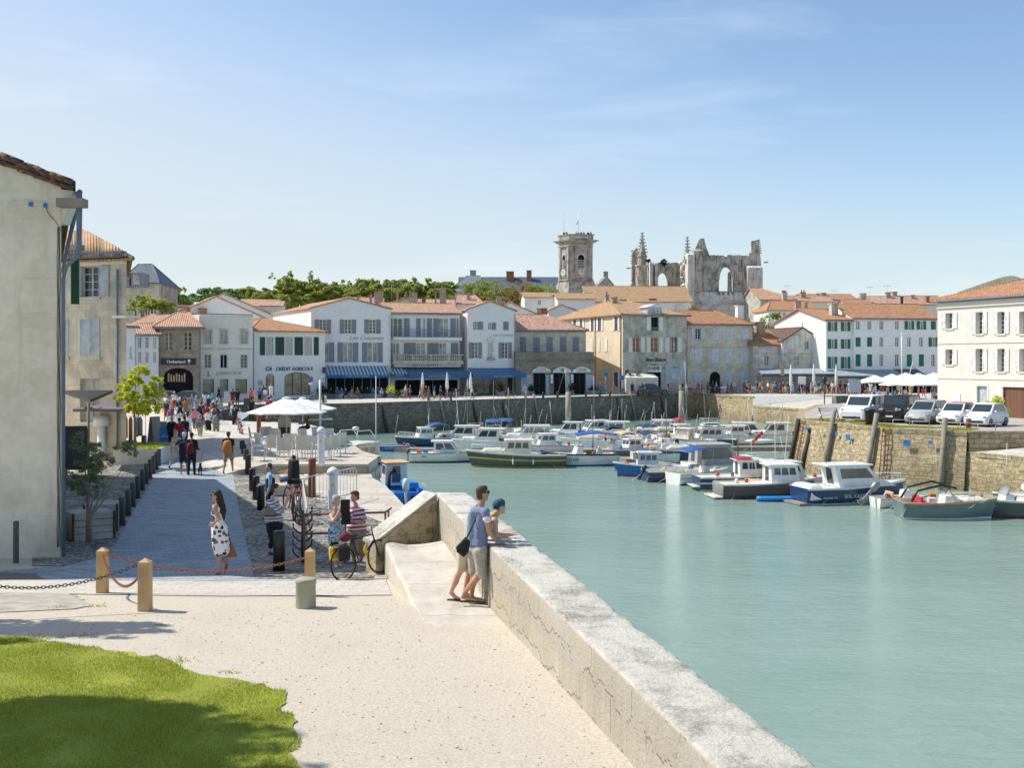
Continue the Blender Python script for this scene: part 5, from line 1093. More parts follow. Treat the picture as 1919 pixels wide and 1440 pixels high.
tree('young_tree','young tree with bright lime-green leaves in a white planter by the road',B,4,blobs,5200,.13,'leaf_lime',trunk=.055,seed=6,trunks=[(-.05,0,2.4,.3,.3,.3),(.25,.1,2.3,.3,.3,.3),(.05,0,3.2,.3,.3,.3),(.45,0,2.9,.2,.2,.3)],tm='timber_grey')
B=gg(165,985);B=V((-9.9,24.6,.35));sc=B.y/F;blobs=[]
for(x,y,r_)in((145,870,16),(165,850,20),(150,900,20),(175,885,22),(200,860,16),(215,840,14),(228,832,10),(150,830,12),(140,925,14),(195,900,14),(165,925,12),(185,835,14),(160,812,9),(236,850,9),(135,890,14)):
 blobs.append(((x-160)*sc,rr.uniform(-.5,.5),(1000-y)*sc,r_*sc*1.25,r_*sc*1.1,r_*sc*1.05))
tree('olive_bush','straggly dark olive bush in the timber planters at the corner of the shaded house',B+V((0,.3,.3)),2.5,blobs,6500,.075,'leaf_olive','shrub',.045,seed=9,trunks=[(-.1,.1,1.6,.3,.3,.3),(.35,0,1.5,.5,.3,.3),(.85,0,1.55,.4,.3,.3),(.1,0,1.9,.3,.3,.3),(.6,.1,1.1,.3,.3,.2)],tm='timber_grey',asp=3)
B=V((32.5,72,.3));tree('shrub','bright green bush in front of the pale blue door',B,2,[(-.3,0,.9,.8,.6,.7),(.4,0,1.0,.8,.6,.7),(0,0,1.6,.8,.6,.55),(.7,0,.7,.4,.4,.5)],1500,.16,'leaf_lime','shrub',.05,seed=2)
B=V(((1183-XC)/F*146,146,0));tree('shrub','dark green climber rising at the corner of the stone house behind the tent',B,2,[(0,0,1.5,.8,.5,1.2),(-.5,0,2.6,.5,.4,.8),(.6,0,2.4,.7,.4,1.),(1.3,0,1.6,.5,.3,.8)],1300,.2,'leaf_dark','shrub',.04,seed=2)
for i,(px,py,h,rx,ry)in enumerate(((-13.6,11.55,10.6,4.9,1.3),(-14.3,8.9,10.8,4.6,2.0),(-13.3,15.2,7.4,3.2,.8))):
 rr=random.Random(i);zb=gz(py)
 tree('park_tree',['tall park tree beyond the left edge shading the lawn','second park tree nearer the camera beyond the left edge','slim park tree beside the shaded house beyond the left edge'][i],(px,py,zb),h,[(rr.uniform(-1,1)*rx*.75,rr.uniform(-1,1)*ry*.75,h*rr.uniform(.8,.98),rx*.34,ry*.5,.9)for _ in range(16)],15000 if i<2 else 6000,.2,'leaf_far',trunk=.22,seed=40+i)
#people
CL={'white':(.78,.78,.76),'black':(.015,.015,.018),'navy':(.02,.03,.08),'red':(.40,.025,.03),'blue':(.03,.14,.45),'light blue':(.25,.45,.65),'turquoise':(.08,.36,.46),'grey':(.25,.26,.28),'beige':(.55,.46,.33),'khaki':(.28,.25,.16),'green':(.04,.20,.09),'orange':(.55,.21,.05),'yellow':(.60,.43,.09),'pink':(.65,.25,.32),'purple':(.16,.05,.25),'maroon':(.16,.015,.03),'denim':(.06,.11,.22),'brown':(.16,.09,.05),'teal':(.02,.16,.18)}
for k_,c in CL.items():plain('cloth '+k_,c,.9,0,.18,14)
for k_,c in(('fair',(.62,.36,.26)),('tan',(.46,.25,.16)),('brown',(.30,.15,.09))):plain('skin '+k_,c,.55,0,.08,9)
for k_,c in(('dark',(.018,.012,.009)),('brown',(.07,.035,.018)),('blond',(.50,.34,.13)),('grey',(.38,.36,.34)),('bald',(.46,.26,.18)),('straw hat',(.6,.5,.32)),('white cap',(.75,.75,.73)),('red',(.22,.06,.02))):plain('hair '+k_,c,.7,0,.25,30)
plain('shoe',(.05,.04,.035),.7);plain('shoe white',(.7,.7,.68),.7)
t=NT('chambray');n_=t.noise(t.obj(),60,2);t.out(t.mix(t.ramp(n_,.3,.7),(.13,.17,.29),(.21,.26,.38)),.9,t.bump(t.noise(t.obj(),9,3),.6,.03))
plain('linen_grey',(.42,.39,.34),.95,0,.2,12,.4);plain('bandana',(.03,.10,.17),.9,0,.6,30);plain('shorts_cream',(.62,.50,.38),.9)
t=NT('floral');vo=t.add('TexVoronoi',{'Vector':t.obj(),'Scale':9.5,'Randomness':1.});nz=t.noise(t.obj(),11,3,.6,1.)
cr=t.add('ValToRGB',{0:vo.outputs[1]});e=cr.color_ramp.elements;e[0].color=(.03,.04,.09,1);e[1].color=(.35,.04,.04,1);k_=e.new(.5);k_.color=(.25,.12,.07,1);cr.color_ramp.interpolation='CONSTANT'
t.out(t.mix(t.ramp(t.math('ADD',vo.outputs[0],t.math('MULTIPLY',nz,.9)),.86,.90),cr.outputs[0],(.80,.78,.76)),.85,t.bump(t.noise(t.obj(),7,3),.5,.03))
def stripes(name,a,b,f,duty=.0):
 t=NT(name);z=t.add('SeparateXYZ',{0:t.obj()}).outputs[2];t.out(t.mix(t.ramp(t.math('SINE',t.math('MULTIPLY',z,f)),duty-.15,duty+.15),a,b),.9)
stripes('stripe_navy',(.72,.74,.78),(.06,.07,.16),95,.45);stripes('stripe_raspberry',(.70,.70,.72),(.40,.02,.11),78,-.1)
t=NT('blue_print');n_=t.noise(t.obj(),30,2,.5);t.out(t.mix(t.ramp(n_,.45,.55),(.03,.16,.32),(.55,.68,.74)),.9)
SL={'skin':0,'hair':1,'top':2,'bottom':3,'shoe':4,'x':5}
def capsule(m,a,b,r0,r1,n=10):
 a,b=V(a),V(b);d=b-a;L=d.length
 if L<1e-5:d=V((0,0,1));L=1e-5
 d=d/max(L,1e-9);pts=[];rs=[]
 for k in range(3):q=(k+.3)/3*math.pi/2;pts.append(a-d*r0*math.cos(q));rs.append(r0*math.sin(q))
 pts+=[a,b];rs+=[r0,r1]
 for k in(2,1,0):q=(k+.3)/3*math.pi/2;pts.append(b+d*r1*math.cos(q));rs.append(r1*math.sin(q))
 m.tube(pts,rs,n)
def skinmesh(name,prims,vox,mats,smooth=2):
 m=MB()
 for p in prims:capsule(m,*p[:4])
 me=bpy.data.meshes.new('tmp');me.from_pydata(m.v,[],m.f);o=bpy.data.objects.new('tmp',me);COL.objects.link(o)
 md=o.modifiers.new('r','REMESH');md.mode='VOXEL';md.voxel_size=vox;md.use_smooth_shade=True
 if smooth:s_=o.modifiers.new('s','SMOOTH');s_.factor=.5;s_.iterations=smooth
 dg=bpy.context.evaluated_depsgraph_get();ev=o.evaluated_get(dg);r=bpy.data.meshes.new_from_object(ev);r.name=name
 bpy.data.objects.remove(o);bpy.data.meshes.remove(me)
 n=len(r.polygons);C=np.empty(n*3);r.polygons.foreach_get('center',C);C=C.reshape(-1,3);best=np.full(n,1e9);mi=np.zeros(n,np.int32)
 for p in prims:
  a,b=np.array(p[0]),np.array(p[1]);d=b-a;L2=max(1e-9,(d*d).sum());tt=np.clip(((C-a)@d)/L2,0,1);q=a+tt[:,None]*d;ds=np.linalg.norm(C-q,axis=1)-(p[2]+(p[3]-p[2])*tt)
  k=ds<best;best[k]=ds[k];mi[k]=SL[p[4]]
 r.materials.clear()
 for mt in mats:r.materials.append(MAT[mt])
 r.polygons.foreach_set('material_index',mi);return r
def human(H=1.72,lean=0.,legs=((.0,.0),(.0,.0)),arms=((.1,.15,.2),(.1,.15,.2)),sleeve=.6,trouser=1.,fem=False,skirt=None,sit=False,wide=1.,shoe=True,hair='short',headf=0.,twist=0.,loose=1.12,spread=.03,hat=False):
 """joint chain of a standing, walking or sitting figure facing -Y; returns capsule primitives"""
 P=[];hz=.52*H;w=wide
 def A(a,b,r0,r1,l):P.append((tuple(a),tuple(b),r0*H,r1*H,l))
 low=1e9;feet=[]
 for s,(th,kn)in zip((-1,1),legs):
  hp=V((s*.052*H*w,0,hz));d=V((s*spread,-math.sin(th),-math.cos(th)));k=hp+d*.245*H;d2=V((s*.01,-math.sin(th-kn),-math.cos(th-kn)));an=k+d2*.245*H;ang=max(-1.2,min(.6,(th-kn)*.9))if not sit else 0
  if(th-kn)<-.25 and not sit:fd=V((0,-math.cos(.7),-math.sin(.7)))
  else:fd=V((s*.12,-1,-.10+.25*max(0,th-kn)))
  toe=an+fd*.095*H+V((0,0,-.012*H));heel=an+V((0,.018*H,-.018*H));feet+=[toe.z-.018*H,heel.z-.02*H]
  tl=trouser
  for(p,q,r0,r1,f0,f1)in((hp,k,.056*w,.038,0,.5),(k,an,.036,.022,.5,1.)):
   if f1<=tl:A(p,q,r0*loose,max(r1*loose,.03 if tl>.9 else 0),'bottom')
   elif f0>=tl:A(p,q,r0,r1,'skin')
   else:g=(tl-f0)/(f1-f0);mid=p.lerp(q,g);rm=r0+(r1-r0)*g;A(p,mid,r0*loose,rm*loose*1.1,'bottom');A(mid,q,rm,r1,'skin')
  A(k.lerp(an,.15),k.lerp(an,.45),.034,.033,'bottom'if tl>.8 else 'skin')
  A(heel,toe,.02,.016,'shoe');A(an,heel+V((0,-.01*H,0)),.021,.022,'shoe')
 up=[]
 def T(v):
  v=V(v);z=v.z-hz;c,s_=math.cos(lean),math.sin(lean);return V((v.x,v.y*c-z*s_,hz+z*c+v.y*s_))
 def U(a,b,r0,r1,l):A(T(a),T(b),r0,r1,l)
 sh=(.098 if fem else .112)*H*w;hzz=hz
 U((-.05*H*w,.005,hz+.01*H),(.05*H*w,.005,hz+.01*H),.068*(1.08 if fem else 1)*w,.068*(1.08 if fem else 1)*w,'bottom')
 U((-.04*H*w,0,hz+.1*H),(.04*H*w,0,hz+.1*H),.058*w*(.9 if fem else 1.05),.058*w*(.9 if fem else 1.05),'top')
 U((-.06*H*w,0,hz+.21*H),(.06*H*w,0,hz+.21*H),.064*w,.064*w,'top')
 for s in(-1,1):
  U((s*.048*H*w,0,hz+.05*H),(s*.062*H*w,0,hz+.2*H),.058*w,.06*w,'top');U((s*.03*H,0,hz+.3*H),(s*sh,0,hz+.272*H),.034,.038*w,'top')
  if fem:U((s*.04*H,-.05*H,hz+.2*H),(s*.04*H,-.04*H,hz+.22*H),.03,.03,'top')
 U((0,.005,hz+.29*H),(0,-.005*H,hz+.36*H),.031,.028,'skin')
 for s,(sw,ab,el)in zip((-1,1),arms):
  a=V((s*sh,0,hz+.268*H));d=V((s*math.sin(ab),-math.sin(sw)*math.cos(ab),-math.cos(sw)*math.cos(ab)));e=a+d*.172*H;q=sw+el;d2=V((s*math.sin(ab)*.3-(s*.5 if el>1.4 else 0),-math.sin(q),-math.cos(q))).normalized();h=e+d2*.145*H;hd=h+d2*.055*H
  g=min(1,sleeve);mid=a.lerp(e,g);U(a,mid,.034*w,.027+.004*loose,'top')
  if g<1:U(mid,e,.026,.022,'skin')
  U(e,h,.0225 if sleeve<=1 else .026,.0155 if sleeve<=1 else .021,'skin'if sleeve<=1 else 'top');U(h,hd,.017,.012,'skin')
 hc=T((0,-.01*H+0,hz+.415*H));ff=V((math.sin(headf),-math.cos(headf),0));U0=V((0,0,1))
 A(hc-U0*.012*H+ff*.012*H,hc+U0*.02*H,.042,.05,'skin');A(hc-U0*.04*H+ff*.022*H,hc-U0*.03*H+ff*.026*H,.022,.024,'skin');A(hc-U0*.008*H+ff*.05*H,hc-U0*.018*H+ff*.057*H,.007,.009,'skin')
 A(hc+U0*.026*H-ff*.008*H,hc+U0*.03*H-ff*.014*H,.053,.05,'hair');A(hc-ff*.022*H,hc-ff*.03*H-U0*.02*H,.043,.036,'hair')
 if hair=='long':A(hc-ff*.03*H,hc-ff*.04*H-U0*.11*H,.042,.028,'hair')
 if hat:A(hc+U0*.035*H,hc+U0*.037*H+ff*.05*H,.05,.04,'hair')
 if skirt:
  zb=hz*(1-skirt);n=5
  for i in range(n):
   f0,f1=i/n,(i+1)/n
   for xx in(-.03,.03):A((xx*H*(1+f0),0,hz+.02*H+(zb-hz)*f0),(xx*H*(1+f1),0,hz+.02*H+(zb-hz)*f1),.062+.012*f0,.062+.012*f1,'bottom')
 lo=min(feet);return[((p[0][0],p[0][1],p[0][2]-lo),(p[1][0],p[1][1],p[1][2]-lo))+p[2:]for p in P],hz-lo
W1_,W2_=((.42,.15),(-.30,.25)),((-.34,.5),(.35,.05));AR1=((-.35,.12,.3),(.4,.12,.4));AR2=((.4,.12,.5),(-.3,.12,.2))
POSES={'stand':dict(legs=((.03,.02),(-.03,.02)),arms=((.05,.14,.25),(.1,.16,.35))),'standlong':dict(legs=((.05,.02),(-.06,.04)),arms=((.1,.1,1.3),(.05,.14,.3)),sleeve=1.2),'walk':dict(legs=W1_,arms=AR1,trouser=.42,loose=1.2),'walk2':dict(legs=W2_,arms=AR2,trouser=1.),'walkf':dict(legs=W1_,arms=AR2,trouser=.3,fem=True,sleeve=.2,hair='long',H=1.64),'shorts':dict(legs=((.02,.02),(-.04,.02)),arms=((.05,.16,.3),(.0,.18,.2)),trouser=.45,loose=1.25),'dress':dict(legs=((.1,.05),(-.12,.1)),arms=((.1,.12,.3),(.1,.12,.9)),trouser=.1,fem=True,skirt=.42,sleeve=.15,hair='long',H=1.65),'skirt':dict(legs=((.2,.1),(-.16,.2)),arms=((.1,.12,.3),(.2,.12,.5)),trouser=.1,fem=True,skirt=.5,sleeve=.4,H=1.64),'hips':dict(legs=((.05,.02),(-.05,.02)),arms=((-.2,.75,1.5),(-.2,.75,1.5)),trouser=.45,loose=1.2,wide=1.1),'photo':dict(legs=((.05,.03),(-.05,.03)),arms=((1.1,.15,1.5),(1.1,.15,1.5)),trouser=1.),'child':dict(H=1.2,legs=((.2,.1),(-.2,.2)),arms=((.3,.2,.3),(-.2,.2,.2)),trouser=.4,loose=1.25),'sit':dict(legs=((1.45,1.45),(1.4,1.3)),arms=((.6,.1,.8),(.5,.1,.9)),trouser=.48,sit=True,lean=-.05),'sit2':dict(legs=((1.5,1.5),(1.5,1.6)),arms=((.5,.1,1.0),(.7,.1,1.0)),trouser=1.,sit=True,lean=.1,fem=True,hair='long',H=1.65),'cycle':dict(legs=((1.2,1.3),(.6,.75)),arms=((1.0,.1,.25),(1.0,.1,.25)),trouser=.48,lean=.4,sit=True),'bag':dict(legs=W2_,arms=((.1,.1,1.2),(-.3,.15,.2)),trouser=.45,loose=1.2,sleeve=.7)}
PM={}
def pmesh(pose):
 if pose not in PM:
  pr,hz=human(**POSES[pose]);PM[pose]=(skinmesh('person',pr,.024,['skin fair','hair dark','cloth white','cloth navy','shoe'],1),hz)
 return PM[pose]
USED=set()
def person(loc,rz,pose,top,bottom,label,hair='hair brown',skin='skin fair',shoe='shoe',s=1.,group=None):
 me,hz=pmesh(pose);o=bpy.data.objects.new('person',me);COL.objects.link(o);o.location=loc;o.rotation_euler=(0,0,rz);o.scale=(s,s,s)
 for i,mt in enumerate((skin,hair,top if top in MAT else 'cloth '+top,bottom if bottom in MAT else 'cloth '+bottom,shoe)):
  o.material_slots[i].link='OBJECT';o.material_slots[i].material=MAT[mt]
 USED.add(label);WM[o.name]=Matrix.Translation(V(loc))@Matrix.Rotation(rz,4,'Z')@Matrix.Scale(s,4);return tag(o,label,'person',group)
def attach(o,m,name,mat):
 c=m.build(name,mat);c.parent=o;return c
def backpack(o,mat,z=1.18,s=1.,y=.17):
 m=MB();r=[]
 for zz,w,d in((-.24,.13,.07),(-.22,.16,.10),(0,.16,.11),(.16,.14,.09),(.22,.09,.05)):r.append([(w*math.cos(a)*s,y+d*math.sin(a)*s,z+zz*s)for a in[6.283*k/10 for k in range(10)]])
 m.loft(r,0,True)
 for sx in(-.09,.09):m.tube([(sx,y-.04,z+.2),(sx,.02,z+.27),(sx,-.13,z+.18),(sx*1.1,-.12,z-.05)],.018,5)
 return attach(o,m,'backpack',mat)
def foot(x,y):return gg(x,y)
B_=foot(345,889);p1=person(B_,math.pi,'hips','navy','navy','man in white cap, dark polo and long shorts walking beside the dog owner','hair white cap','skin tan','shoe white',.99)
person(foot(330,880),math.pi-.3,'walkf','beige','beige','blond woman half hidden behind the man in the white cap','hair blond','skin fair')
p2=person(foot(359,891),math.pi,'standlong','black','black','woman in black with a maroon backpack holding a dog lead','hair dark');backpack(p2,'cloth maroon',1.12,.95)
p3=person(foot(428,889),math.pi,'walk','black','khaki','man in black T-shirt with a bright orange backpack walking away','hair brown','skin tan');backpack(p3,'cloth orange',1.14,1.15)
def dog():
 B0=foot(375,892);pr=[];s=.5
 def A(a,b,r0,r1):pr.append((tuple(V(a)*s),tuple(V(b)*s),r0*s,r1*s,'skin'))
 A((0,-.28,.62),(0,.3,.60),.16,.13);A((0,-.3,.58),(0,-.1,.56),.17,.14);A((0,-.38,.72),(0,-.52,.88),.1,.085);A((0,-.52,.9),(0,-.6,.9),.1,.085);A((0,-.62,.88),(0,-.76,.84),.06,.045)
 for sx in(-1,1):
  A((sx*.09,-.27,.5),(sx*.09,-.25,.28),.07,.05);A((sx*.09,-.25,.28),(sx*.09,-.28,.03),.042,.035);A((sx*.09,-.28,.03),(sx*.09,-.34,.02),.035,.03)
  A((sx*.09,.28,.55),(sx*.1,.2,.35),.1,.065);A((sx*.1,.2,.35),(sx*.09,.36,.2),.05,.038);A((sx*.09,.36,.2),(sx*.09,.32,.03),.036,.032);A((sx*.09,.32,.03),(sx*.09,.26,.02),.034,.03);A((sx*.07,-.5,.98),(sx*.1,-.47,.88),.035,.02)
 A((0,.38,.66),(0,.55,.9),.04,.02)
 me=skinmesh('dog',pr,.014,['dog']);o=bpy.data.objects.new('dog',me);COL.objects.link(o);o.location=B0;o.rotation_euler=(0,0,-2.9);tag(o,'small black dog standing on the road on a lead','dog')
 m=MB();a=foot(359,891);m.tube([a+V((.42,.1,.98)),a+V((.40,.05,.7)),B0+V((.02,.12,.45))],.008,4);tag(m.build('dog_lead','black_paint',loc=B0),'thin dark dog lead between the woman in black and her dog','dog lead')
dog()
class Fig:
 def __init__(s,D):s.D=D;s.p=[]
 def J(s,x,y,d=0.):return pt(x,y,s.D+d)
 def a(s,A,B,r0,r1,l):s.p.append((tuple(s.J(*A)),tuple(s.J(*B)),r0,r1,l));return s
 def hand(s,wr,tip,up=(0,0,1),curl=.25,side=1,r=.0085,lab='skin'):
  w,t_=s.J(*wr),s.J(*tip);d=(t_-w);L=.18;d.normalize();u=V(up);sd=d.cross(u).normalized()*side;u=sd.cross(d)*side
  for k in(-.5,-.17,.17,.5):s.p.append((tuple(w+sd*k*.03),tuple(w+d*.085+sd*k*.07),.013,.012,lab))
  for k,f in((-.5,.065),(-.17,.08),(.17,.085),(.5,.075)):
   b=w+d*.085+sd*k*.072;c=b+d*f*.5+sd*k*.012;e=c+d*f*.5-u*f*curl;s.p.append((tuple(b),tuple(c),r,r*.95,lab));s.p.append((tuple(c),tuple(e),r*.95,r*.8,lab))
  b=w+sd*.028+d*.02;c=b+sd*.03+d*.03;s.p.append((tuple(b),tuple(c),.012,.0095,lab));s.p.append((tuple(c),tuple(c+d*.03+sd*.008),.0095,.008,lab))
 def head(s,c,f,tilt=0.,r=.078,hair=True,ear=True):
  c=s.J(*c);f=V(f).normalized();u=(V((0,0,1))+f*tilt).normalized();f=(f-u*f.dot(u)).normalized();sd=f.cross(u)
  def q(a,b,cc,d,e,g,r0,r1,l='skin'):s.p.append((tuple(c+f*a+u*b+sd*cc),tuple(c+f*d+u*e+sd*g),r0,r1,l))
  q(.015,-.02,0,0,.035,0,.066,.078);q(.03,-.07,.012,.03,-.07,-.012,.036,.036);q(.055,-.092,0,.06,-.088,0,.022,.022);q(.078,.01,0,.098,-.02,0,.009,.014);q(.075,-.052,.012,.075,-.052,-.012,.011,.011);q(.07,.03,.03,.07,.03,-.03,.016,.016)
  for k in(-1,1):q(-.005,.01,k*.074,-.01,-.02,k*.072,.014,.011)
  if hair:q(-.012,.045,0,-.02,.05,0,.084,.078,'hair');q(-.035,.0,0,-.045,-.03,0,.068,.055,'hair');q(.04,.075,0,.02,.075,0,.05,.05,'hair')
  return c,f,u,sd
 def build(s,loc,label,mats,vox=.011,sm=5):
  base=V(loc);pr=[(tuple(V(p[0])-base),tuple(V(p[1])-base))+p[2:]for p in s.p]
  me=skinmesh('person',pr,vox,mats,sm);o=bpy.data.objects.new('person',me);COL.objects.link(o);o.location=base;WM[o.name]=Matrix.Translation(base);USED.add(label);return tag(o,label,'person')
def glasses(o,h,mat='black_paint',w=.032):
 c,f,u,sd=h;m=MB()
 for k in(-1,1):
  q=c+f*.088+u*.022+sd*(k*.034);m.loft([[q+sd*(w*math.cos(a))+u*(.024*math.sin(a))+f*e for a in[6.283*i/10 for i in range(10)]]for e in(-.006,.006)],0,False);m.tube([q+sd*(k*.03)+u*.01,c+f*.02+u*.02+sd*(k*.08),c-f*.02+u*.015+sd*(k*.078)],.004,4)
 m.tube([c+f*.094+u*.028+sd*.01,c+f*.094+u*.028-sd*.01],.004,4);m.build('sunglasses',mat,o)
f=Fig(15.75)
h=f.head((904,926,.08),(1,.35,-.15),-.1);a=f.a
a((902,942,.06),(899,958,.04),.058,.068,'skin');a((897,950,.05),(902,953,.05),.055,.055,'top')
a((888,963,.1),(906,962,-.08),.075,.07,'top');a((889,968,.08),(887,1018,.04),.1,.112,'top');a((904,966,-.04),(900,1018,0),.095,.115,'top');a((896,968,.12),(893,1018,.1),.09,.1,'top');a((888,1019,.05),(899,1021,-.02),.122,.12,'top');a((889,960,.0),(910,959,-.12),.07,.065,'top')
a((909,961,-.14),(913,972,-.16),.065,.06,'top');a((912.5,971.5,-.16),(913,973.5,-.16),.062,.062,'x');a((913,974,-.16),(917,998,-.14),.045,.039,'skin');a((917,998,-.14),(930,1014,-.06),.038,.027,'skin');f.hand((931,1014.5,-.06),(945,1018.5,-.03),(0,0,1),.2,-1)
a((889,960,.22),(912,975,.42),.06,.05,'top');a((912,975,.42),(925,1005,.5),.042,.034,'skin');a((925,1005,.5),(934,1013,.4),.034,.027,'skin')
a((884,1031,.06),(901,1031,-.04),.118,.112,'bottom');a((899,1036,-.07),(903,1075,-.08),.112,.088,'bottom');a((888,1036,.1),(888,1072,.1),.11,.082,'bottom')
a((899,1074,-.08),(870,1113,-.05),.058,.034,'skin');a((892,1086,-.09),(880,1101,-.08),.056,.044,'skin');a((888,1070,.1),(884,1116,.12),.054,.035,'skin');a((889,1085,.13),(886,1098,.14),.054,.046,'skin')
a((867,1119,-.05),(885,1124,-.05),.036,.032,'skin');a((885,1124,-.05),(893,1126,-.05),.034,.024,'skin');a((883,1121,.12),(899,1126,.1),.036,.032,'skin');a((899,1126,.1),(908,1127,.1),.032,.024,'skin')
man=f.build(pt(888,1130,15.75),'man in blue short-sleeved shirt and grey shorts leaning on the parapet',['skin tan','hair brown','chambray','linen_grey','shoe','cloth white']);glasses(man,h)
m=MB()
for(x0,y0,x1,y1,d)in((862,1123.5,894,1130.5,-.05),(878,1125.5,910,1131.5,.1)):
 p,q=pt(x0,y0,15.75+d),pt(x1,y1,15.75+d);q.z=p.z=min(p.z,q.z)+.012;m=MB();v_=(q-p).normalized();w_=V((-v_.y,v_.x,0))*.048;m.loft([[p-w_*.7,p+w_*.7,p.lerp(q,.6)+w_,q+w_*.4,q-w_*.5,p.lerp(q,.6)-w_],[r_+V((0,0,.018))for r_ in(p-w_*.7,p+w_*.7,p.lerp(q,.6)+w_,q+w_*.4,q-w_*.5,p.lerp(q,.6)-w_)]],0,False)
 c_=p.lerp(q,.55);m.tube([c_-w_*.9,c_+V((0,0,.075)),p.lerp(q,.82)+V((0,0,.03)),c_+V((0,0,.075)),c_+w_*.9],.008,5);m.build('flip_flop','shoe',man)
f=Fig(16.05);a=f.a
h=f.head((936,951,.05),(.8,.25,-.6),-.15,hair=False);c,ff,uu,sd=h
for q in((-.012,.045,.085,.08),(-.03,.03,.08,.07)):f.p.append((tuple(c+ff*q[0]+uu*q[1]),tuple(c+ff*(q[0]+.03)+uu*(q[1]+.01)),q[2],q[3],'x'))
a((924,965,.05),(931,962,.0),.05,.055,'hair');a((923,968,0),(918,973,-.05),.05,.035,'hair');a((931,963,.05),(927,970,.05),.045,.05,'skin')
a((922,978,.15),(927,978,-.06),.07,.065,'skin');a((915,985,.1),(900,1003,.1),.11,.1,'top');a((905,1000,.1),(878,1028,.1),.105,.11,'top')
a((927,976,-.08),(929,1006,-.06),.05,.04,'skin');a((929,1008,-.06),(951,1005,.0),.042,.03,'skin');f.hand((952,1005,.0),(968,1001,.05),(0,0,1),.5,-1)
a((925,975,.28),(930,1003,.35),.045,.038,'skin');a((930,1004,.35),(955,1000,.3),.036,.028,'skin');f.hand((955,1000,.3),(968,998,.25),(0,0,1),.4,1)
a((870,1030,.15),(882,1032,0),.118,.115,'bottom');a((868,1036,-.02),(866,1064,-.02),.1,.083,'bottom');a((882,1038,.15),(880,1068,.15),.1,.08,'bottom')
a((866,1064,-.02),(858,1078,-.02),.06,.052,'skin');a((858,1078,-.02),(846,1108,-.02),.055,.034,'skin');a((855,1088,-.0),(850,1098,.0),.053,.045,'skin');a((880,1068,.15),(871,1108,.15),.056,.034,'skin');a((845,1111,0),(852,1119,0),.036,.032,'skin');a((852,1119,0),(861,1123,0),.032,.022,'skin');a((871,1112,.15),(884,1120,.15),.036,.026,'skin')
wo=f.build(pt(860,1126,16.05),'woman in dark blue headscarf and cream shorts resting her forearms on the parapet',['skin fair','hair blond','shorts_cream','shorts_cream','shoe','bandana'])
m=MB();p,q=pt(838,1118,16.05),pt(863,1126,16.05);q.z=p.z=q.z+.0;m.loft([[p+V((0,-.04,0)),q+V((0,-.045,0)),q+V((0,.045,0)),p+V((0,.04,0))],[p+V((0,-.04,.018)),q+V((0,-.045,.018)),q+V((0,.045,.018)),p+V((0,.04,.018))]],0,False);m.build('flip_flop','shoe',wo)
m=MB();P_=[pt(x,y,15.5)for x,y in((872,1008),(881,1017),(878,1036),(869,1046),(856,1036),(854,1027))];A=[p+V((0,.02,0))for p in P_];cc=sum(P_,V())/6;m.loft([[cc.lerp(p,.8)+V((0,-.02,0))for p in P_],A,[p+V((0,.07,0))for p in P_],[cc.lerp(p,.8)+V((0,.11,0))for p in P_]],0,True);m.tube([pt(874,1010,15.55),pt(884,990,15.62),pt(897,962,15.75),pt(912,958,15.9),pt(915,975,16.0)],.012,5);tag(m.build('shoulder_bag','cloth black',loc=P_[3]),'dark slouchy shoulder bag hanging behind the man at the parapet','bag')
f=Fig(20.5);a=f.a
h=f.head((406,930,0),(-1,.1,-.05),0.,r=.07);c,ff,uu,sd=h
a((408,928,.02),(411,936,.03),.088,.085,'hair');a((411,936,.03),(416,958,.02),.082,.09,'hair');a((416,958,.02),(417,972,.02),.085,.05,'hair')
a((407,938,0),(408,947,0),.045,.05,'skin');a((402,951,-.12),(412,951,.14),.058,.055,'skin');a((404,956,-.08),(414,957,.1),.075,.07,'top');a((402,962,-.06),(404,964,.06),.07,.065,'top');a((407,968,-.04),(411,968,.05),.085,.08,'top');a((411,978,-.05),(413,978,.06),.085,.085,'top')
a((402,953,-.16),(411,973,-.2),.042,.036,'skin');a((411,973,-.2),(400,982,-.18),.034,.024,'skin');f.hand((400,982,-.18),(393,987,-.12),(0,-1,.2),.6,1);a((415,955,.18),(421,972,.22),.038,.03,'skin')
a((411,988,-.07),(414,988,.09),.12,.12,'top');a((410,1000,-.07),(413,1000,.09),.13,.13,'top')
for y0,y1,x0,x1,r0,r1 in((990,1016,409,409,.12,.125),(990,1016,415,418,.12,.125),(1016,1036,409,411,.125,.10),(1016,1032,418,419,.125,.12),(986,1004,398,403,.03,.07),(1004,1030,403,407,.07,.09)):a((x0,y0,0),(x1,y1,0),r0,r1,'top')
a((411,1036,-.03),(412,1066,-.04),.052,.032,'skin');a((411,1046,-.02),(411.5,1054,-.02),.052,.046,'skin');a((416,1034,.08),(423,1056,.1),.052,.032,'skin');a((418,1042,.09),(420,1048,.1),.05,.045,'skin')
a((413,1073,-.04),(406,1077,-.05),.034,.026,'shoe');a((412,1066,-.04),(413,1073,-.04),.034,.03,'skin');a((425,1059,.1),(421,1073,.1),.032,.026,'shoe')
wd=f.build(gg(411,1079),'woman in a long white floral dress with long dark hair crossing the shaded road',['skin tan','hair dark','floral','floral','tan_leather'],.012);glasses(wd,h)
m=MB();P_=[pt(x,y,20.62)for x,y in((427,1019),(434,1019),(443,1044),(420,1045))];m.loft([[p+V((0,-.06,0))for p in P_],[p+V((0,.06,0))for p in P_]],0,False);m.tube([pt(428,1019,20.6),pt(424,1005,20.6),pt(427,1000,20.6),pt(433,1019,20.6)],.012,5);tag(m.build('handbag','tan_leather',loc=P_[3]),'tan leather handbag carried by the woman in the floral dress','handbag')
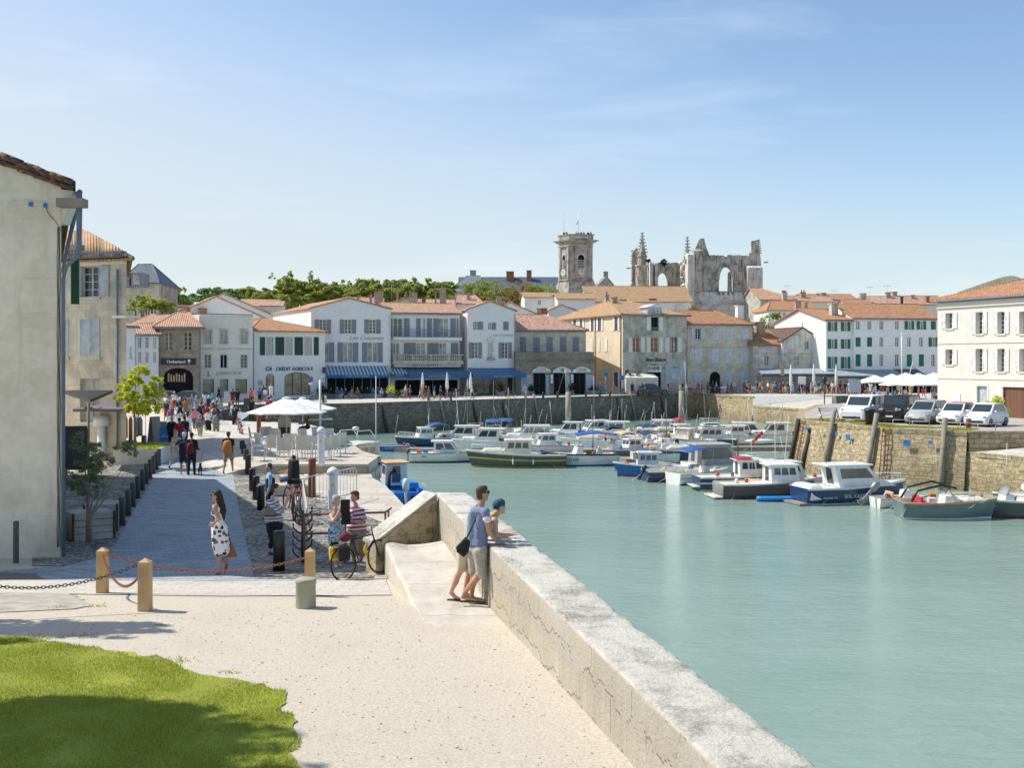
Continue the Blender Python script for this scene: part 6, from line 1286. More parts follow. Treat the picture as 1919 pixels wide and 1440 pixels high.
f=Fig(23.2);a=f.a
h=f.head((515,917,0),(.9,.4,0),0.);a((511,932,0),(511,938,0),.05,.05,'skin');a((503,943,-.14),(518,943,.16),.075,.07,'top');a((504,958,-.05),(518,958,.06),.125,.12,'top');a((506,972,-.05),(520,972,.06),.125,.13,'top')
a((505,945,-.22),(523,962,-.22),.055,.042,'top');a((523,962,-.22),(530,960,-.18),.04,.036,'skin');a((530,960,-.18),(540,930,-.1),.036,.026,'skin');f.hand((540,930,-.1),(542,921,-.06),(0,-1,0),.5,1);a((516,945,.2),(530,955,.25),.05,.04,'top');a((530,955,.25),(541,935,.2),.035,.026,'skin')
a((510,985,-.04),(520,985,.06),.135,.13,'bottom');a((509,990,-.05),(512,1012,-.02),.12,.085,'bottom');a((519,990,.08),(521,1012,.1),.12,.085,'bottom');a((512,1012,-.02),(507,1024,0),.075,.06,'bottom');a((507,1022,0),(505,1034,.02),.05,.035,'skin');a((521,1012,.1),(521,1034,.12),.07,.04,'bottom');a((505,1037,.02),(511,1039,-.04),.035,.03,'shoe');a((521,1037,.12),(527,1040,.08),.035,.03,'shoe')
o=f.build(gg(513,1041),'person in a striped navy and white top raising a camera beside the bollards',['skin fair','hair brown','stripe_navy','cloth black','shoe'],.014)
m=MB();m.bev(pt(506,959,22.98),(.32,.14,.24),.06,0,.3);m.tube([pt(503,950,22.97),pt(508,940,23.05),pt(519,944,23.35)],.014,5);m.tube([pt(508,952,22.97),pt(522,930+8,23.1)],.012,5);m.build('satchel','cloth khaki',o)
f=Fig(21.6);a=f.a
h=f.head((630,939,0),(.7,-.3,-.1),0.);a((628,953,0),(628,960,0),.045,.05,'skin');a((622,968,-.08),(636,968,.12),.07,.065,'skin');a((625,978,-.04),(635,978,.06),.115,.11,'top');a((626,995,-.04),(636,995,.06),.125,.12,'top');a((626,1008,-.04),(636,1008,.06),.13,.13,'top');a((626,1014,0),(636,1014,.04),.13,.13,'x')
a((621,969,-.14),(625,978,-.24),.048,.04,'skin');a((625,978,-.24),(637,958,-.28),.038,.028,'skin');a((637,958,-.28),(641,948,-.28),.026,.022,'skin');f.hand((637,957,-.28),(641,949,-.28),(0,-1,0),.6,1);a((636,970,.16),(641,975,-.1),.04,.032,'skin')
a((627,1018,-.05),(627,1040,-.05),.1,.075,'bottom');a((636,1018,.06),(637,1040,.06),.1,.075,'bottom');a((627,1040,-.05),(628,1058,-.05),.045,.033,'skin');a((637,1040,.06),(637,1058,.06),.045,.033,'skin');a((628,1061,-.05),(631,1063,-.16),.033,.028,'shoe');a((637,1061,.06),(641,1063,-.04),.033,.028,'shoe')
o=f.build(gg(632,1064),'woman in a blue printed sleeveless top and cropped black leggings holding up a tablet',['skin fair','hair grey','blue_print','cloth black','shoe white','cloth white'],.014)
m=MB();a1=pt(647,949,21.25);m.bev((a1.x,a1.y,a1.z),(.19,.02,.26),.008,0,.25);m.bev((a1.x+.01,a1.y+.03,a1.z-.25),(.19,.02,.25),.008,0,.25);tag(m.build('tablet','cloth black',loc=a1),'black tablet in an open folding cover held up by the couple','tablet')
f=Fig(22.1);a=f.a
h=f.head((665,931,0),(-.8,-.5,-.1),0.);a((666,945,0),(667,951,0),.05,.055,'skin');a((659,957,-.12),(677,957,.14),.075,.075,'top');a((662,972,-.06),(676,972,.06),.125,.13,'top');a((662,988,-.06),(676,988,.06),.135,.135,'top')
a((678,958,.1),(682,972,0),.06,.05,'top');a((682,972,0),(678,982,-.2),.042,.038,'skin');a((678,982,-.2),(663,978,-.42),.036,.027,'skin');f.hand((663,978,-.42),(655,972,-.5),(0,0,1),.5,1);a((659,958,-.2),(655,972,-.4),.055,.04,'top');a((655,972,-.4),(653,962,-.6),.034,.027,'skin')
a((664,1000,-.05),(675,1000,.05),.135,.135,'bottom');a((663,1004,-.05),(663,1036,-.05),.11,.085,'bottom');a((676,1004,.06),(676,1036,.06),.11,.085,'bottom');a((663,1036,-.05),(663,1056,-.05),.055,.035,'skin');a((676,1036,.06),(676,1056,.06),.055,.035,'skin');a((663,1058,-.05),(660,1060,-.14),.035,.03,'shoe');a((676,1058,.06),(673,1060,-.04),.035,.03,'shoe')
f.build(gg(668,1061),'man in a raspberry striped polo shirt looking at the tablet',['skin tan','hair brown','stripe_raspberry','cloth khaki','shoe'],.014)
def at(x,y,z=None):return gp(x,y,z)if z is not None else gg(x,y)
o=person(at(505,975),-1.2,'standlong','light blue','black','person in pale blue shirt and dark waistcoat beside the bollards','hair brown',s=.92);m=MB();m.bev((0,.02,1.08),(.42,.25,.5),.05);attach(o,m,'waistcoat','cloth black')
o=person(at(548,925)+V((0,0,.02)),-1.3,'sit','orange','denim','seated person in jeans with crossed legs by the bollards','hair dark',s=.95)
person(gp(577,832,.4)+V((0,0,.28)),-1.5,'sit','brown','navy','bald man in a brown shirt perched on a white chair arm under the parasol','hair bald','skin tan',s=1.02)
NM=list(CL)+['black','navy','navy','white','white','grey','denim','black','beige','light blue','white','navy'];rc=random.Random(11)
def crowd(places,n,poses,where,verb,sz=(.93,1.04),rz=None,grp=None,tops=None,z=0.):
 for k in range(n):
  x,D=places(rc,k);loc=V(((x-XC)/F*D,D,z));pose=poses[rc.randrange(len(poses))]
  for _ in range(200):
   tp,bt=rc.choice(tops or NM),rc.choice(['black','navy','white','beige','khaki','denim','grey','red','brown']if pose!='dress'else[rc.choice(NM)])
   if pose=='dress':bt=tp
   kind={'child':'child','dress':'woman','skirt':'woman','walkf':'woman','sit2':'woman'}.get(pose,'person');gar={'dress':f'a {tp} dress','skirt':f'{tp} top and {bt} skirt'}.get(pose)or(f'{tp} top and {bt} '+('trousers'if POSES[pose].get('trouser',1)>.9 else 'shorts'))
   hr=rc.choice(['dark','dark','brown','brown','blond','grey','straw hat','white cap']if 'cycle'not in pose else['dark','brown'])
   hn=hr if hr in('straw hat','white cap')else hr+' hair'
   lab=f'{kind} in {gar} {verb} {where}'.replace('  ',' ')
   if lab in USED:lab=f'{kind} in {gar} with {hn} {verb} {where}'
   if lab not in USED and len(lab.split())<=16:break
  r=rc.choice((0,math.pi,1.57,-1.57))+rc.uniform(-.6,.6)if rz is None else rz+rc.uniform(-.4,.4)
  person(loc,r,pose,tp,bt,lab,'hair '+hr,rc.choice(('skin fair','skin fair','skin tan','skin brown')),rc.choice(('shoe','shoe white')),rc.uniform(*sz),grp)
WK=['walk','walk2','walkf','shorts','stand','standlong','skirt','dress','bag','hips','photo','child']
for x,y,po,rz,tp,bt,hr,lab in((322,842,'standlong',3.1,'black','black','grey','grey-haired person in a long black coat before the chalkboard'),(336,846,'walk2',3.0,'red','denim','dark','person in a bright red top just right of the long black coat'),(346,838,'shorts',3.1,'navy','denim','brown','man in a dark vest and denim shorts in the street crowd'),(375,830,'walk2',3.1,'grey','beige','grey','man in grey polo and beige trousers striding up the street'),(352,826,'walkf',2.9,'white','white','dark','woman in white trousers among the street crowd'),(390,820,'skirt',3.1,'white','black','dark','woman in white blouse and black skirt walking up the street'),(405,822,'hips',3.1,'teal','khaki','brown','man in teal shirt with a grey backpack near the dark bins'),(440,808,'photo',2.8,'black','black','dark','person in black raising both arms to take a photo by the bikes'),(366,812,'walk2',3.3,'pink','denim','blond','person in pink top deep in the street crowd'),(386,806,'walk',3.0,'maroon','black','brown','person in maroon top deep in the street crowd'),(400,802,'stand',3.1,'red','navy','dark','person in red top at the back of the street crowd'),(312,792,'skirt',3.1,'navy','red','blond','cyclist-like woman in a bright red skirt left of the crowd'),(322,790,'walk2',3.2,'orange','black','straw hat','person in mustard orange jacket beside the red skirt'),(334,786,'stand',3.0,'navy','white','white cap','person in navy top and white trousers near the parked bikes'),(368,772,'walk2',3.1,'red','khaki','brown','person in red and khaki at the top of the street'),(384,770,'shorts',3.1,'white','grey','dark','person in white shirt beside the turquoise shirt'),(398,771,'stand',3.1,'turquoise','white','grey','person in a bright turquoise shirt seen from behind'),(360,774,'walkf',3.0,'light blue','pink','blond','woman in light blue top left of the red shirt'),(436,759,'hips',3.1,'navy','red','dark','man in dark top and red shorts before the cream shop'),(445,760,'standlong',3.3,'black','black','dark','slim person all in black beside the red shorts'),(410,752,'walk2',1.2,'black','black','dark','person in black before the cream shop door'),(470,757,'walk',2.6,'red','red','brown','person in a red shirt at the left of the bank queue'),(479,756,'stand',3.0,'pink','beige','grey','person in pale pink at the bank queue'),(487,757,'shorts',3.1,'blue','black','dark','person in a vivid blue shirt in the bank queue'),(497,757,'walk',3.1,'white','grey','brown','person in white shirt next to the vivid blue shirt'),(508,756,'stand',3.0,'white','white','grey','white-haired person dressed all in white by the bank'),(494,750,'stand',2.9,'red','denim','brown','person in a red top behind the bank queue'),(524,745,'stand',.5,'light blue','light blue','dark','person in pale blue shirt leaning at the bank wall'),(530,747,'walk2',-.6,'light blue','white','dark','person in light blue shirt walking past the bank door'),(552,744,'bag',1.6,'white','black','dark','person in white shirt before the arched bank window'),(543,745,'child',1.,'light blue','denim','dark','child in pale blue by the arched bank window'),(435,800,'stand',-1.,'light blue','black','brown','person in light blue leaning at the dark bins'),(471,800,'stand',3.1,'black','black','dark','person in black trousers half hidden by the white parasol'),(504,798,'shorts',2.9,'red','red','brown','person in red shorts beneath the white parasol edge'),(508,797,'walk',1.7,'light blue','denim','brown','walking person in denim shorts under the parasol edge'),(320,808,'walkf',3.,'purple','white','grey','person in purple and white left of the crowd'),(412,790,'stand',.2,'beige','denim','blond','person in beige facing down the street')):
 D=F*CZ/(y-YH);person(V(((x-XC)/F*D,D,gz(D)+(.4 if x in(504,508,471)else 0))),rz,po,tp,bt,lab,'hair '+hr,rc.choice(('skin fair','skin tan')),rc.choice(('shoe','shoe white')),rc.uniform(.95,1.03))
for o_ in[o for o in COL.objects if o.get('label','').startswith('man in teal')]:backpack(o_,'cloth grey',1.2,1.1)
crowd(lambda r,k:(r.uniform(345,412),r.uniform(70,92)),16,WK,'in the packed street','standing',rz=3.1)
crowd(lambda r,k:(r.uniform(300,352),r.uniform(84,104)),8,WK,'by the shop bikes','strolling')
crowd(lambda r,k:(r.uniform(758,830),r.uniform(126,131)),9,WK,'in front of the hotel','walking',rz=1.5)
crowd(lambda r,k:(622+k*9.5+r.uniform(-2,2),r.uniform(129,132)),11,['sit','sit2'],'at the striped awning cafe','seated',z=.02)
crowd(lambda r,k:(r.uniform(1180,1300),r.uniform(142,150.)),12,WK,'on the quay by the grey car','walking')
crowd(lambda r,k:(r.uniform(1300,1430),r.uniform(148.5,151)),20,WK+['sit'],'near the white benches','standing')
crowd(lambda r,k:(r.uniform(1435,1600),r.uniform(144,150.5)),44,WK,'outside the grey-awning cafes','standing')
crowd(lambda r,k:(r.uniform(1600,1660),r.uniform(140,149)),14,WK+['sit','sit2'],'behind the white notice board','standing')
crowd(lambda r,k:(r.uniform(1635,1752),r.uniform(118,138)),22,['sit','sit2','sit','stand','walk'],'under the white cafe parasols','lingering')
for x,y,po,rz,tp,bt,hr,lab in((885,752,'walkf',1.3,'white','black','blond','woman in white vest walking past the hotel bicycles'),(981,741,'dress',3.,'white','white','grey','person in white and grey standing by the arcade'),(1315,740,'walk',1.4,'navy','red','dark','man in navy top and bright red shorts on the quay'),(1275,742,'shorts',-1.,'khaki','khaki','straw hat','man in khaki and a straw hat beside the grey car'),(1286,742,'bag',1.,'white','beige','grey','person in white shirt leaning past the grey car'),(1405,739,'shorts',3,'green','red','brown','person in green shirt and red shorts near the benches'),(1395,738,'hips',3,'blue','denim','grey','large man in a bright blue shirt near the benches'),(1168,740,'walk2',.4,'light blue','denim','dark','person in light blue by the corner house'),(1575,738,'hips',3.1,'beige','beige','dark','tall person in pale clothes left of the notice board'),(1518,737,'stand',2.9,'red','black','dark','person in a crimson shirt between the closed parasols'),(1560,738,'walk',3.,'white','blue','blond','person in white top and blue shorts outside the cafe'),(1575,737,'shorts',3.,'pink','orange','brown','person in orange shorts outside the cafe')):
 D=F*CZ/(y-YH);person(V(((x-XC)/F*D,D,0)),rz,po,tp,bt,lab,'hair '+hr,rc.choice(('skin fair','skin tan')))
for i,(x,tp,lab)in enumerate(((1057,'navy','leftmost tiny onlooker on the bell tower'),(1062,'red','tiny onlooker in red on the bell tower'),(1080,'beige','tiny onlooker in beige behind the tower balustrade'),(1084,'pink','tiny onlooker in pink behind the tower balustrade'),(1089,'brown','tiny onlooker in brown behind the tower balustrade'),(1094,'grey','tiny onlooker in grey behind the tower balustrade'),(1102,'black','tiny onlooker in black near the tower corner'),(1107,'khaki','rightmost tiny onlooker on the bell tower'))):
 person(V(((x-XC)/F*233,233,CZ+(YH-448.5)/F*233)),0,'stand',tp,'navy',lab,'hair brown')
person(V((29.6,68.8,.3)),.5,'sit','grey','navy','person sitting with a white top in front of the green bush','hair grey')if 0 else None
#boats (bow towards +X, origin on the waterline)
WZ=-3.3
def hull(t,L,B,fb,hull_m,trim='gel_white',boot='antifoul_red',sheer=.45,deck='gel_cream',band=None,bowr=.8,open_=False,flare=.0):
 n=14;m=MB();rows=[]
 zs=[-.28,.02,.10,.52,.62,.9,1.0]
 for i in range(n+1):
  f=i/n;x=-L/2+L*f;b=B/2*(1-max(0,(f-.35)/.65)**2.2)*(1-.12*(1-min(1,f/.35))**2);b=max(b,.025);top=fb*(1+sheer*max(0,f-.25)**1.7);r=[]
  for k,q in enumerate(zs):
   z=q if k<3 else top*q;w=(.45,.86,.88,.95,.965,.99,1.03)[k];w=w if f<.7 else w-(1-w)*.9*(f-.7)/.3-(.25*(1-q)*(f-.7)/.3 if k>=3 else .3*(f-.7)/.3);xx=x+(0 if f<.6 else(f-.6)/.4*L*.085*(z/max(top,.1))*bowr);r.append((xx,b*max(w,.04),z))
  rows.append(r)
 mi=(1,1,0,4,0,2);ms=[hull_m,boot,trim,deck,band or hull_m]
 for i in range(n):
  for k in range(6):
   a,b_,c,d=rows[i][k],rows[i+1][k],rows[i+1][k+1],rows[i][k+1];m.face([a,b_,c,d],mi[k],True);m.face([(p[0],-p[1],p[2])for p in(b_,a,d,c)],mi[k],True)
 m.face([p for p in rows[0]]+[(p[0],-p[1],p[2])for p in reversed(rows[0])],0)
 o=m.build('hull',ms,t,fixn=True);m=MB()
 dz=-.32 if open_ else-.05
 for i in range(n):
  a,b_=rows[i][6],rows[i+1][6];q=.93;e=dz if i<n*.72 else-.04;e2=dz if i+1<n*.72 else-.04
  m.face([(a[0],a[1]*q,a[2]+e),(b_[0],b_[1]*q,b_[2]+e2),(b_[0],-b_[1]*q,b_[2]+e2),(a[0],-a[1]*q,a[2]+e)])
  for s in(1,-1):
   m.face([(a[0],s*a[1],a[2]),(b_[0],s*b_[1],b_[2]),(b_[0],s*b_[1]*q,b_[2]+.01),(a[0],s*a[1]*q,a[2]+.01)]);m.face([(a[0],s*a[1]*q,a[2]+.01),(b_[0],s*b_[1]*q,b_[2]+.01),(b_[0],s*b_[1]*q,b_[2]+e2),(a[0],s*a[1]*q,a[2]+e)])
 m.face([(rows[0][6][0]+.05,rows[0][6][1]*.93,rows[0][6][2]),(rows[0][6][0]+.05,-rows[0][6][1]*.93,rows[0][6][2]),(rows[0][6][0]+.05,-rows[0][6][1]*.93,rows[0][6][2]+dz),(rows[0][6][0]+.05,rows[0][6][1]*.93,rows[0][6][2]+dz)])
 m.build('deck',deck,t);t['top']=fb
 m=MB();m.tube([r[6]for r in rows]+[(r[6][0],-r[6][1],r[6][2])for r in reversed(rows)],.03,5);m.build('rub_rail',trim,t);return rows
def cab(t,x0,x1,w,z0,z1,rf=.35,rb=.0,mat='gel_white',glass='glass_boat',roof=True,over=.12,nw=2,roofm=None,wz=.5,name='cabin'):
 """wheelhouse: rf / rb rake of front and back; glass in each side, front and back"""
 z1=z0+(z1-z0)*.86;m=MB();k=.9;h=z1-z0;lo=[(x0,-w/2),(x1,-w/2),(x1,w/2),(x0,w/2)];hi=[(x0+rb,-w/2*k),(x1-rf,-w/2*k),(x1-rf,w/2*k),(x0+rb,w/2*k)]
 A=[V((*p,z0))for p in lo];B=[V((*p,z1))for p in hi];m.loft([A,B],0,False);c=m.build(name,mat,t)
 def pane(a,b_,u0,u1,v0,v1):
  m=MB();P=lambda u,v:A[a].lerp(A[b_],u).lerp(B[a].lerp(B[b_],u),v);n=(A[b_]-A[a]).cross(B[a]-A[a]).normalized()*.012;q=[P(u0,v0),P(u1,v0),P(u1-.02,v1),P(u0+.02,v1)];m.loft([[p-n*.5 for p in q],[p+n for p in q]],0,False);m.build('window',glass,c)
 for a,b_ in((0,1),(2,3)):
  for i in range(nw):u=.08+.84*i/nw;pane(a,b_,u+.02,u+.84/nw-.02,wz,.88)
 pane(1,2,.07,.48,wz,.88);pane(1,2,.52,.93,wz,.88);pane(3,0,.3,.7,.12,.88)
 if roof:m=MB();m.bev(((x0+rb+x1-rf)/2-over*.5,0,z1+.05),(x1-x0-rf-rb+over*3,w*k+.2,.1),.035);m.build('roof',roofm or mat,t)
 return c
def outboard(t,x,z=.55,mat='gunmetal',s=1.,y=0,tilt=0):
 m=MB();T=Matrix.Translation((x,y,z))@Matrix.Rotation(tilt,4,'Y')@Matrix.Scale(s,4);n=len(m.v)
 m.loft([[(-.18+.17*w*math.cos(a),.14*w*math.sin(a),h)for a in[6.283*k/10 for k in range(10)]]for h,w in((.15,.7),(.2,1),(.45,1.05),(.6,.8),(.64,.3))],0);m.box((-.17,0,-.2),(.14,.09,.7));m.box((-.17,0,-.55),(.26,.05,.12));m.ell((-.2,0,-.68),(.18,.05,.05),8,5);m.v=[tuple(T@V(p))for p in m.v];m.build('outboard_motor',mat,t)
def rail(t,pts,z,h=.45,mat='rail_white'):
 m=MB();P=[V((x,y,z+zz))for x,y,zz in pts];m.tube([p+V((0,0,h))for p in P],.016,5)
 for p in P[::1]:m.tube([p,p+V((0,0,h))],.013,4)
 m.build('guard_rail',mat,t)
def pulpit(t,L,B,fb,sheer=.45):z=fb*(1+sheer*.5);rail(t,[(L*.2,B*.44,-.1),(L*.36,B*.3,0),(L*.5,B*.06,.05),(L*.5,-B*.06,.05),(L*.36,-B*.3,0),(L*.2,-B*.44,-.1)],z,.42)
def mast(t,x,h,z=.9,r=.03,stays=True,mat='rail_white',lean=0,L=5):
 m=MB();m.tube([(x,0,z),(x+lean,0,z+h)],[r,r*.6],6);m.build('mast',mat,t)
 if stays:
  m=MB();m.tube([(x+lean,0,z+h),(L*.48,0,z)],.006,3);m.tube([(x+lean,0,z+h),(-L*.48,0,z)],.006,3);m.build('stay','steel',t)
def canopy(t,x0,x1,w,z,mat,h=.18,legs=True,z0=.8,open_=True):
 m=MB();R_=[]
 for i in range(7):f=i/6;x=x0+(x1-x0)*f;zz=z+h*math.sin(math.pi*f);R_.append([(x,w/2*math.cos(a),zz+.12*math.sin(a))for a in[math.pi*k/8 for k in range(9)]])
 m.loft(R_,0,True,caps=False,closed=False);m.loft([[(p[0],p[1],p[2]-.02)for p in r]for r in R_],0,True,caps=False,closed=False);m.build('canopy',mat,t)
 if legs:
  m=MB()
  for s in(-1,1):
   pass
  for xx,xb in((x0,x0+.25),(x1,x1-.25)):m.tube([(xb,-w/2,z0),(xx,-w/2,z),(xx,0,z+.1),(xx,w/2,z),(xb,w/2,z0)],.014,4)
  m.tube([(x0,0,z+.1),(x1,0,z+.1)],.012,4)
  m.build('canopy_frame','rail_white',t)
def fenders(t,L,B,fb,side,mat='gel_white',n=2):
 for i in range(n):m=MB();x=-L*.2+i*L*.3;m.ell((x,side*(B/2+.06),fb*.5),(.07,.07,.22),8,6);m.tube([(x,side*(B/2+.04),fb*.7),(x,side*B*.46,fb+.03)],.008,3);m.build('fender',mat,t)
RG=random.Random(31)
def gear(t):
 z=t.get('top',.8);del t['top']
 for k in range(RG.choice((2,3,4))):
  x,y=RG.uniform(-1.9,-.5)if k<2 else RG.uniform(1.2,2.0),RG.uniform(-.5,.5);m=MB();c=RG.randrange(4)
  if c==0:m.tube([(x+.16*math.cos(a),y+.16*math.sin(a),z+.04+.01*a)for a in[k_*.7 for k_ in range(18)]],.02,4);m.build('coiled_rope','tent',t)
  elif c==1:m.bev((x,y,z+.08),(.4,.3,.3),.03);m.build('fish_crate',RG.choice(('blue_paint','canvas_orange','gel_grey','lamp_white')),t)
  elif c==2:m.ell((x,y,z+.1),(.15,.15,.18),8,6);m.build('buoy',RG.choice(('canvas_orange','red_paint','lamp_white','yellow_paint')),t)
  else:m.lathe([(.1,0),(.14,.28),(.13,.28),(.1,.05)],(x,y,z-.02),8);m.build('bucket',RG.choice(('gunmetal','blue_paint')),t)
 m=MB();x=RG.uniform(-1,.5);m.tube([(x,RG.choice((-.5,.5)),z+.9),(x-.25,0,z+2.9)],.012,4);m.build('whip_aerial','rail_white',t)
 for s in(-1,1):m=MB();m.tube([(-1.9,s*.7,z+.02),(-2.4,s*1.0,.3),(-2.9,s*1.5,-.1)],.014,4);m.build('mooring_rope','tent',t)
def put(t,x,y,hd,lens=None):
 if t.get('top')and t.name[:5]!='kayak':gear(t)
 D=F*(CZ-WZ)/(y-YH);return place(t,V(((x-XC)/F*D,D,WZ)),math.radians(hd),.88 if x>1180 and 885<y<960 else(.92 if y<860 else 1))
def regtext(t,s,x,y,z,sz,mat='text_dark',side=-1,name='registration'):
 T=Matrix.Translation((x,y,z))@Matrix.Rotation(0 if side<0 else math.pi,4,'Z')@Matrix.Rotation(math.pi/2*.96,4,'X');o=text(s,sz,mat,name,None,T,.006);o.parent=t
def boat(lab,name='motor_boat',cat='boat',grp=None):return thing(name,lab,cat,group=grp)
GB='small craft moored in the basin'
def seats(t,x,z,w,mat='gel_white'):
 m=MB();m.bev((x,0,z+.2),(.5,w,.4),.05);m.bev((x-.25,0,z+.5),(.12,w,.35),.04);m.build('seat',mat,t)
def console(t,x,z,w=.7,glass=True,mat='gel_white'):
 m=MB();m.loft([[(x-.3,-w/2,z),(x+.35,-w/2,z),(x+.35,w/2,z),(x-.3,w/2,z)],[(x-.2,-w*.42,z+.65),(x+.15,-w*.42,z+.65),(x+.15,w*.42,z+.65),(x-.2,w*.42,z+.65)]],0,False);c=m.build('console',mat,t)
 if glass:m=MB();m.loft([[(x+.15,-w*.5,z+.62),(x+.2,-w*.5,z+.62),(x+.2,w*.5,z+.62),(x+.15,w*.5,z+.62)],[(x-.05,-w*.45,z+1.0),(x-.02,-w*.45,z+1.0),(x-.02,w*.45,z+1.0),(x-.05,w*.45,z+1.0)]],0,False);m.build('windscreen','glass_pale',t)
t=boat('white motor boat with purple-tinted cabin windows at the left of the front row');hull(t,5.0,2.0,.75,'gel_white','gel_grey','gel_dark',.25);cab(t,-.6,1.5,1.5,.7,1.75,.7,.05,glass='glass_purple',nw=2,wz=.35);outboard(t,-2.45,.5,'gunmetal',.8);m=MB();m.tube([(2.3,.1,1),(1.4,.7,1.15),(0,.95,1.1)],.014,4);m.tube([(2.3,-.1,1),(1.4,-.7,1.15),(0,-.95,1.1)],.014,4);m.build('guard_rail','rail_white',t);regtext(t,'Ilena',-1.3,-1.01,.5,.2);put(t,827,866,2)
t=boat('slate-grey wooden fishing boat with yellow stripes and a cream wheelhouse','fishing_boat');hull(t,7.0,2.5,.95,'gel_slate','gel_cream','yellow_trim',.6,band='yellow_trim');cab(t,-.9,1.2,1.5,.9,2.15,.25,0,'gel_cream',nw=3);m=MB();m.bev((1.9,0,1.15),(1.6,1.3,.5),.15);m.build('trunk_cabin','gel_cream',t);fenders(t,5,2.5,.95,1);fenders(t,5,2.5,.95,-1);mast(t,-.2,1.3,2.2,.025,False);pulpit(t,7,2.4,.95,.6);put(t,972,875,183)
t=boat('white fishing boat with dark sheer stripe, black registration and blue sun awning','fishing_boat');hull(t,5.6,2.2,.85,'gel_white','gel_dark','gel_blue',.35);console(t,.2,.8,1.0);canopy(t,-2.6,.6,1.9,2.25,'canvas_blue');seats(t,-1.3,.55,1.2);regtext(t,'T 813083',1.0,-1.08,.5,.28,side=-1);regtext(t,'T 813083',1.0,1.08,.5,.28,side=1);mast(t,-1,2.9,.8,.03,False,'timber_brown');put(t,1088,872,195)
t=boat('low teal boat with two tan awnings right of the white registered boat');hull(t,5.2,2,.8,'gel_teal','gel_white','antifoul_red',.3,deck='gel_white');canopy(t,-1.8,-.2,1.7,2.0,'canvas_tan');canopy(t,.1,1.3,1.7,1.95,'canvas_orange');console(t,0,.6);put(t,1150,861,200)
t=boat('teal work boat with a white cabin box beside the tan-awning boat');hull(t,5.0,2,.85,'gel_teal','gel_white','yellow_trim',.3,deck='gel_white');cab(t,-.3,1.1,1.3,.8,1.7,.2,0,nw=1);canopy(t,-1.9,-.4,1.7,1.95,'canvas_navy');put(t,1190,857,205)
t=boat('bright blue fishing boat with a pale blue wheelhouse and white bow stem','fishing_boat');hull(t,5.4,2.1,.85,'gel_blue','gel_white','antifoul_red',.5,deck='shutter_pale');cab(t,-.4,1.2,1.35,.8,2.0,.1,-.1,'shutter_blue',nw=3,glass='glass_room');mast(t,1.3,2.9,.8,.04,False,'timber_post');m=MB();m.bev((-.1,0,2.25),(.7,.6,.3),.08);m.build('life_raft','canvas_tan',t);m=MB();m.box((2.75,0,.55),(.08,.1,1.1));m.build('stem','gel_white',t);put(t,1222,893,178)
t=boat('navy boat with red waterline stripe and tilted outboard beside the bright blue boat');hull(t,4.6,2.0,.8,'gel_navy','gel_white','antifoul_red',.25,band='antifoul_red',open_=True);outboard(t,-2.3,.6,'gel_dark',.9,0,.5);rail(t,[(-2.2,.9,0),(-.6,.98,0),(1,.9,0)],.8,.3);rail(t,[(-2.2,-.9,0),(-.6,-.98,0),(1,-.9,0)],.8,.3);fenders(t,3,2,.8,-1,'blue_paint',1);put(t,1262,901,12)
t=boat('white boat with cobalt blue sun canopy and lettered transom');hull(t,4.8,2.1,.85,'gel_white','gel_white','gel_dark',.25,band='gel_grey',open_=True);canopy(t,-1.6,.6,1.9,2.35,'canvas_blue',.22);console(t,.5,.6);put(t,1310,905,28)
t=boat('large pale cruiser wrapped in a grey-windowed canvas enclosure','cabin_cruiser');hull(t,7.6,2.7,1.1,'gel_white','gel_grey','gel_navy',.4);cab(t,-3.2,.4,2.3,1.05,2.75,.9,.1,'gel_grey','glass_room',nw=1,wz=.3,name='canvas_enclosure');cab(t,.0,2.6,1.9,1.05,1.7,1.1,0,'gel_white',nw=2,roof=False,wz=.35);pulpit(t,7.6,2.6,1.1);m=MB();m.ell((2.3,0,2.75),(1.3,.5,.14),12,6);m.build('inflatable_float','gel_white',t);put(t,1372,893,8)
t=boat('navy trawler-style boat with white wheelhouse, red canopy and marker flags','fishing_boat');hull(t,6.4,2.4,.95,'gel_navy','gel_cream','gel_white',.4,band='gel_white');cab(t,-.3,1.6,1.6,.9,2.25,.2,0,nw=3);canopy(t,-.6,.6,1.8,2.15,'canvas_red',.05,False);mast(t,-.2,1.7,2.2,.05,False,'timber_brown')
for q in range(4):m=MB();m.tube([(-.4,0,2.1),(.8+q*.25,-.2+.15*q,3.3+q*.18)],.015,4);e=(.85+q*.25,-.2+.15*q,3.35+q*.18);m.ell(e,(.14,.03,.16),6,4);m.build('marker_flag','red_paint'if q else 'orange_paint',t)
m=MB();m.box((-3.35,0,.3),(.5,1.9,.06));m.build('swim_platform','gel_cream',t);put(t,1388,917,6)
t=boat('slate lobster boat with red stripe, white wheelhouse and a grey net cage','fishing_boat');hull(t,6.3,2.4,.95,'gel_slate','gel_cream','antifoul_red',.4,band='antifoul_red');cab(t,.2,2.2,1.7,.9,2.3,.2,0,nw=3);m=MB()
for k in range(9):m.tube([(-3.2,-1+k*.25,.1),(-3.2,-1+k*.25,.95)],.018,4);m.tube([(-3.2,-1,.1+k*.1),(-3.2,1,.1+k*.1)],.014,4)
m.build('net_cage','galv',t);m=MB();m.box((-3.5,0,.12),(.6,2.1,.08));m.build('swim_platform','gel_cream',t);rail(t,[(-3,1.1,0),(-1.5,1.15,0),(0,1.15,0)],.9,.4);put(t,1432,931,8)
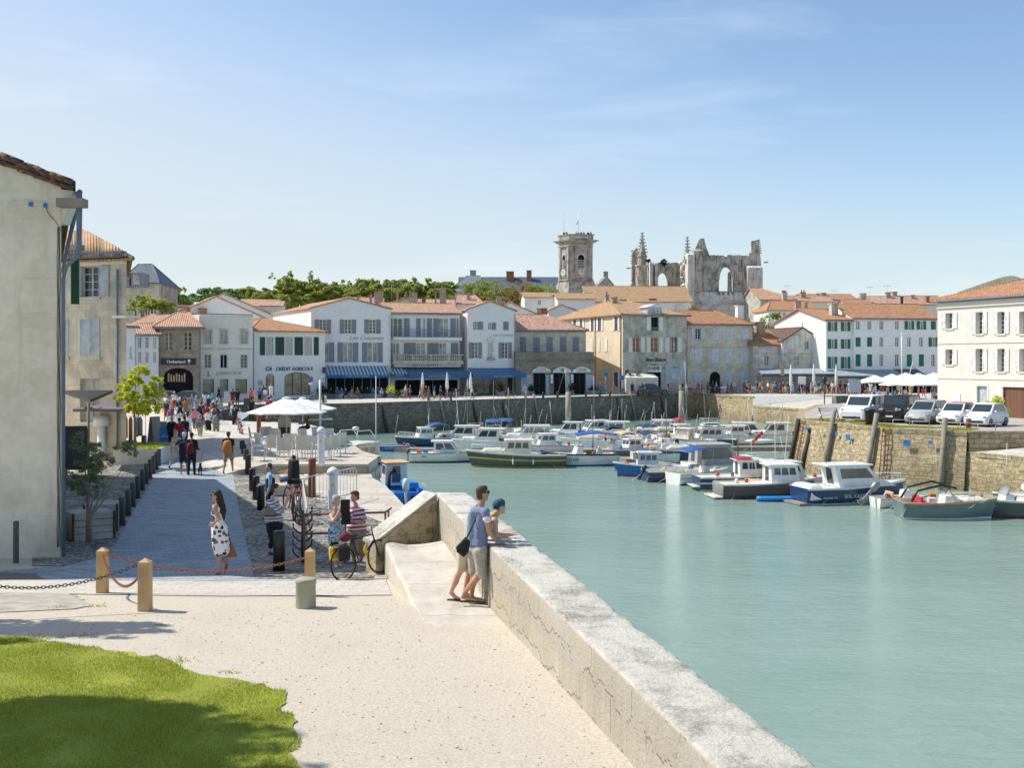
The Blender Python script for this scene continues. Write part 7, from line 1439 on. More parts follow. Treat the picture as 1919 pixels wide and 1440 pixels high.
t=boat('cream pilot boat with square windows tucked behind the navy cruiser','pilot_boat');hull(t,5.6,2.2,.9,'gel_cream','gel_white','gel_dark',.3);cab(t,-1.6,1.0,1.8,.9,2.2,.5,0,'gel_cream',nw=3);mast(t,-1,2.9,2.0,.03,False);mast(t,-.3,3.2,2.0,.03,False,lean=.3);put(t,1478,921,10)
m=MB();R_=[[(-1.6+3.2*i/10,.36*math.sin(math.pi*(i+.6)/11.2)**.6*math.cos(a),.17+.17*math.sin(a))for a in[6.283*k/8 for k in range(8)]]for i in range(11)];m.loft(R_);o=m.build('kayak','blue_paint');tag(o,'bright blue plastic kayak afloat behind the white transom','kayak');put(o,1464,940,4)
t=boat('navy-hulled cabin cruiser with white wheelhouse and arched side window','cabin_cruiser');hull(t,7.2,2.6,1.05,'gel_navy','gel_white','gel_white',.45,deck='gel_white');c=cab(t,-1.3,1.9,2.0,1.05,2.6,1.1,-.25,'gel_white','glass_boat',nw=1,wz=.42,over=.3)
cab(t,.6,2.9,1.7,1.05,1.65,1.2,0,'gel_white',roof=False,nw=0+1,wz=.9);m=MB();m.bev((-3.0,0,.75),(.95,2.3,1.0),.12);m.build('stern_locker','gel_white',t);m=MB();m.box((-3.75,0,.1),(.8,2.3,.12));m.build('swim_platform','timber_grey',t);pulpit(t,7.2,2.5,1.05);mast(t,-1.3,3.6,1.2,.02,False,'gunmetal',lean=-.9);regtext(t,'SOL. CASTOR',-.2,-1.27,.52,.3,'white_paint');regtext(t,'ANTARES 710',-2.1,-1.25,.45,.16,'white_paint');put(t,1592,941,14)
t=boat('grey aluminium dinghy alongside the navy cruiser','dinghy');hull(t,2.9,1.2,.42,'galv','gel_cream','galv',.1,open_=True,deck='galv');put(t,1605,943,5)
t=boat('small white runabout with a big tilted silver outboard','runabout');hull(t,3.4,1.7,.6,'gel_white','gel_grey','gel_grey',.2,open_=True);outboard(t,-1.85,.75,'steel',1.35,0,.75);console(t,.3,.4);seats(t,-.5,.3,1.0,'canvas_tan');put(t,1688,950,8)
t=boat('dark teal open launch with maroon cushions and a black folding canopy','launch');hull(t,4.6,2.0,.85,'gel_teal','timber_post','gel_white',.3,open_=True,deck='gel_cream');console(t,.1,.5,1.1);seats(t,-1.1,.45,1.5,'canvas_red');m=MB();m.tube([(-1.9,-.85,.9),(-1.6,-.8,1.45),(-.4,-.8,1.75),(.3,-.8,1.6)],.06,6);m.tube([(-1.9,.85,.9),(-1.6,.8,1.45),(-.4,.8,1.75),(.3,.8,1.6)],.06,6);m.build('folded_canopy','black_paint',t);m=MB();m.bev((1.35,0,.95),(1.1,1.2,.25),.1);m.build('sun_pad','gel_cream',t);rail(t,[(.2,.9,0),(1.2,.75,.05),(2.1,.3,.15)],.92,.22);rail(t,[(.2,-.9,0),(1.2,-.75,.05),(2.1,-.3,.15)],.92,.22);put(t,1770,971,-3)
t=boat('slate-grey launch with white helm seats at the right edge, bow to the left','launch');hull(t,4.8,2.0,.85,'gel_slate','gel_cream','antifoul_red',.3,open_=True,deck='gel_cream');console(t,.2,.5,1.1);seats(t,-.8,.5,1.3);put(t,1893,968,176)
t=boat('white boat with a white cockpit cover at the far right edge','launch');hull(t,4.6,2.0,.9,'gel_slate','gel_white','gel_blue',.3,deck='gel_white');m=MB();m.bev((-.3,0,1.3),(2.4,1.7,.8),.3);m.build('cockpit_cover','gel_white',t);put(t,1955,962,178)
t=boat('blue fishing boat with squared stern and wooden-roofed cabin beside the near quay','fishing_boat');hull(t,6.6,1.9,.95,'boat_blue','boat_blue','gel_dark',.2,deck='boat_blue',open_=True);cab(t,.6,1.8,1.3,.9,2.35,.05,0,'gel_white',nw=1,roofm='timber_post',over=.2,glass='glass_room');outboard(t,-3.25,.9,'gel_white',1.3,.35)
m=MB();m.ell((-3.32,-.1,.62),(.03,.17,.17),8,6);m.build('exhaust_port','rubber',t);m=MB();m.bev((-1.6,-.25,1.2),(1.6,.7,.35),.05);m.build('deck_box','boat_blue',t);m=MB();m.tube([(-.2,.6,.9),(.1,.5,1.6),(.5,.1,1.75)],.09,7);m.build('net_roller','rubber',t);rail(t,[(-3.1,-.8,0),(-2.2,-.85,0)],.95,.35);place(t,(-6.35,59.8,WZ),math.radians(108))
t=boat('white boat with a beige-panelled wheelhouse moored behind the white electricity posts','fishing_boat');hull(t,6.5,2.3,1.0,'gel_cream','gel_white','gel_dark',.4,deck='gel_cream');cab(t,-.6,1.7,1.9,1.0,2.9,.2,0,'gel_cream','canvas_tan',nw=2,wz=.1);m=MB()
for s in(-1,1):m.tube([(1.4,s*.7,2.95),(.8,s*.7,3.5),(-.5,s*.7,3.5),(-.6,s*.7,2.95)],.03,5)
m.lathe([(.05,0),(.22,.05),(.22,.2),(.05,.25)],(.2,0,3.5),10);m.build('radar_arch','rail_white',t);place(t,pt(663,790,67)*V((1,1,0))+V((0,0,WZ))if 0 else V(((663-XC)/F*68,68,WZ)),math.radians(60))
t=boat('pale blue sailing dinghy with slanting mast beside the quay steps','sailing_boat');hull(t,4.6,1.8,.8,'shutter_blue','gel_white','gel_white',.4);mast(t,.3,6.2,.8,.04,True,L=4.6);cab(t,-.2,.9,1.1,.8,1.6,.2,0,'gel_white',nw=1,roofm='canvas_blue');m=MB();m.ell((.3,0,2.0),(.5,.3,.12),8,5);m.build('life_ring','canvas_orange',t);place(t,V(((705-XC)/F*66,66,WZ)),math.radians(100))
t=boat('stack of two blue rowing boats under the dark wall','rowing_boat');hull(t,3.6,1.5,.55,'gel_blue','gel_white','gel_blue',.1,open_=True,deck='gel_blue',band='gel_white');put(t,732,846,175)
rb=random.Random(77);n_=0
spots=[(800,836,200,'navy hull and blue awning',0),(858,834,183,'tall white cabin',1),(905,842,170,'white cabin and grey canvas',1),(925,827,90,'folded blue hood',2),(955,824,75,'blue spray hood',2),(988,833,175,'green-tinted cabin glass',1),(1030,853,185,'small white wheelhouse',0),(1062,829,160,'flat white hardtop',1),(1105,826,200,'long white hardtop',1),(1140,829,180,'rounded white roof',1),(1160,822,170,'high white windscreen',2),(1200,841,110,'navy folding hood',2),(1228,822,170,'pale green glass cabin',1),(1248,846,70,'white bow and rails',2),(1258,823,190,'red canvas hood',3),(1287,841,150,'tan cuddy windows',0),(1325,838,188,'flybridge and white rails',4),(1352,829,90,'tilted dark outboard',2),(1385,833,175,'boxy white wheelhouse',0),(1412,830,5,'pale blue cabin glass',1),(1442,832,170,'white cabin and glazed front',1),(1466,829,100,'bare white deck',2),(1300,868,185,'low navy hull half hidden',2),(1250,868,5,'grey cuddy',3),(1215,850,190,'white console',2),(1170,843,15,'rolled green cover',3),(1120,845,180,'dark cockpit cover',3),(1015,836,95,'grey-glass windscreen',2),(880,822,60,'bare mast',2),(1365,820,180,'cream cuddy',3),(1275,829,10,'white hull below the tall pile',0)]
masts={800:5.5,858:6.0,925:6.5,955:5.8,988:6.2,1030:5.0,1062:7.8,1105:7.0,1140:6.4,1160:4.6,1228:4.2,1287:8.6,1325:6.,880:6.6,1412:4.5,1442:5.5,1466:5.0,1248:5.2}
for x,y,hd,what,ty in spots:
 L=rb.uniform(4.6,6.2);B=L*.38;fb=rb.uniform(.75,1.0);t=boat(('white motor boat with 'if 'navy hull'not in what else 'motor boat with ')+what+' in the crowded pontoon rows',grp=GB)
 hull(t,L,B,fb,'gel_navy'if 'navy hull'in what else rb.choice(['gel_white']*5+['gel_cream','gel_slate']),rb.choice(['gel_white','gel_grey','gel_navy']),rb.choice(['gel_dark','gel_navy','antifoul_red','gel_blue']),rb.uniform(.25,.5),open_=ty==2)
 gl='glass_pale'if 'green'in what else('glass_boat'if 'tan'not in what else 'canvas_tan')
 if ty==0:cab(t,-.5,1.1,B*.65,fb,fb+1.15,.3,0,glass=gl,nw=2)
 elif ty==1:cab(t,-L*.3,L*.16,B*.78,fb,fb+1.35,.8,-.1,glass=gl,nw=2,wz=.4,over=.25);m=MB();m.bev((L*.22,0,fb+.2),(L*.28,B*.5,.4),.12);m.build('trunk_cabin','gel_white',t)
 elif ty==2:console(t,0,fb-.2,.9);seats(t,-.9,fb-.2,1.1);outboard(t,-L/2,.6,rb.choice(['gunmetal','steel','gel_dark','gel_white']),1.1,0,rb.uniform(0,.8))
 elif ty==3:m=MB();m.bev((L*.15,0,fb+.25),(L*.35,B*.6,.6),.2);m.build('cuddy','gel_cream',t);console(t,-.2,fb)
 else:cab(t,-L*.25,L*.2,B*.8,fb,fb+1.3,.5,0,nw=3);cab(t,-L*.2,L*.1,B*.7,fb+1.4,fb+1.7,.2,0,nw=0+1,roof=False);rail(t,[(-L*.2,B*.3,0),(L*.1,B*.3,0),(L*.1,-B*.3,0),(-L*.2,-B*.3,0)],fb+1.6,.5)
 hm=[w for w in('blue','navy','red','green','dark')if w+' awning'in what or w+' hood'in what or w+' canvas'in what or w+' spray'in what or w+' folding'in what or w+' cockpit'in what or w+' cover'in what]
 if hm or 'hood'in what:canopy(t,-L*.36,-.1,B*.8,fb+1.15,'canvas_'+{'dark':'navy'}.get((hm or['blue'])[0],(hm or['blue'])[0]),.25,True,fb)
 if rb.random()<.7:pulpit(t,L,B,fb)
 if x in masts:mast(t,rb.uniform(-.8,.5),masts[x]-1.0,fb,.04,True,lean=rb.uniform(-.5,.5),L=L,mat=rb.choice(['rail_white','steel','timber_grey']))
 fenders(t,L,B,fb,rb.choice((-1,1)),rb.choice(['gel_white','blue_paint','gel_white']),2);put(t,x,y,hd+rb.uniform(-6,6))
for x0,y0,x1,y1,lab in((745,838,1130,850,'floating walkway between the boats at the left of the basin'),(1130,850,1300,876,'floating walkway behind the bright blue fishing boat'),(1330,836,1500,836,'floating walkway with outboards below the sunlit wall')):
 D0,D1=F*7.6/(y0-YH),F*7.6/(y1-YH);a,b_=V(((x0-XC)/F*D0,D0,-2.95)),V(((x1-XC)/F*D1,D1,-2.95));d=(b_-a);n=V((-d.y,d.x,0)).normalized()*.7;m=MB();m.hexa([a-n-V((0,0,.35)),b_-n-V((0,0,.35)),b_+n-V((0,0,.35)),a+n-V((0,0,.35)),a-n,b_-n,b_+n,a+n]);tag(m.build('pontoon','timber_grey',loc=a),lab,'pontoon')
#street furniture
def solo(name,lab,cat,m,mat,loc,grp=None,**k):return tag(m.build(name,mat,loc=loc,**k),lab,cat,grp)
def post(x,y,h,w,lab,mat='timber_post'):
 p=gg(x,y);m=MB();a=w/2;m.loft([[(p.x+sx*a*k,p.y+sy*a*k,p.z+z)for sx,sy in((-1,-1),(1,-1),(1,1),(-1,1))]for z,k in((-.05,1.),(h-.05,.97),(h-.045,.85),(h,.1))],0,False);return solo('wooden_post',lab,'post',m,mat,p),p
_,A1=post(192,1113,.76,.16,'square pale timber post behind the other one on the left gravel edge');_,A2=post(272,1145,.76,.165,'square pale timber post nearest the lawn, holding two chains');_,A3=post(581,1118,.78,.15,'square pale timber post standing behind the sage green bin')
def chain(a,b,sag,lab,mat='chain_rust'):
 L=(b-a).length*(1+sag*.6);n=int(L/.052);m=MB();P=[a.lerp(b,i/n)+V((0,0,-4*sag*(i/n)*(1-i/n)))for i in range(n+1)]
 for i in range(n):
  c=(P[i]+P[i+1])/2;d=(P[i+1]-P[i]).normalized();s=d.cross(V((0,0,1))).normalized();q=s if i%2 else d.cross(s);m.tube([c+d*(.036*math.cos(t_))+q*(.021*math.sin(t_))for t_ in[6.283*k/8 for k in range(8)]],.0065,5,closed=True)
 solo('chain',lab,'chain',m,mat,a)
z_=V((0,0,.62));lf=gg(-60,1165);chain(lf+V((0,0,.55)),A2+V((-.08,0,.68)),.2,'iron chain running from the left edge to the near timber post','frame_dark')
chain(A1+V((.03,-.08,.64)),A2+V((-.085,0,.5)),.3,'short rusty chain hanging in a deep loop between the two timber posts');chain(A1+V((.08,0,.66)),A3+V((-.08,0,.62)),.26,'long rusty chain sagging across the road between timber posts')
p=gg(573,1139);m=MB();m.lathe([(.145,0),(.148,.02),(.146,.36),(.15,.365),(.155,.37),(.155,.41),(.14,.425),(.02,.425)],p,24);solo('litter_bin','squat round sage-green bin with a pale lid on the gravel','bin',m,'bin_sage',p)
def bollard(x,y,h,r,mat,lab=None,grp=None,name='bollard',z=None,cap=True):
 p=gg(x,y)if z is None else gp(x,y,z);m=MB();m.lathe([(r,-.02),(r,h-.03),(r*.9,h-.008),(r*.3,h)],p,14);return solo(name,lab,'bollard',m,mat,p,grp)
LBP=[(229,986),(240,968),(249,951),(258,935),(267,920),(274,908),(281,898),(287,889),(293,881),(298,874),(303,867)]
for i,(x,y)in enumerate(LBP):bollard(x,y,.78,.085,'gunmetal',['grey steel bollard nearest the camera in the long left row','second grey bollard of the long left row','third grey bollard of the long left row','fourth grey bollard of the long left row','fifth grey bollard of the long left row','middle grey bollard of the long left row','seventh grey bollard of the long left row','eighth grey bollard, four from the far end of the left row','third from last grey bollard of the left row','second to last grey bollard beside the white planter','farthest grey bollard of the left row'][i],'grey bollards along the left pavement')
for i,(x,y,mt)in enumerate(((523,1071,'black_paint'),(489,957,'black_paint'),(480,938,'black_paint'),(473,921,'black_paint'),(465,890,'timber_dark'),(461,877,'timber_dark'),(457,867,'timber_dark'),(454,858,'timber_dark'))):bollard(x,y,.82 if i else .8,.12,mt,['stout black bollard with a reflective mark nearest the camera','black bollard beside the striped photographer','black bollard just behind the one by the photographer','black bollard fourth along the right kerb','weathered wood bollard right of the orange backpack','second weathered wood bollard by the white chairs','third weathered wood bollard by the white chairs','farthest weathered wood bollard by the parked bikes'][i],'dark bollards along the right kerb')
for x,y,h,z,lab in((585,933,1.35,0,'tall rusty brown pile rising behind the steel barrier'),(494,790,1.0,.4,'short rusty post on the sandy ground by the parasol'),(430,775,1.,0,'rusty post beside the black bins'),(485,812,1.,.4,'rusty post half under the parasol')):bollard(x,y,h,.13,'rust',lab,name='mooring_post',z=z)
for x,y,h,z,lab,r in((624,962,1.35,0,'white round-topped electricity post with a yellow warning triangle',.16),(602,872,1.5,.4,'white round-topped electricity post beside the white chairs',.16)):
 p=gp(x,y,z);t=thing('electricity_post',lab,'electricity post',p);m=MB();m.bev((p.x,p.y,p.z+h*.45),(r*1.7,r*1.7,h*.9),.05);m.build('body','lamp_white',t);m=MB();m.lathe([(r*1.15,h*.9),(r*1.2,h*.92),(r*1.1,h*.97),(r*.6,h*1.03),(.02,h*1.05)],p,16);m.build('cap','lamp_white',t)
 m=MB();q=p+V((0,-r*.86,h*.62));m.loft([[q+V((-.06,e,0)),q+V((.06,e,0)),q+V((0,e,.11))]for e in(0,-.006)],0,False);m.build('warning_triangle','yellow_paint',t)
def barrier(a,b,lab):
 a,b=gg(*a),gg(*b);t=thing('crowd_barrier',lab,'barrier',a);u=V((0,0,1));d=(b-a);m=MB();h=1.05;m.tube([a+u*.2,a+u*(h-.1),a+d*.04+u*h,b-d*.04+u*h,b+u*(h-.1),b+u*.2,a+u*.2],.02,6);m.build('frame','galv',t);m=MB();n=15
 for i in range(1,n):q=a.lerp(b,i/n);m.tube([q+u*.2,q+u*h],.008,4)
 m.build('bars','galv',t)
 for q in(a.lerp(b,.12),b.lerp(a,.12)):m=MB();n_=V((-d.y,d.x,0)).normalized()*.3;m.tube([q+n_,q+u*.25,q-n_],.015,5);m.build('foot','galv',t)
barrier((570,962),(668,934),'galvanised crowd barrier with vertical bars near the white electricity post');barrier((567,968),(575,1040),'galvanised crowd barrier seen end-on behind the ornate rail')
t=thing('handrail','brown painted steel handrail behind the tablet couple','railing',gg(640,1052));a,b=gg(570,1058),gg(722,1052);c=V((-3.0,26.5,.3));u=V((0,0,1))
for z in(1.02,.62):m=MB();m.tube([a+u*z,b+u*z,c+u*(z-.3)],.025,6);m.build('rail','timber_brown',t)
for q in(a,a.lerp(b,.5),b,b.lerp(c,.5)):m=MB();m.tube([q,q+u*(1.02 if q!=b.lerp(c,.5)else .88)],.025,6);m.build('stanchion','timber_brown',t)
p=gg(567,1056);t=thing('ornate_rack','dark wrought-iron plant-like rack with curled arms beside the road','rack',p);m=MB();m.tube([p,p+V((0,0,1.1))],.03,6);m.build('stem','black_paint',t)
for k in range(6):
 for s in(-1,1):m=MB();z=.1+k*.17;m.tube([p+V((0,0,z)),p+V((s*.1,0,z+.03)),p+V((s*.19,0,z+.12)),p+V((s*.2,0,z+.22))],.018,5);m.build('arm','black_paint',t)
#bicycles
def bike(lab,frame='black_paint',detail=False,grp=None):
 t=thing('bicycle',lab,'bicycle',group=grp)
 for x in(-.52,.52):
  m=MB();P=[(x+.34*math.cos(a),0,.34+.34*math.sin(a))for a in[6.283*k/20 for k in range(20)]];m.tube(P,.02 if detail else .024,5,closed=True);w=m.build('wheel','rubber',t);m=MB()
  for k in range(12):a=6.283*k/12;m.tube([(x,.02*(-1)**k,.34),(x+.32*math.cos(a),0,.34+.32*math.sin(a))],.003,3)
  m.build('spokes','steel',w)
 m=MB();bb=(-.08,0,.3);st=(-.22,0,.78);hd=(.36,0,.82);hb=(.39,0,.7)
 for a,b in((bb,st),(bb,hb),(st,hd),((-.52,0,.34),bb),((-.52,0,.34),st),(hd,(.52,0,.34))):m.tube([a,b],.017,6)
 m.build('frame',frame,t);m=MB();m.bev((-.25,0,.86),(.26,.15,.06),.02);m.tube([st,(-.24,0,.85)],.014,5);m.build('saddle','rubber',t);m=MB();m.tube([hd,(.34,0,.98)],.015,5);m.tube([(.26,.28,1.0),(.36,.14,1.0),(.36,-.14,1.0),(.26,-.28,1.0)],.013,5);m.build('handlebar','gunmetal',t)
 m=MB();m.tube([bb,(-.03,.07,.18)],.012,4);m.tube([bb,(-.13,-.07,.42)],.012,4);m.build('crank','steel',t)
 if detail:
  m=MB();m.box((-.55,0,.72),(.36,.14,.02));m.tube([(-.7,.06,.71),(-.54,.06,.36)],.006,4);m.build('pannier_rack','gunmetal',t)
  for s in(-1,1):m=MB();m.bev((-.6,s*.13,.56),(.3,.12,.3),.04);m.build('pannier','yellow_paint'if s>0 else 'cloth black',t)
  m=MB();m.lathe([(.035,.4),(.037,.55),(.02,.6),(.02,.62)],(.12,0,0),8);m.build('bottle','yellow_paint',t);m=MB();m.ell((-.42,0,.86),(.14,.12,.1),8,6);m.build('rolled_jacket','cloth maroon',t);m=MB();m.tube([(-.1,.02,.3),(-.28,.28,0)],.01,4);m.build('kickstand','gunmetal',t)
 return t
b1=bike('touring bicycle with yellow pannier and bottle leaning by the step','cloth navy',True);place(b1,gg(678,1084)+V((0,.15,0)),.92,.92);b1.rotation_euler[0]=-.1
PB=[bike('red bicycle parked in front of the hotel plant boxes','red_paint'),bike('silver bicycle parked along the quay near the hotel','steel')]
place(PB[0],V(((830-XC)/F*126,126,0)),.1);place(PB[1],V(((800-XC)/F*125,125,0)),.2);nb=0
BK=[(x,127+(x-660)*.02,0,w)for x,w in((668,'dark bicycle before the striped awning'),(750,'bicycle beside the walkers in front of the hotel'),(845,'bicycle right of the red one'),(878,'pale bicycle near the folded hotel parasols'),(945,'bicycle leaning alone near the arcade'),(958,'second bicycle near the arcade'))]
BK+=[(x,148,0,f'bicycle {w} on the far quay')for x,w in((1230,'behind the grey car'),(1262,'by the corner house'),(1292,'by the thin mast'),(1308,'left of the first bench'),(1322,'touching the first bench'),(1376,'between the benches'),(1440,'below the stone gable'),(1455,'beside the brown signpost'),(1470,'leaning near the signpost'),(1490,'below the first closed parasol'),(1505,'next to the first closed parasol'),(1531,'under the middle closed parasol'),(1540,'near the menu board'),(1555,'outside the grey awning'),(1585,'left of the white notice board'),(1571,'at the third closed parasol'))]
BK+=[(x,D,math.pi/2+.3,f'bicycle {w} in the street rack')for x,D,w in((452,62,'nearest the wood bollards'),(449,66,'second'),(446,70,'third'),(442,74,'fourth'),(438,79,'fifth'),(433,84,'sixth'),(345,96,'seventh'),(360,99,'eighth'),(352,93,'ninth'),(340,101,'tenth'))]
BK+=[(548,33.5,1.7,'black bicycle with a child seat behind the barrier'),(556,29.5,1.65,'silver bicycle parked by the ornate rack'),(560,31.5,1.7,'bicycle squeezed between the two by the barrier'),(588,126.5,0,'bicycle under the no-parking sign'),(612,127,.3,'grey bicycle near the hotel planter')]
for i,(x,D,rz,lab)in enumerate(BK):c=copytree(PB[i%2],lab,'bicycles parked around the harbour');c.location=((x-XC)/F*D,D,gz(D));c.rotation_euler[2]=rz+.25*math.sin(i*2.7)
for q in PB:q['group']='bicycles parked around the harbour'
m=MB();p=V(((550-XC)/F*33,33,.1));m.loft([[(p.x-.2+.02*k,p.y,p.z+z),(p.x+.2-.02*k,p.y,p.z+z),(p.x+.2-.02*k,p.y+.28-.2*(k>0),p.z+z),(p.x-.2+.02*k,p.y+.28-.2*(k>0),p.z+z)]for k,z in enumerate((.75,.95,1.45,1.5))],0);solo('child_seat','black plastic child seat on the bicycle behind the barrier','child seat',m,'rubber',p)
#terrace: parasol, chairs
def parasol(lab,p,w,h,mat='parasol',drop=.55,n=8,pole='rail_white',val=.12,pitch=None):
 t=thing('parasol',lab,'parasol',p);m=MB();R_=[];hh=h;seg=32
 for k,(f,z)in enumerate(((.02,hh),(.1,hh-.03),(.102,hh-.1),(.55,hh-drop*.6),(1.,hh-drop))):R_.append([(p[0]+w/2*f*(1/max(.001,math.cos(((a+math.pi/n)%(2*math.pi/n))-math.pi/n)))*math.cos(math.pi/n)*math.cos(a),p[1]+w/2*f*(1/math.cos(((a+math.pi/n)%(2*math.pi/n))-math.pi/n))*math.cos(math.pi/n)*math.sin(a),p[2]+z-.06*f*math.sin(f*3)*(1-math.cos(n*a))*.5)for a in[6.28319*j/seg for j in range(seg)]])
 R_.append([(q[0],q[1],q[2]-val)for q in R_[-1]]);m.loft(R_,0,False,caps=False);m.build('canopy',mat,t);m=MB();m.tube([(p[0],p[1],p[2]),(p[0],p[1],p[2]+h-.05)],.03,8);m.build('pole',pole,t);m=MB()
 for k in range(n):a=6.28319*k/n;m.tube([(p[0],p[1],p[2]+h-.1),(p[0]+w/2*math.cos(a)*.97,p[1]+w/2*math.sin(a)*.97,p[2]+h-drop-.03)],.012,4)
 m.build('ribs',pole,t);return t
pp=gp(537,836,.4);parasol('large white parasol over the quayside chairs, seen against the dark wall',tuple(pp),4.1,2.45,drop=.75,val=.06);parasol('second white parasol overlapping behind the large one',(pp.x+.3,pp.y+2.6,.4),3.6,2.35,drop=.6,val=.06)
def chair(lab,grp,mat='sling'):
 t=thing('armchair',lab,'chair',group=grp)
 for sx in(-1,1):m=MB();m.tube([(sx*.28,-.25,0),(sx*.28,-.25,.64),(sx*.28,.25,.64),(sx*.28,.25,0)],.022,6);m.tube([(sx*.28,.2,.4),(sx*.28,.3,.95)],.02,5);m.build('side_frame','lamp_white',t)
 m=MB();m.box((0,.0,.42),(.54,.48,.03));m.build('seat',mat,t);m=MB();m.hexa([(-.27,.22,.42),(.27,.22,.42),(.27,.25,.42),(-.27,.25,.42),(-.27,.3,.98),(.27,.3,.98),(.27,.33,.98),(-.27,.33,.98)]);m.build('backrest',mat,t);return t
CG='white sling chairs on the quayside terrace';CP=[(478,836,1.9),(493,852,2.2),(500,838,.4),(512,856,3.3),(520,840,2.9),(534,862,3.1),(549,859,3.0),(570,863,3.2),(586,858,3.1),(606,862,3.6),(622,856,3.9),(574,842,1.0),(484,864,1.8),(600,838,.9),(618,842,.5),(632,850,4.1)]
CL_=['leftmost','second from the left in the front','left one turned to the table','front','inner','front one left of the tall-backed pair','tall-backed left','tall-backed right','front one right of the pair','stacked','rightmost front','middle rear','near left','rear right','farthest right','last']
c0=None
for i,(x,y,rz)in enumerate(CP):
 lb=f'white terrace chair, {CL_[i]} of the group under the parasol';c=chair(lb,CG)if c0 is None else copytree(c0,lb,CG);c0=c0 or c;place(c,gp(x,y,.4),rz,1.12 if i in(6,7)else 1)
for x,y,lab in((507,848,'round white table between the left chairs'),(560,850,'round white table beside the parasol pole')):p=gp(x,y,.4);t=thing('terrace_table',lab,'table',p);m=MB();m.lathe([(.35,.70),(.36,.73),(.02,.735)],p,16);m.build('tabletop','lamp_white',t);m=MB();m.lathe([(.22,0),(.2,.03),(.03,.06),(.03,.7)],p,10);m.build('leg','lamp_white',t)
p=gp(533,834,.4);t=thing('grill_trolley','dark serving trolley with a domed cream cover under the parasol','trolley',p);m=MB();m.bev((p.x,p.y,p.z+.45),(.55,.5,.9),.03);m.build('cabinet','frame_dark',t);m=MB();m.lathe([(.33,.9),(.33,1.25),(.28,1.42),(.12,1.52),(.01,1.54)],p,16);m.build('dome','sling',t)
p=gp(600,836,.4);t=thing('mast_cross','white mast with a short crosspiece standing at the terrace edge','mast',(p.x,p.y,.4));m=MB();m.tube([p,p+V((0,0,3.3))],.06,6);m.build('mast','rail_white',t);m=MB();m.tube([p+V((-.6,0,1.3)),p+V((.6,0,1.35))],.05,6);m.build('crosspiece','rail_white',t)
m=MB();p=gg(545,930);m.bev((p.x,p.y,.22),(1.5,.45,.42),.05);solo('stone_bench','low stone block bench between the bollards and the bikes','bench',m,'stone_pale',p)
#left side props
def crate(cx,cy,z,w,d,h,rz,lab):
 t=thing('timber_planter',lab,'planter',(cx,cy,z));q=Matrix.Rotation(rz,3,'Z');n=4
 for k in range(n):m=MB();m.loft([[q@V((sx*(w/2+e),sy*(d/2+e),0))+V((cx,cy,z+h*(k+f)/n))for sx,sy in((-1,-1),(1,-1),(1,1),(-1,1))]for f,e in((.03,-.012),(.06,0),(.94,0),(.97,-.012))],0,False);m.build('board','timber_planter',t)
 m=MB();m.loft([[q@V((sx*(w/2-.04),sy*(d/2-.04),0))+V((cx,cy,z+zz))for sx,sy in((-1,-1),(1,-1),(1,1),(-1,1))]for zz in(h-.1,h-.03)],0,False);m.build('soil','soil',t)
 for sx,sy in((-1,-1),(1,-1),(1,1)):m=MB();c=q@V((sx*w/2,sy*d/2,0))+V((cx,cy,z+h/2));m.box(c,(.05,.05,h+.02),0,rz);m.build('corner_post','timber_dark',t)
c=gg(158,1014);crate(c.x-.05,c.y+.45,c.z,.95,.85,.66,.6,'weathered timber planter box nearest the shaded house corner');crate(c.x-.35,c.y+2.0,c.z-.05,.8,.8,.7,.3,'second timber planter box behind the first')
m=MB();a,b=gp(262,872,0),gp(304,870,0);m.hexa([(a.x-1.2,a.y,0),(b.x,b.y-.4,0),(b.x-.3,b.y+3.2,0),(a.x-1.6,a.y+3.2,0),(a.x-1.2,a.y,.72),(b.x,b.y-.4,.72),(b.x-.3,b.y+3.2,.72),(a.x-1.6,a.y+3.2,.72)]);solo('white_planter','low cream rendered planter wall under the lime-leaved tree','planter',m,'plaster_cream',a)
m=MB();rq=random.Random(2)
for k in range(1500):x,y=rq.uniform(a.x-1.3,b.x-.1),rq.uniform(a.y,a.y+3);h=.16*rq.random();g=rq.random()*6.3;m.face([(x-.02,y,.72),(x+.02,y,.72),(x+h*.5*math.cos(g),y+h*.5*math.sin(g),.72+h)])
tag(m.build('grass','grass_blade',merge=False,fixn=False),'green grass in the cream planter','grass',kind='stuff')
p=gp(190,864,0);t=thing('giant_floor_lamp','oversized white floor lamp with a drum shade on the cafe terrace','lamp',p);m=MB();m.lathe([(.38,1.62),(.33,2.1),(.02,2.12)],p,20);m.build('lamp_shade','lamp_white',t);m=MB();m.lathe([(.24,0),(.2,.5),(.16,1.7)],p,16);m.build('base','lamp_white',t)
def board(x,y,w,h,mat,lab,z=0,rz=0,tx=None,tilt=.12,frame='timber_grey'):
 p=gp(x,y,z);t=thing('sign_board',lab,'sign board',p);q=Matrix.Rotation(rz,3,'Z')
 for s in(-1,1):m=MB();P=[V((-w/2,s*.22,0)),V((w/2,s*.22,0)),V((w/2,s*.02,h)),V((-w/2,s*.02,h))];m.loft([[q@v+p for v in P],[q@(v+V((0,s*.03,0)))+p for v in P]],0,False);m.build('panel',mat,t)
 if tx:T=Matrix.Translation(p+V((0,-.2,h*.55)))@Matrix.Rotation(math.pi/2-.2,4,'X');text(tx,.22,'white_paint','lettering',t,T,.004,sx=.9,shear=.2)
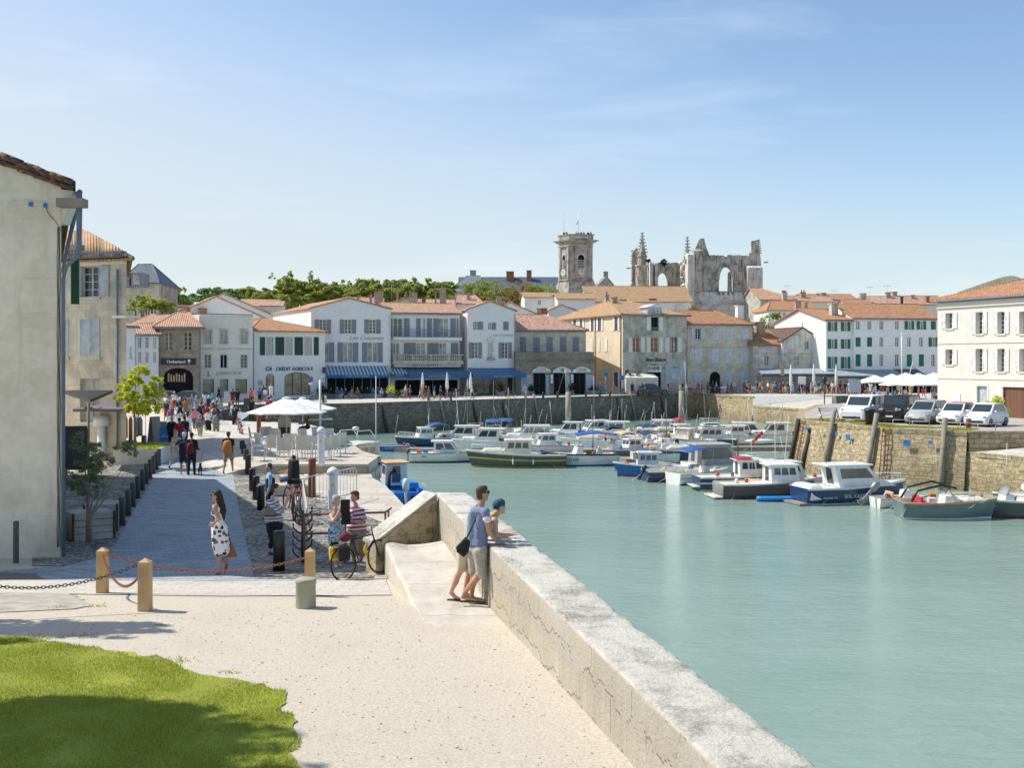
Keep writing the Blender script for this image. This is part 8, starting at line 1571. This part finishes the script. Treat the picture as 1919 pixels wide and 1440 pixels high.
board(311,840,.62,1.15,'blue_paint','bright blue A-frame sign on the pavement',tx='Olive');board(303,822,.6,1.0,'gunmetal','dark chalk menu board beside the blue sign');board(290,836,.7,1.6,'timber_grey','tall leaning grey menu panel beside the small tree',rz=1.2);board(426,756,.7,1.3,'shutter_pale','pale A-frame board before the cream shop');board(722,745,.9,1.1,'gunmetal','chalkboard at the edge of the striped awning');board(463,764,.6,.9,'gunmetal','dark tilted board near the street corner')
parasol('large grey shop parasol over the clothes rails',tuple(gp(204,862,0)),3.4,2.75,'parasol_mauve',.3,4,'gunmetal');p=gp(203,862,0);t=thing('clothes_rail','clothes rail with hanging red top and scarves under the grey parasol','clothes rail',p);m=MB();m.tube([p+V((-.2,0,0)),p+V((-.2,0,2.05)),p+V((1.75,0,2.05)),p+V((1.75,0,0))],.018,5);m.build('rail','steel',t)
for i,(dx,w,h,mt)in enumerate(((.05,.44,.75,'cloth maroon'),(.62,.1,1.1,'cloth purple'),(.85,.1,1.0,'cloth denim'),(1.05,.16,1.2,'cloth orange'),(1.3,.18,.95,'cloth beige'),(1.5,.2,.9,'cloth grey'))):m=MB();m.loft([[(p.x+dx-w*k/2,p.y-.05,p.z+z),(p.x+dx+w*k/2,p.y-.05,p.z+z),(p.x+dx+w*k/2,p.y+.05,p.z+z),(p.x+dx-w*k/2,p.y+.05,p.z+z)]for z,k in((2.02-h,1),(1.85,1.0),(1.92,.8),(2.02,.3))],0);m.build('garment',mt,t)
t=thing('shop_awning','black sloping shop awning with glazed screen at the corner of the stone house','awning',pt(145,745,46));a,b,c_=pt(118,738,46),pt(169,755,43.5),pt(140,736,50);m=MB();P=[a,b,b+V((-.2,3,.3)),c_];m.loft([P,[q+V((0,0,.12))for q in P]],0,False);m.build('canopy','black_paint',t)
m=MB();q=pt(166,755,43.6);m.tube([q,(q.x,q.y,0)],.05,6);m.build('leg','timber_grey',t);m=MB();q2=pt(122,780,43.6);m.box(((q.x+q2.x)/2,q.y,1.1),(abs(q.x-q2.x),.03,1.8));m.build('screen','glass_dark',t)
m=MB();p=gp(256,862,0)
for x in(-.35,.35):m.tube([(p.x+x*1.6+.3*math.cos(a_),p.y,.32+.3*math.sin(a_))for a_ in[6.283*k/14 for k in range(14)]],.06,6,closed=True)
m.bev((p.x,p.y,.62),(.9,.3,.35),.1);m.bev((p.x+.35,p.y,.95),(.15,.4,.4),.05);m.bev((p.x-.25,p.y,.85),(.5,.26,.12),.04);solo('motor_scooter','black motor scooter parked by the cream planter','scooter',m,'black_paint',p)
for i,(x,y)in enumerate(((418,796),(428,792))):p=gp(x,y,0);m=MB();m.lathe([(.3,0),(.34,.9),(.36,.95),(.36,1.0),(.3,1.08),(.02,1.1)],p,10);solo('wheelie_bin',['dark street bin left of the rusty post','dark street bin touching the rusty post'][i],'bin',m,'gunmetal',p)
#far quay furniture
m=MB();p=gp(582,751,0);t=thing('no_parking_sign','round blue and red no-parking sign on a pole outside the bank','road sign',p);m.tube([p,p+V((0,0,3.3))],.035,6);m.build('pole','steel',t)
for z,r,mt in((3.2,.34,'galv'),(2.45,.34,'red_paint')):m=MB();m.loft([[(p.x+r*math.cos(a),p.y+e,z+r*math.sin(a))for a in[6.283*k/16 for k in range(16)]]for e in(-.06,-.04)],0,False);m.build('disc',mt,t)
m=MB();m.loft([[(p.x+.25*math.cos(a),p.y+e,2.45+.25*math.sin(a))for a in[6.283*k/16 for k in range(16)]]for e in(-.09,-.07)],0,False);m.build('disc_face','sign_blue',t);m=MB();m.box((p.x,p.y-.06,1.95),(.5,.03,.25));m.build('plate','white_paint',t)
for i,x in enumerate((606,610,803,845,985,1018,1045,1098,1124,1143,1195,1215)):
 k=108+(x-606)*.055+3;D=115+34*max(0,((x-XC)/F*120+17.8))/41.6*.82+1.5;p=V(((x-XC)/F*D,D,0));m=MB();m.lathe([(.14,0),(.14,.75),(.1,.8),(.02,.82)],p,8);solo('bollard',['short dark bollard at the left end of the far quay','pale stone bollard beside the left-end dark one','dark quay-edge bollard left of the hotel door','dark quay-edge bollard below the plain awning','reddish quay-edge bollard before the arcade','dark quay-edge bollard at the first arch','dark quay-edge bollard at the second arch','dark quay-edge bollard at the arcade end','dark quay-edge bollard by the lavender','reddish quay-edge bollard by the direction sign','dark quay-edge bollard left of the grey car','dark quay-edge bollard at the grey car wheel'][i],'bollard',m,'rust'if i in(4,9)else('stone_white'if i==1 else 'timber_dark'),p,'bollards on the far quay edge')
for i,(x,y0,y1,D)in enumerate(((792,698,737,133),(838,698,736,134),(882,698,736,135),(1482,683,722,147),(1525,682,722,147),(1567,682,722,147))):
 p=pt(x,y1,D);p.z=0;h=CZ+(YH-y0)/F*D;t=thing('closed_parasol',['folded pale parasol at the hotel door','folded pale parasol in front of the hotel terrace','folded pale parasol at the right of the hotel terrace','folded tall parasol below the old stone gable','folded tall parasol in the middle of the cafes','folded tall parasol before the green shutters'][i],'parasol',p,0,'folded cafe parasols');m=MB();m.lathe([(.05,0),(.05,1.)],p,6);m.build('pole','rail_white',t);m=MB();m.lathe([(.12,1.0),(.21,1.25),(.19,h*.6),(.12,h*.85),(.03,h)],p,10);m.build('canopy','parasol',t)
for i,(x,y,D,w,h)in enumerate(((1640,722,128,5.5,2.9),(1672,718,131,5.2,3.0),(1698,715,127,5.5,3.2),(1722,716,122,6.0,3.2),(1752,712,120,6.,3.3),(1690,722,118,5.4,2.8),(1735,722,114,6.,2.9))):parasol(['leftmost low white cafe parasol at the right of the harbour','second white cafe parasol from the left','white cafe parasol behind the pickup','large white cafe parasol beside the cream house','white cafe parasol cut by the cream house','front white cafe parasol above the black jeep','front white cafe parasol nearest the cream house'][i],((x-XC)/F*D,D,0),w,h,drop=.8,n=4)
for i,(x,D)in enumerate(((1340,149),(1352,149),(1412,149),(1650,125))):
 p=V(((x-XC)/F*D,D,0));t=thing('park_bench',['white slatted bench on the far quay, left one','white slatted bench beside the left one','white slatted bench near the green-shirted person','bench below the white cafe parasols'][i],'bench',p)
 for z,y in((.46,0),(.75,.25),(.92,.28)):m=MB();m.box((p.x,p.y+y,z),(1.7,.35 if z<.5 else .04,.05 if z<.5 else .14));m.build('slat','white_paint',t)
 for s in(-.7,.7):m=MB();m.tube([(p.x+s,p.y-.2,0),(p.x+s,p.y,.45),(p.x+s,p.y+.28,.95)],.03,5);m.tube([(p.x+s,p.y+.25,0),(p.x+s,p.y,.45)],.03,5);m.build('leg','frame_dark',t)
def panel_sign(x,y0,y1,w,D,lab,mat='white_paint',z=0,foot=None,post='galv'):
 p=pt(x,y1,D);p.z=z;zt,zb=CZ+(YH-y0)/F*D,CZ+(YH-y1)/F*D;t=thing('notice_board',lab,'notice board',p);m=MB();m.bev((p.x,p.y,(zt+zb)/2),(w,.08,zt-zb),.02);m.build('panel',mat,t)
 for s in((-.3,.3)if w>1 else(0,)):m=MB();m.tube([(p.x+s*w,p.y+.08,z),(p.x+s*w,p.y+.08,zt)],.04,5);m.build('post',post,t)
panel_sign(1602,711,736,1.25,112,'back of a large white notice board beside the pickup','shutter_pale',-.2);panel_sign(1503,706,722,1.0,146,'white menu board among the crowd outside the cafes');panel_sign(1466,680,704,.5,148,'tall brown direction sign over the crowd','stone_brown',post='rust');panel_sign(1135,697,706,.6,145,'round-cornered blue road sign by the lavender','sign_blue');panel_sign(1166,704,712,.6,145,'small blue parking sign at the corner house','sign_blue');panel_sign(1263,700,710,.55,146,'small pale green sign on a thin post before the blue hoarding','galv')
p=V(((1690-XC)/F*135,135,0));m=MB();m.tube([p,p+V((0,0,8.0))],.06,6);m.ell(p+V((0,0,8.0)),(.15,.15,.12),8,5);m.tube([p+V((.2,0,0)),p+V((1.4,0,4.5))],.04,5);solo('lamp_mast','tall white lamp mast in front of the green shuttered house','lamp post',m,'rail_white',p)
p=V(((1545-XC)/F*118,118,-1));m=MB();m.tube([p,p+V((0,0,3.2))],.06,6);m.lathe([(.05,3.1),(.25,3.3),(.3,3.7),(.05,3.9)],p,8);solo('street_lamp','slim dark street lamp on the far slipway','lamp post',m,'frame_dark',p)
p=V(((1200-XC)/F*146.5,146.5,0));t=thing('market_tent','boxy cream canvas tent in front of the corner stone house','tent',p);m=MB();m.loft([[(p.x-2.1,p.y-1.2,0),(p.x+2.3,p.y-1.2,0),(p.x+2.3,p.y+1.2,0),(p.x-2.1,p.y+1.2,0)],[(p.x-2.1,p.y-1.2,2.3),(p.x+2.3,p.y-1.2,2.3),(p.x+2.3,p.y+1.2,2.3),(p.x-2.1,p.y+1.2,2.3)],[(p.x-1.9,p.y-.2,2.85),(p.x+1.7,p.y-.2,2.8),(p.x+1.7,p.y+.2,2.8),(p.x-1.9,p.y+.2,2.85)]],0,False);m.build('cover','tent',t)
def pot(x,D,w,h,lab,mat='trim_slateblue',lm='leaf_dark',n=400):
 p=V(((x-XC)/F*D,D,0));t=thing('planter',lab,'planter',p);m=MB();m.bev((p.x,p.y,.3),(w,.6,.6),.03);m.build('box',mat,t);rq=random.Random(int(x));m=MB()
 for k in range(n):q=p+V((rq.gauss(0,w*.28),rq.gauss(0,.22),.65+abs(rq.gauss(0,h*.35))));a=V((rq.gauss(0,1),rq.gauss(0,1),rq.gauss(0,1))).normalized()*.13;b=V((rq.gauss(0,1),rq.gauss(0,1),rq.gauss(0,1))).normalized()*.07;m.face([q-a,q+b,q+a,q-b])
 m.build('foliage',lm,t,merge=False,fixn=False)
for x,w,h,lab,lm in((605,1.1,1.5,'planter with a bushy shrub at the bank corner','leaf_dark'),(622,1.4,.5,'long planter at the left of the striped awning','leaf_dark'),(685,1.6,.6,'long planter in the middle of the cafe terrace','leaf_dark'),(733,.8,1.1,'planter with a yellow-green bush beside the chalkboard','leaf_lime'),(757,.8,.6,'planter left of the hotel door','leaf_far'),(846,1.5,.6,'long grey planter before the hotel terrace','leaf_dark'),(884,1.2,.4,'low planter under the last folded parasol','leaf_dark'),(938,1.0,1.9,'dark planted pot with a round bush at the right awning','leaf_dark'),(996,.8,.9,'tub with a small round bush before the first arch','leaf_dark'),(1071,.7,1.2,'tub with a leafy bush between the last arches','leaf_dark'),(1112,1.0,.6,'dark box planter at the arcade corner','leaf_dark'),(1127,1.6,1.4,'mass of pale blue-violet flowers beside the arcade','lavender')):pot(x,130.5+max(0,x-700)*.034,w,h,lab,lm=lm)
#piles, timber fenders, ladders, plaques
for x,y0,D,lab in((1065,735,104,'tall weathered timber pile rising from the middle of the pontoon'),(1277,733,108,'tall weathered timber pile by the corner of the sunlit wall')):
 p=V(((x-XC)/F*D,D,-4));zt=CZ+(YH-y0)/F*D;t=thing('mooring_pile',lab,'pile',p);m=MB();m.lathe([(.3,0),(.29,2.2)],p,10);m.build('weedy_foot','seaweed',t);m=MB();m.lathe([(.28,2.2),(.26,zt+4),(.02,zt+4.02)],p,10);m.build('shaft','pile',t)
for i,(x,w)in enumerate(((719,'thick dark'),(828,'grey-topped'),(889,'dark leaning'),(944,'wide black'),(1004,'slim grey'),(1158,'dark short'),(1184,'grey leaning'),(1221,'thin grey'),(1240,'stubby black'))):
 X=(x-XC)/F;k=34/41.6;D=(115+17.8*k)/(1-X*k);p=V((X*D,D,0));d=V((.63,-.77,0));m=MB();hi=.5 if 'grey'in w else-.25;m.tube([p+d*.12+V((-.35,0,hi)),p+d*.62+V((.25,0,-3.9))],.17 if 'thin'not in w else .08,6);solo('timber_fender',f'{w} timber fender on the far wall, {["below the striped awning", "left of the folded parasols", "under the plain blue awning", "below the narrow hotel wing", "below the arcade", "below the beige side wall", "below the tent", "below the grey car", "near the tall right pile"][i]}','fender post',m,'timber_grey'if 'grey'in w else 'timber_dark',p)
def rwall(x):X=(x-XC)/F;a,b=(V((21,78.6)),V((24,68.8)))if x<1657 else(V((24,68.8)),V((28,65.6)));d=b-a;s=(X*a.y-a.x)/(d.x-X*d.y);q=a+d*s;n=V((d.y,-d.x)).normalized();return V((q.x,q.y,.3)),V((n.x,n.y,0))*(1 if n.x<0 else-1)
for x,hi,mt,lab in((1499,.1,'timber_dark','leaning timber fender at the left end of the car park wall'),(1566,.9,'timber_grey','leaning timber fender left of the black bin'),(1646,.95,'timber_grey','tall leaning timber fender below the black jeep'),(1772,.8,'timber_grey','tall leaning timber fender below the red-roofed car'),(1522,-.5,'timber_dark','rotten dark fender between the ladder and the plaques')):p,n=rwall(x);m=MB();m.tube([p+n*.1+V((0,0,hi)),p+n*1.1+V((0,0,-4.2))],.17,6);solo('timber_fender',lab,'fender post',m,mt,p)
for x,lab in((1508,'rusty ladder at the left end of the car park wall'),(1662,'iron ladder set in the wall below the silver car')):
 p,n=rwall(x);s=V((n.y,-n.x,0))*.22;t=thing('quay_ladder',lab,'ladder',p);m=MB();a,b=p+n*.12,p+n*1.05+V((0,0,-4.1));m.tube([a+s,b+s],.035,5);m.tube([a-s,b-s],.035,5);m.build('stringers','rust',t);m=MB()
 for k in range(13):q=a.lerp(b,(k+.5)/13);m.tube([q+s,q-s],.02,4)
 m.build('rungs','rust',t)
for x,z,r,lab in((1521,-.45,.3,'leftmost'),(1548,-.5,.22,'second'),(1577,-.55,.25,'third'),(1600,-.7,.42,'large middle'),(1704,-.75,.42,'large right-hand'),(1748,-.65,.25,'rightmost')):p,n=rwall(x);q=p+n*(.3-z*.22)+V((0,0,z-.1));m=MB();m.box(q,(r,.05,r*.9),0,math.atan2(n.x,-n.y));solo('mooring_plaque',f'{lab} blue painted mooring plaque on the tan wall','plaque',m,'sign_blue'if r>.24 else 'shutter_blue',q)
#cars
def car(lab,body,L=3.6,W=1.62,H=1.48,hood=.28,hz=.62,ws=.22,rs=.12,roof=None,boxy=0,name='parked_car',cat='car',plate=True,bump='gel_dark'):
 t=thing(name,lab,cat);gc=.16;m=MB();xf,xr=L/2,-L/2;xh=xf-L*hood;zb=H*hz;n=13
 def sec(x,zt,wt,w=W,lo=gc):return[(x,-w/2*.93,lo),(x,-w/2,lo+.2),(x,-w/2,zt*.8),(x,-w/2*wt,zt),(x,w/2*wt,zt),(x,w/2,zt*.8),(x,w/2,lo+.2),(x,w/2*.93,lo)]
 fz=zb*(.78 if not boxy else .93)
 m.loft([sec(xf,fz*.72,.9,W*.86,.25),sec(xf-.08,fz*.9,.88,W*.95),sec(xf-.3,fz*1.02,.88),sec(xh,zb,.9),sec(xh-.5,zb,.94),sec(0,zb,.95),sec(xr+.35,zb,.94),sec(xr+.08,zb*.97,.9,W*.97),sec(xr,zb*.8,.9,W*.9,.3)],0,not boxy);m.build('body',body,t)
 x0,x1,x2,x3=xh+.05,xh-L*ws,xr+.12+L*rs,xr+.1;k=.8+.1*bool(boxy)
 A=[V((x0,-W*.45,zb-.02)),V((x3,-W*.45,zb-.02)),V((x3,W*.45,zb-.02)),V((x0,W*.45,zb-.02))];B=[V((x1,-W/2*k,H)),V((x2,-W/2*k,H)),V((x2,W/2*k,H)),V((x1,W/2*k,H))]
 m=MB();m.loft([A,B],0,False);g=m.build('cabin',body,t);m=MB();C=[(B[j]-V(((x1+x2)/2,0,H)))*.9+V(((x1+x2)/2,0,H+.045))for j in range(4)];m.loft([[b_+V((0,0,.003))for b_ in B],C],0,True);m.build('roof',roof or body,t)
 def pane(a,b_,u0,u1,nm):m=MB();P=lambda u,v:A[a].lerp(A[b_],u).lerp(B[a].lerp(B[b_],u),v);nn=(A[b_]-A[a]).cross(B[a]-A[a]).normalized()*(.012 if a<b_ or a==3 else .012);q=[P(u0,.12),P(u1,.12),P(u1,.92),P(u0,.92)];m.loft([[p-nn for p in q],[p+nn for p in q]],0,False);m.build(nm,'glass_car',t)
 pane(3,0,.06,.94,'windscreen');pane(1,2,.08,.92,'rear_window')
 for a,b_ in((0,1),(2,3)):
  for u0,u1 in((.08,.5),(.54,.92)):pane(a,b_,u0,u1,'side_window')
 for x in(xf-.62,xr+.62):
  for s in(-1,1):
   r=.3*(1+.2*bool(boxy));m=MB();P=lambda rr,y:[(x+rr*math.cos(a),s*y,r+rr*math.sin(a))for a in[6.283*k_/18 for k_ in range(18)]];m.loft([P(r*.7,W/2+.012),P(r*.95,W/2+.012),P(r,W/2-.03),P(r,W/2-.2)],0);w=m.build('wheel','rubber',t);m=MB();m.loft([P(r*.66,W/2+.01),P(r*.6,W/2+.022),P(r*.15,W/2-.0)],0);m.build('rim','steel',w)
 for s in(-1,1):m=MB();m.ell((xf-.14,s*W*.36,fz*.86),(.12,.15,.09),8,6);m.build('headlight','glass_pale',t);m=MB();m.ell((xh-.25,s*(W/2+.1),zb+.08),(.07,.1,.07),8,5);m.build('wing_mirror',body,t)
 m=MB();m.bev((xf-.02,0,.33),(.1,W*.7,.14),.03);m.build('grille',bump,t);m=MB();m.box((xf+.04,0,.47),(.02,.5,.11));m.build('number_plate','white_paint',t);return t
zc=.3
def cput(t,x,y,rz):p=gp(x,y,zc);return place(t,p+V((0,.9,0)),rz)
t=car('white pickup truck parked at the left end of the car row','white_paint',4.9,1.9,1.8,.24,.6,.14,.02,name='pickup_truck',cat='pickup',boxy=1);cput(t,1626,790,math.radians(232))
t=car('black boxy off-road car beside the white pickup','black_paint',4.2,1.85,1.85,.3,.62,.04,.0,boxy=1);cput(t,1694,792,math.radians(232))
for s in(-1,1):m=MB();m.ell((2.1,s*.5,.95),(.06,.12,.12),8,6);m.build('headlight','glass_pale',t)
t=car('silver-white family car in the middle of the parked row','gel_grey',4.1,1.72,1.55,.22,.6,.2,.06);cput(t,1747,795,math.radians(228))
for nm in('cabin','body'):pass
t=car('small white car with a red fabric roof','white_paint',3.5,1.62,1.46,.24,.62,.18,.14,'red_paint');cput(t,1804,797,math.radians(226))
t=car('small white hatchback at the right end of the parked row','white_paint',3.5,1.62,1.48,.24,.62,.18,.14);cput(t,1860,800,math.radians(222))
t=car('grey saloon car driving past the corner stone house','gunmetal',4.5,1.75,1.45,.26,.62,.16,.22);place(t,V(((1220-XC)/F*144,144,0)),.12)
t=car('blue-grey car parked before the shoe shop arch','steel',4.3,1.7,1.45,.26,.62,.16,.2);place(t,V(((318-XC)/F*112,112,0)),.15);t=car('dark green car half hidden right of the shop arch','gel_teal',4.3,1.7,1.4,.26,.62,.16,.2);place(t,V(((362-XC)/F*113,113,0)),.1)
for i,x in enumerate((1685,1722,1775,1812,1845)):p=gp(x+4,799+i*2.2,zc);m=MB();m.tube([p+V((-.55,0,0)),p+V((-.55,0,.42)),p+V((.55,0,.42)),p+V((.55,0,0))],.03,6);solo('hoop_rail',['low hoop rail before the black jeep wheel','low hoop rail before the silver car nose','low hoop rail before the red-roofed car','low hoop rail left of the brown stump','low hoop rail before the last white car'][i],'hoop rail',m,'galv',p,'hoop rails in front of the parked cars')
p=gp(1631,798,zc);m=MB();m.lathe([(.32,0),(.37,.95),(.4,.98),(.4,1.06),(.3,1.12),(.02,1.13)],p,14);solo('street_bin','tall black bin in front of the white pickup','bin',m,'black_paint',p);p=gp(1815,803,zc);m=MB();m.lathe([(.16,0),(.16,.62),(.02,.64)],p,10);solo('wooden_stump','short brown stump before the red-roofed car','post',m,'rust',p)
t=copytree([o for o in COL.objects if o.name=='park_bench'][0],'white bench on the grass at the left end of the car park');place(t,gp(1555,790,.3),.3)
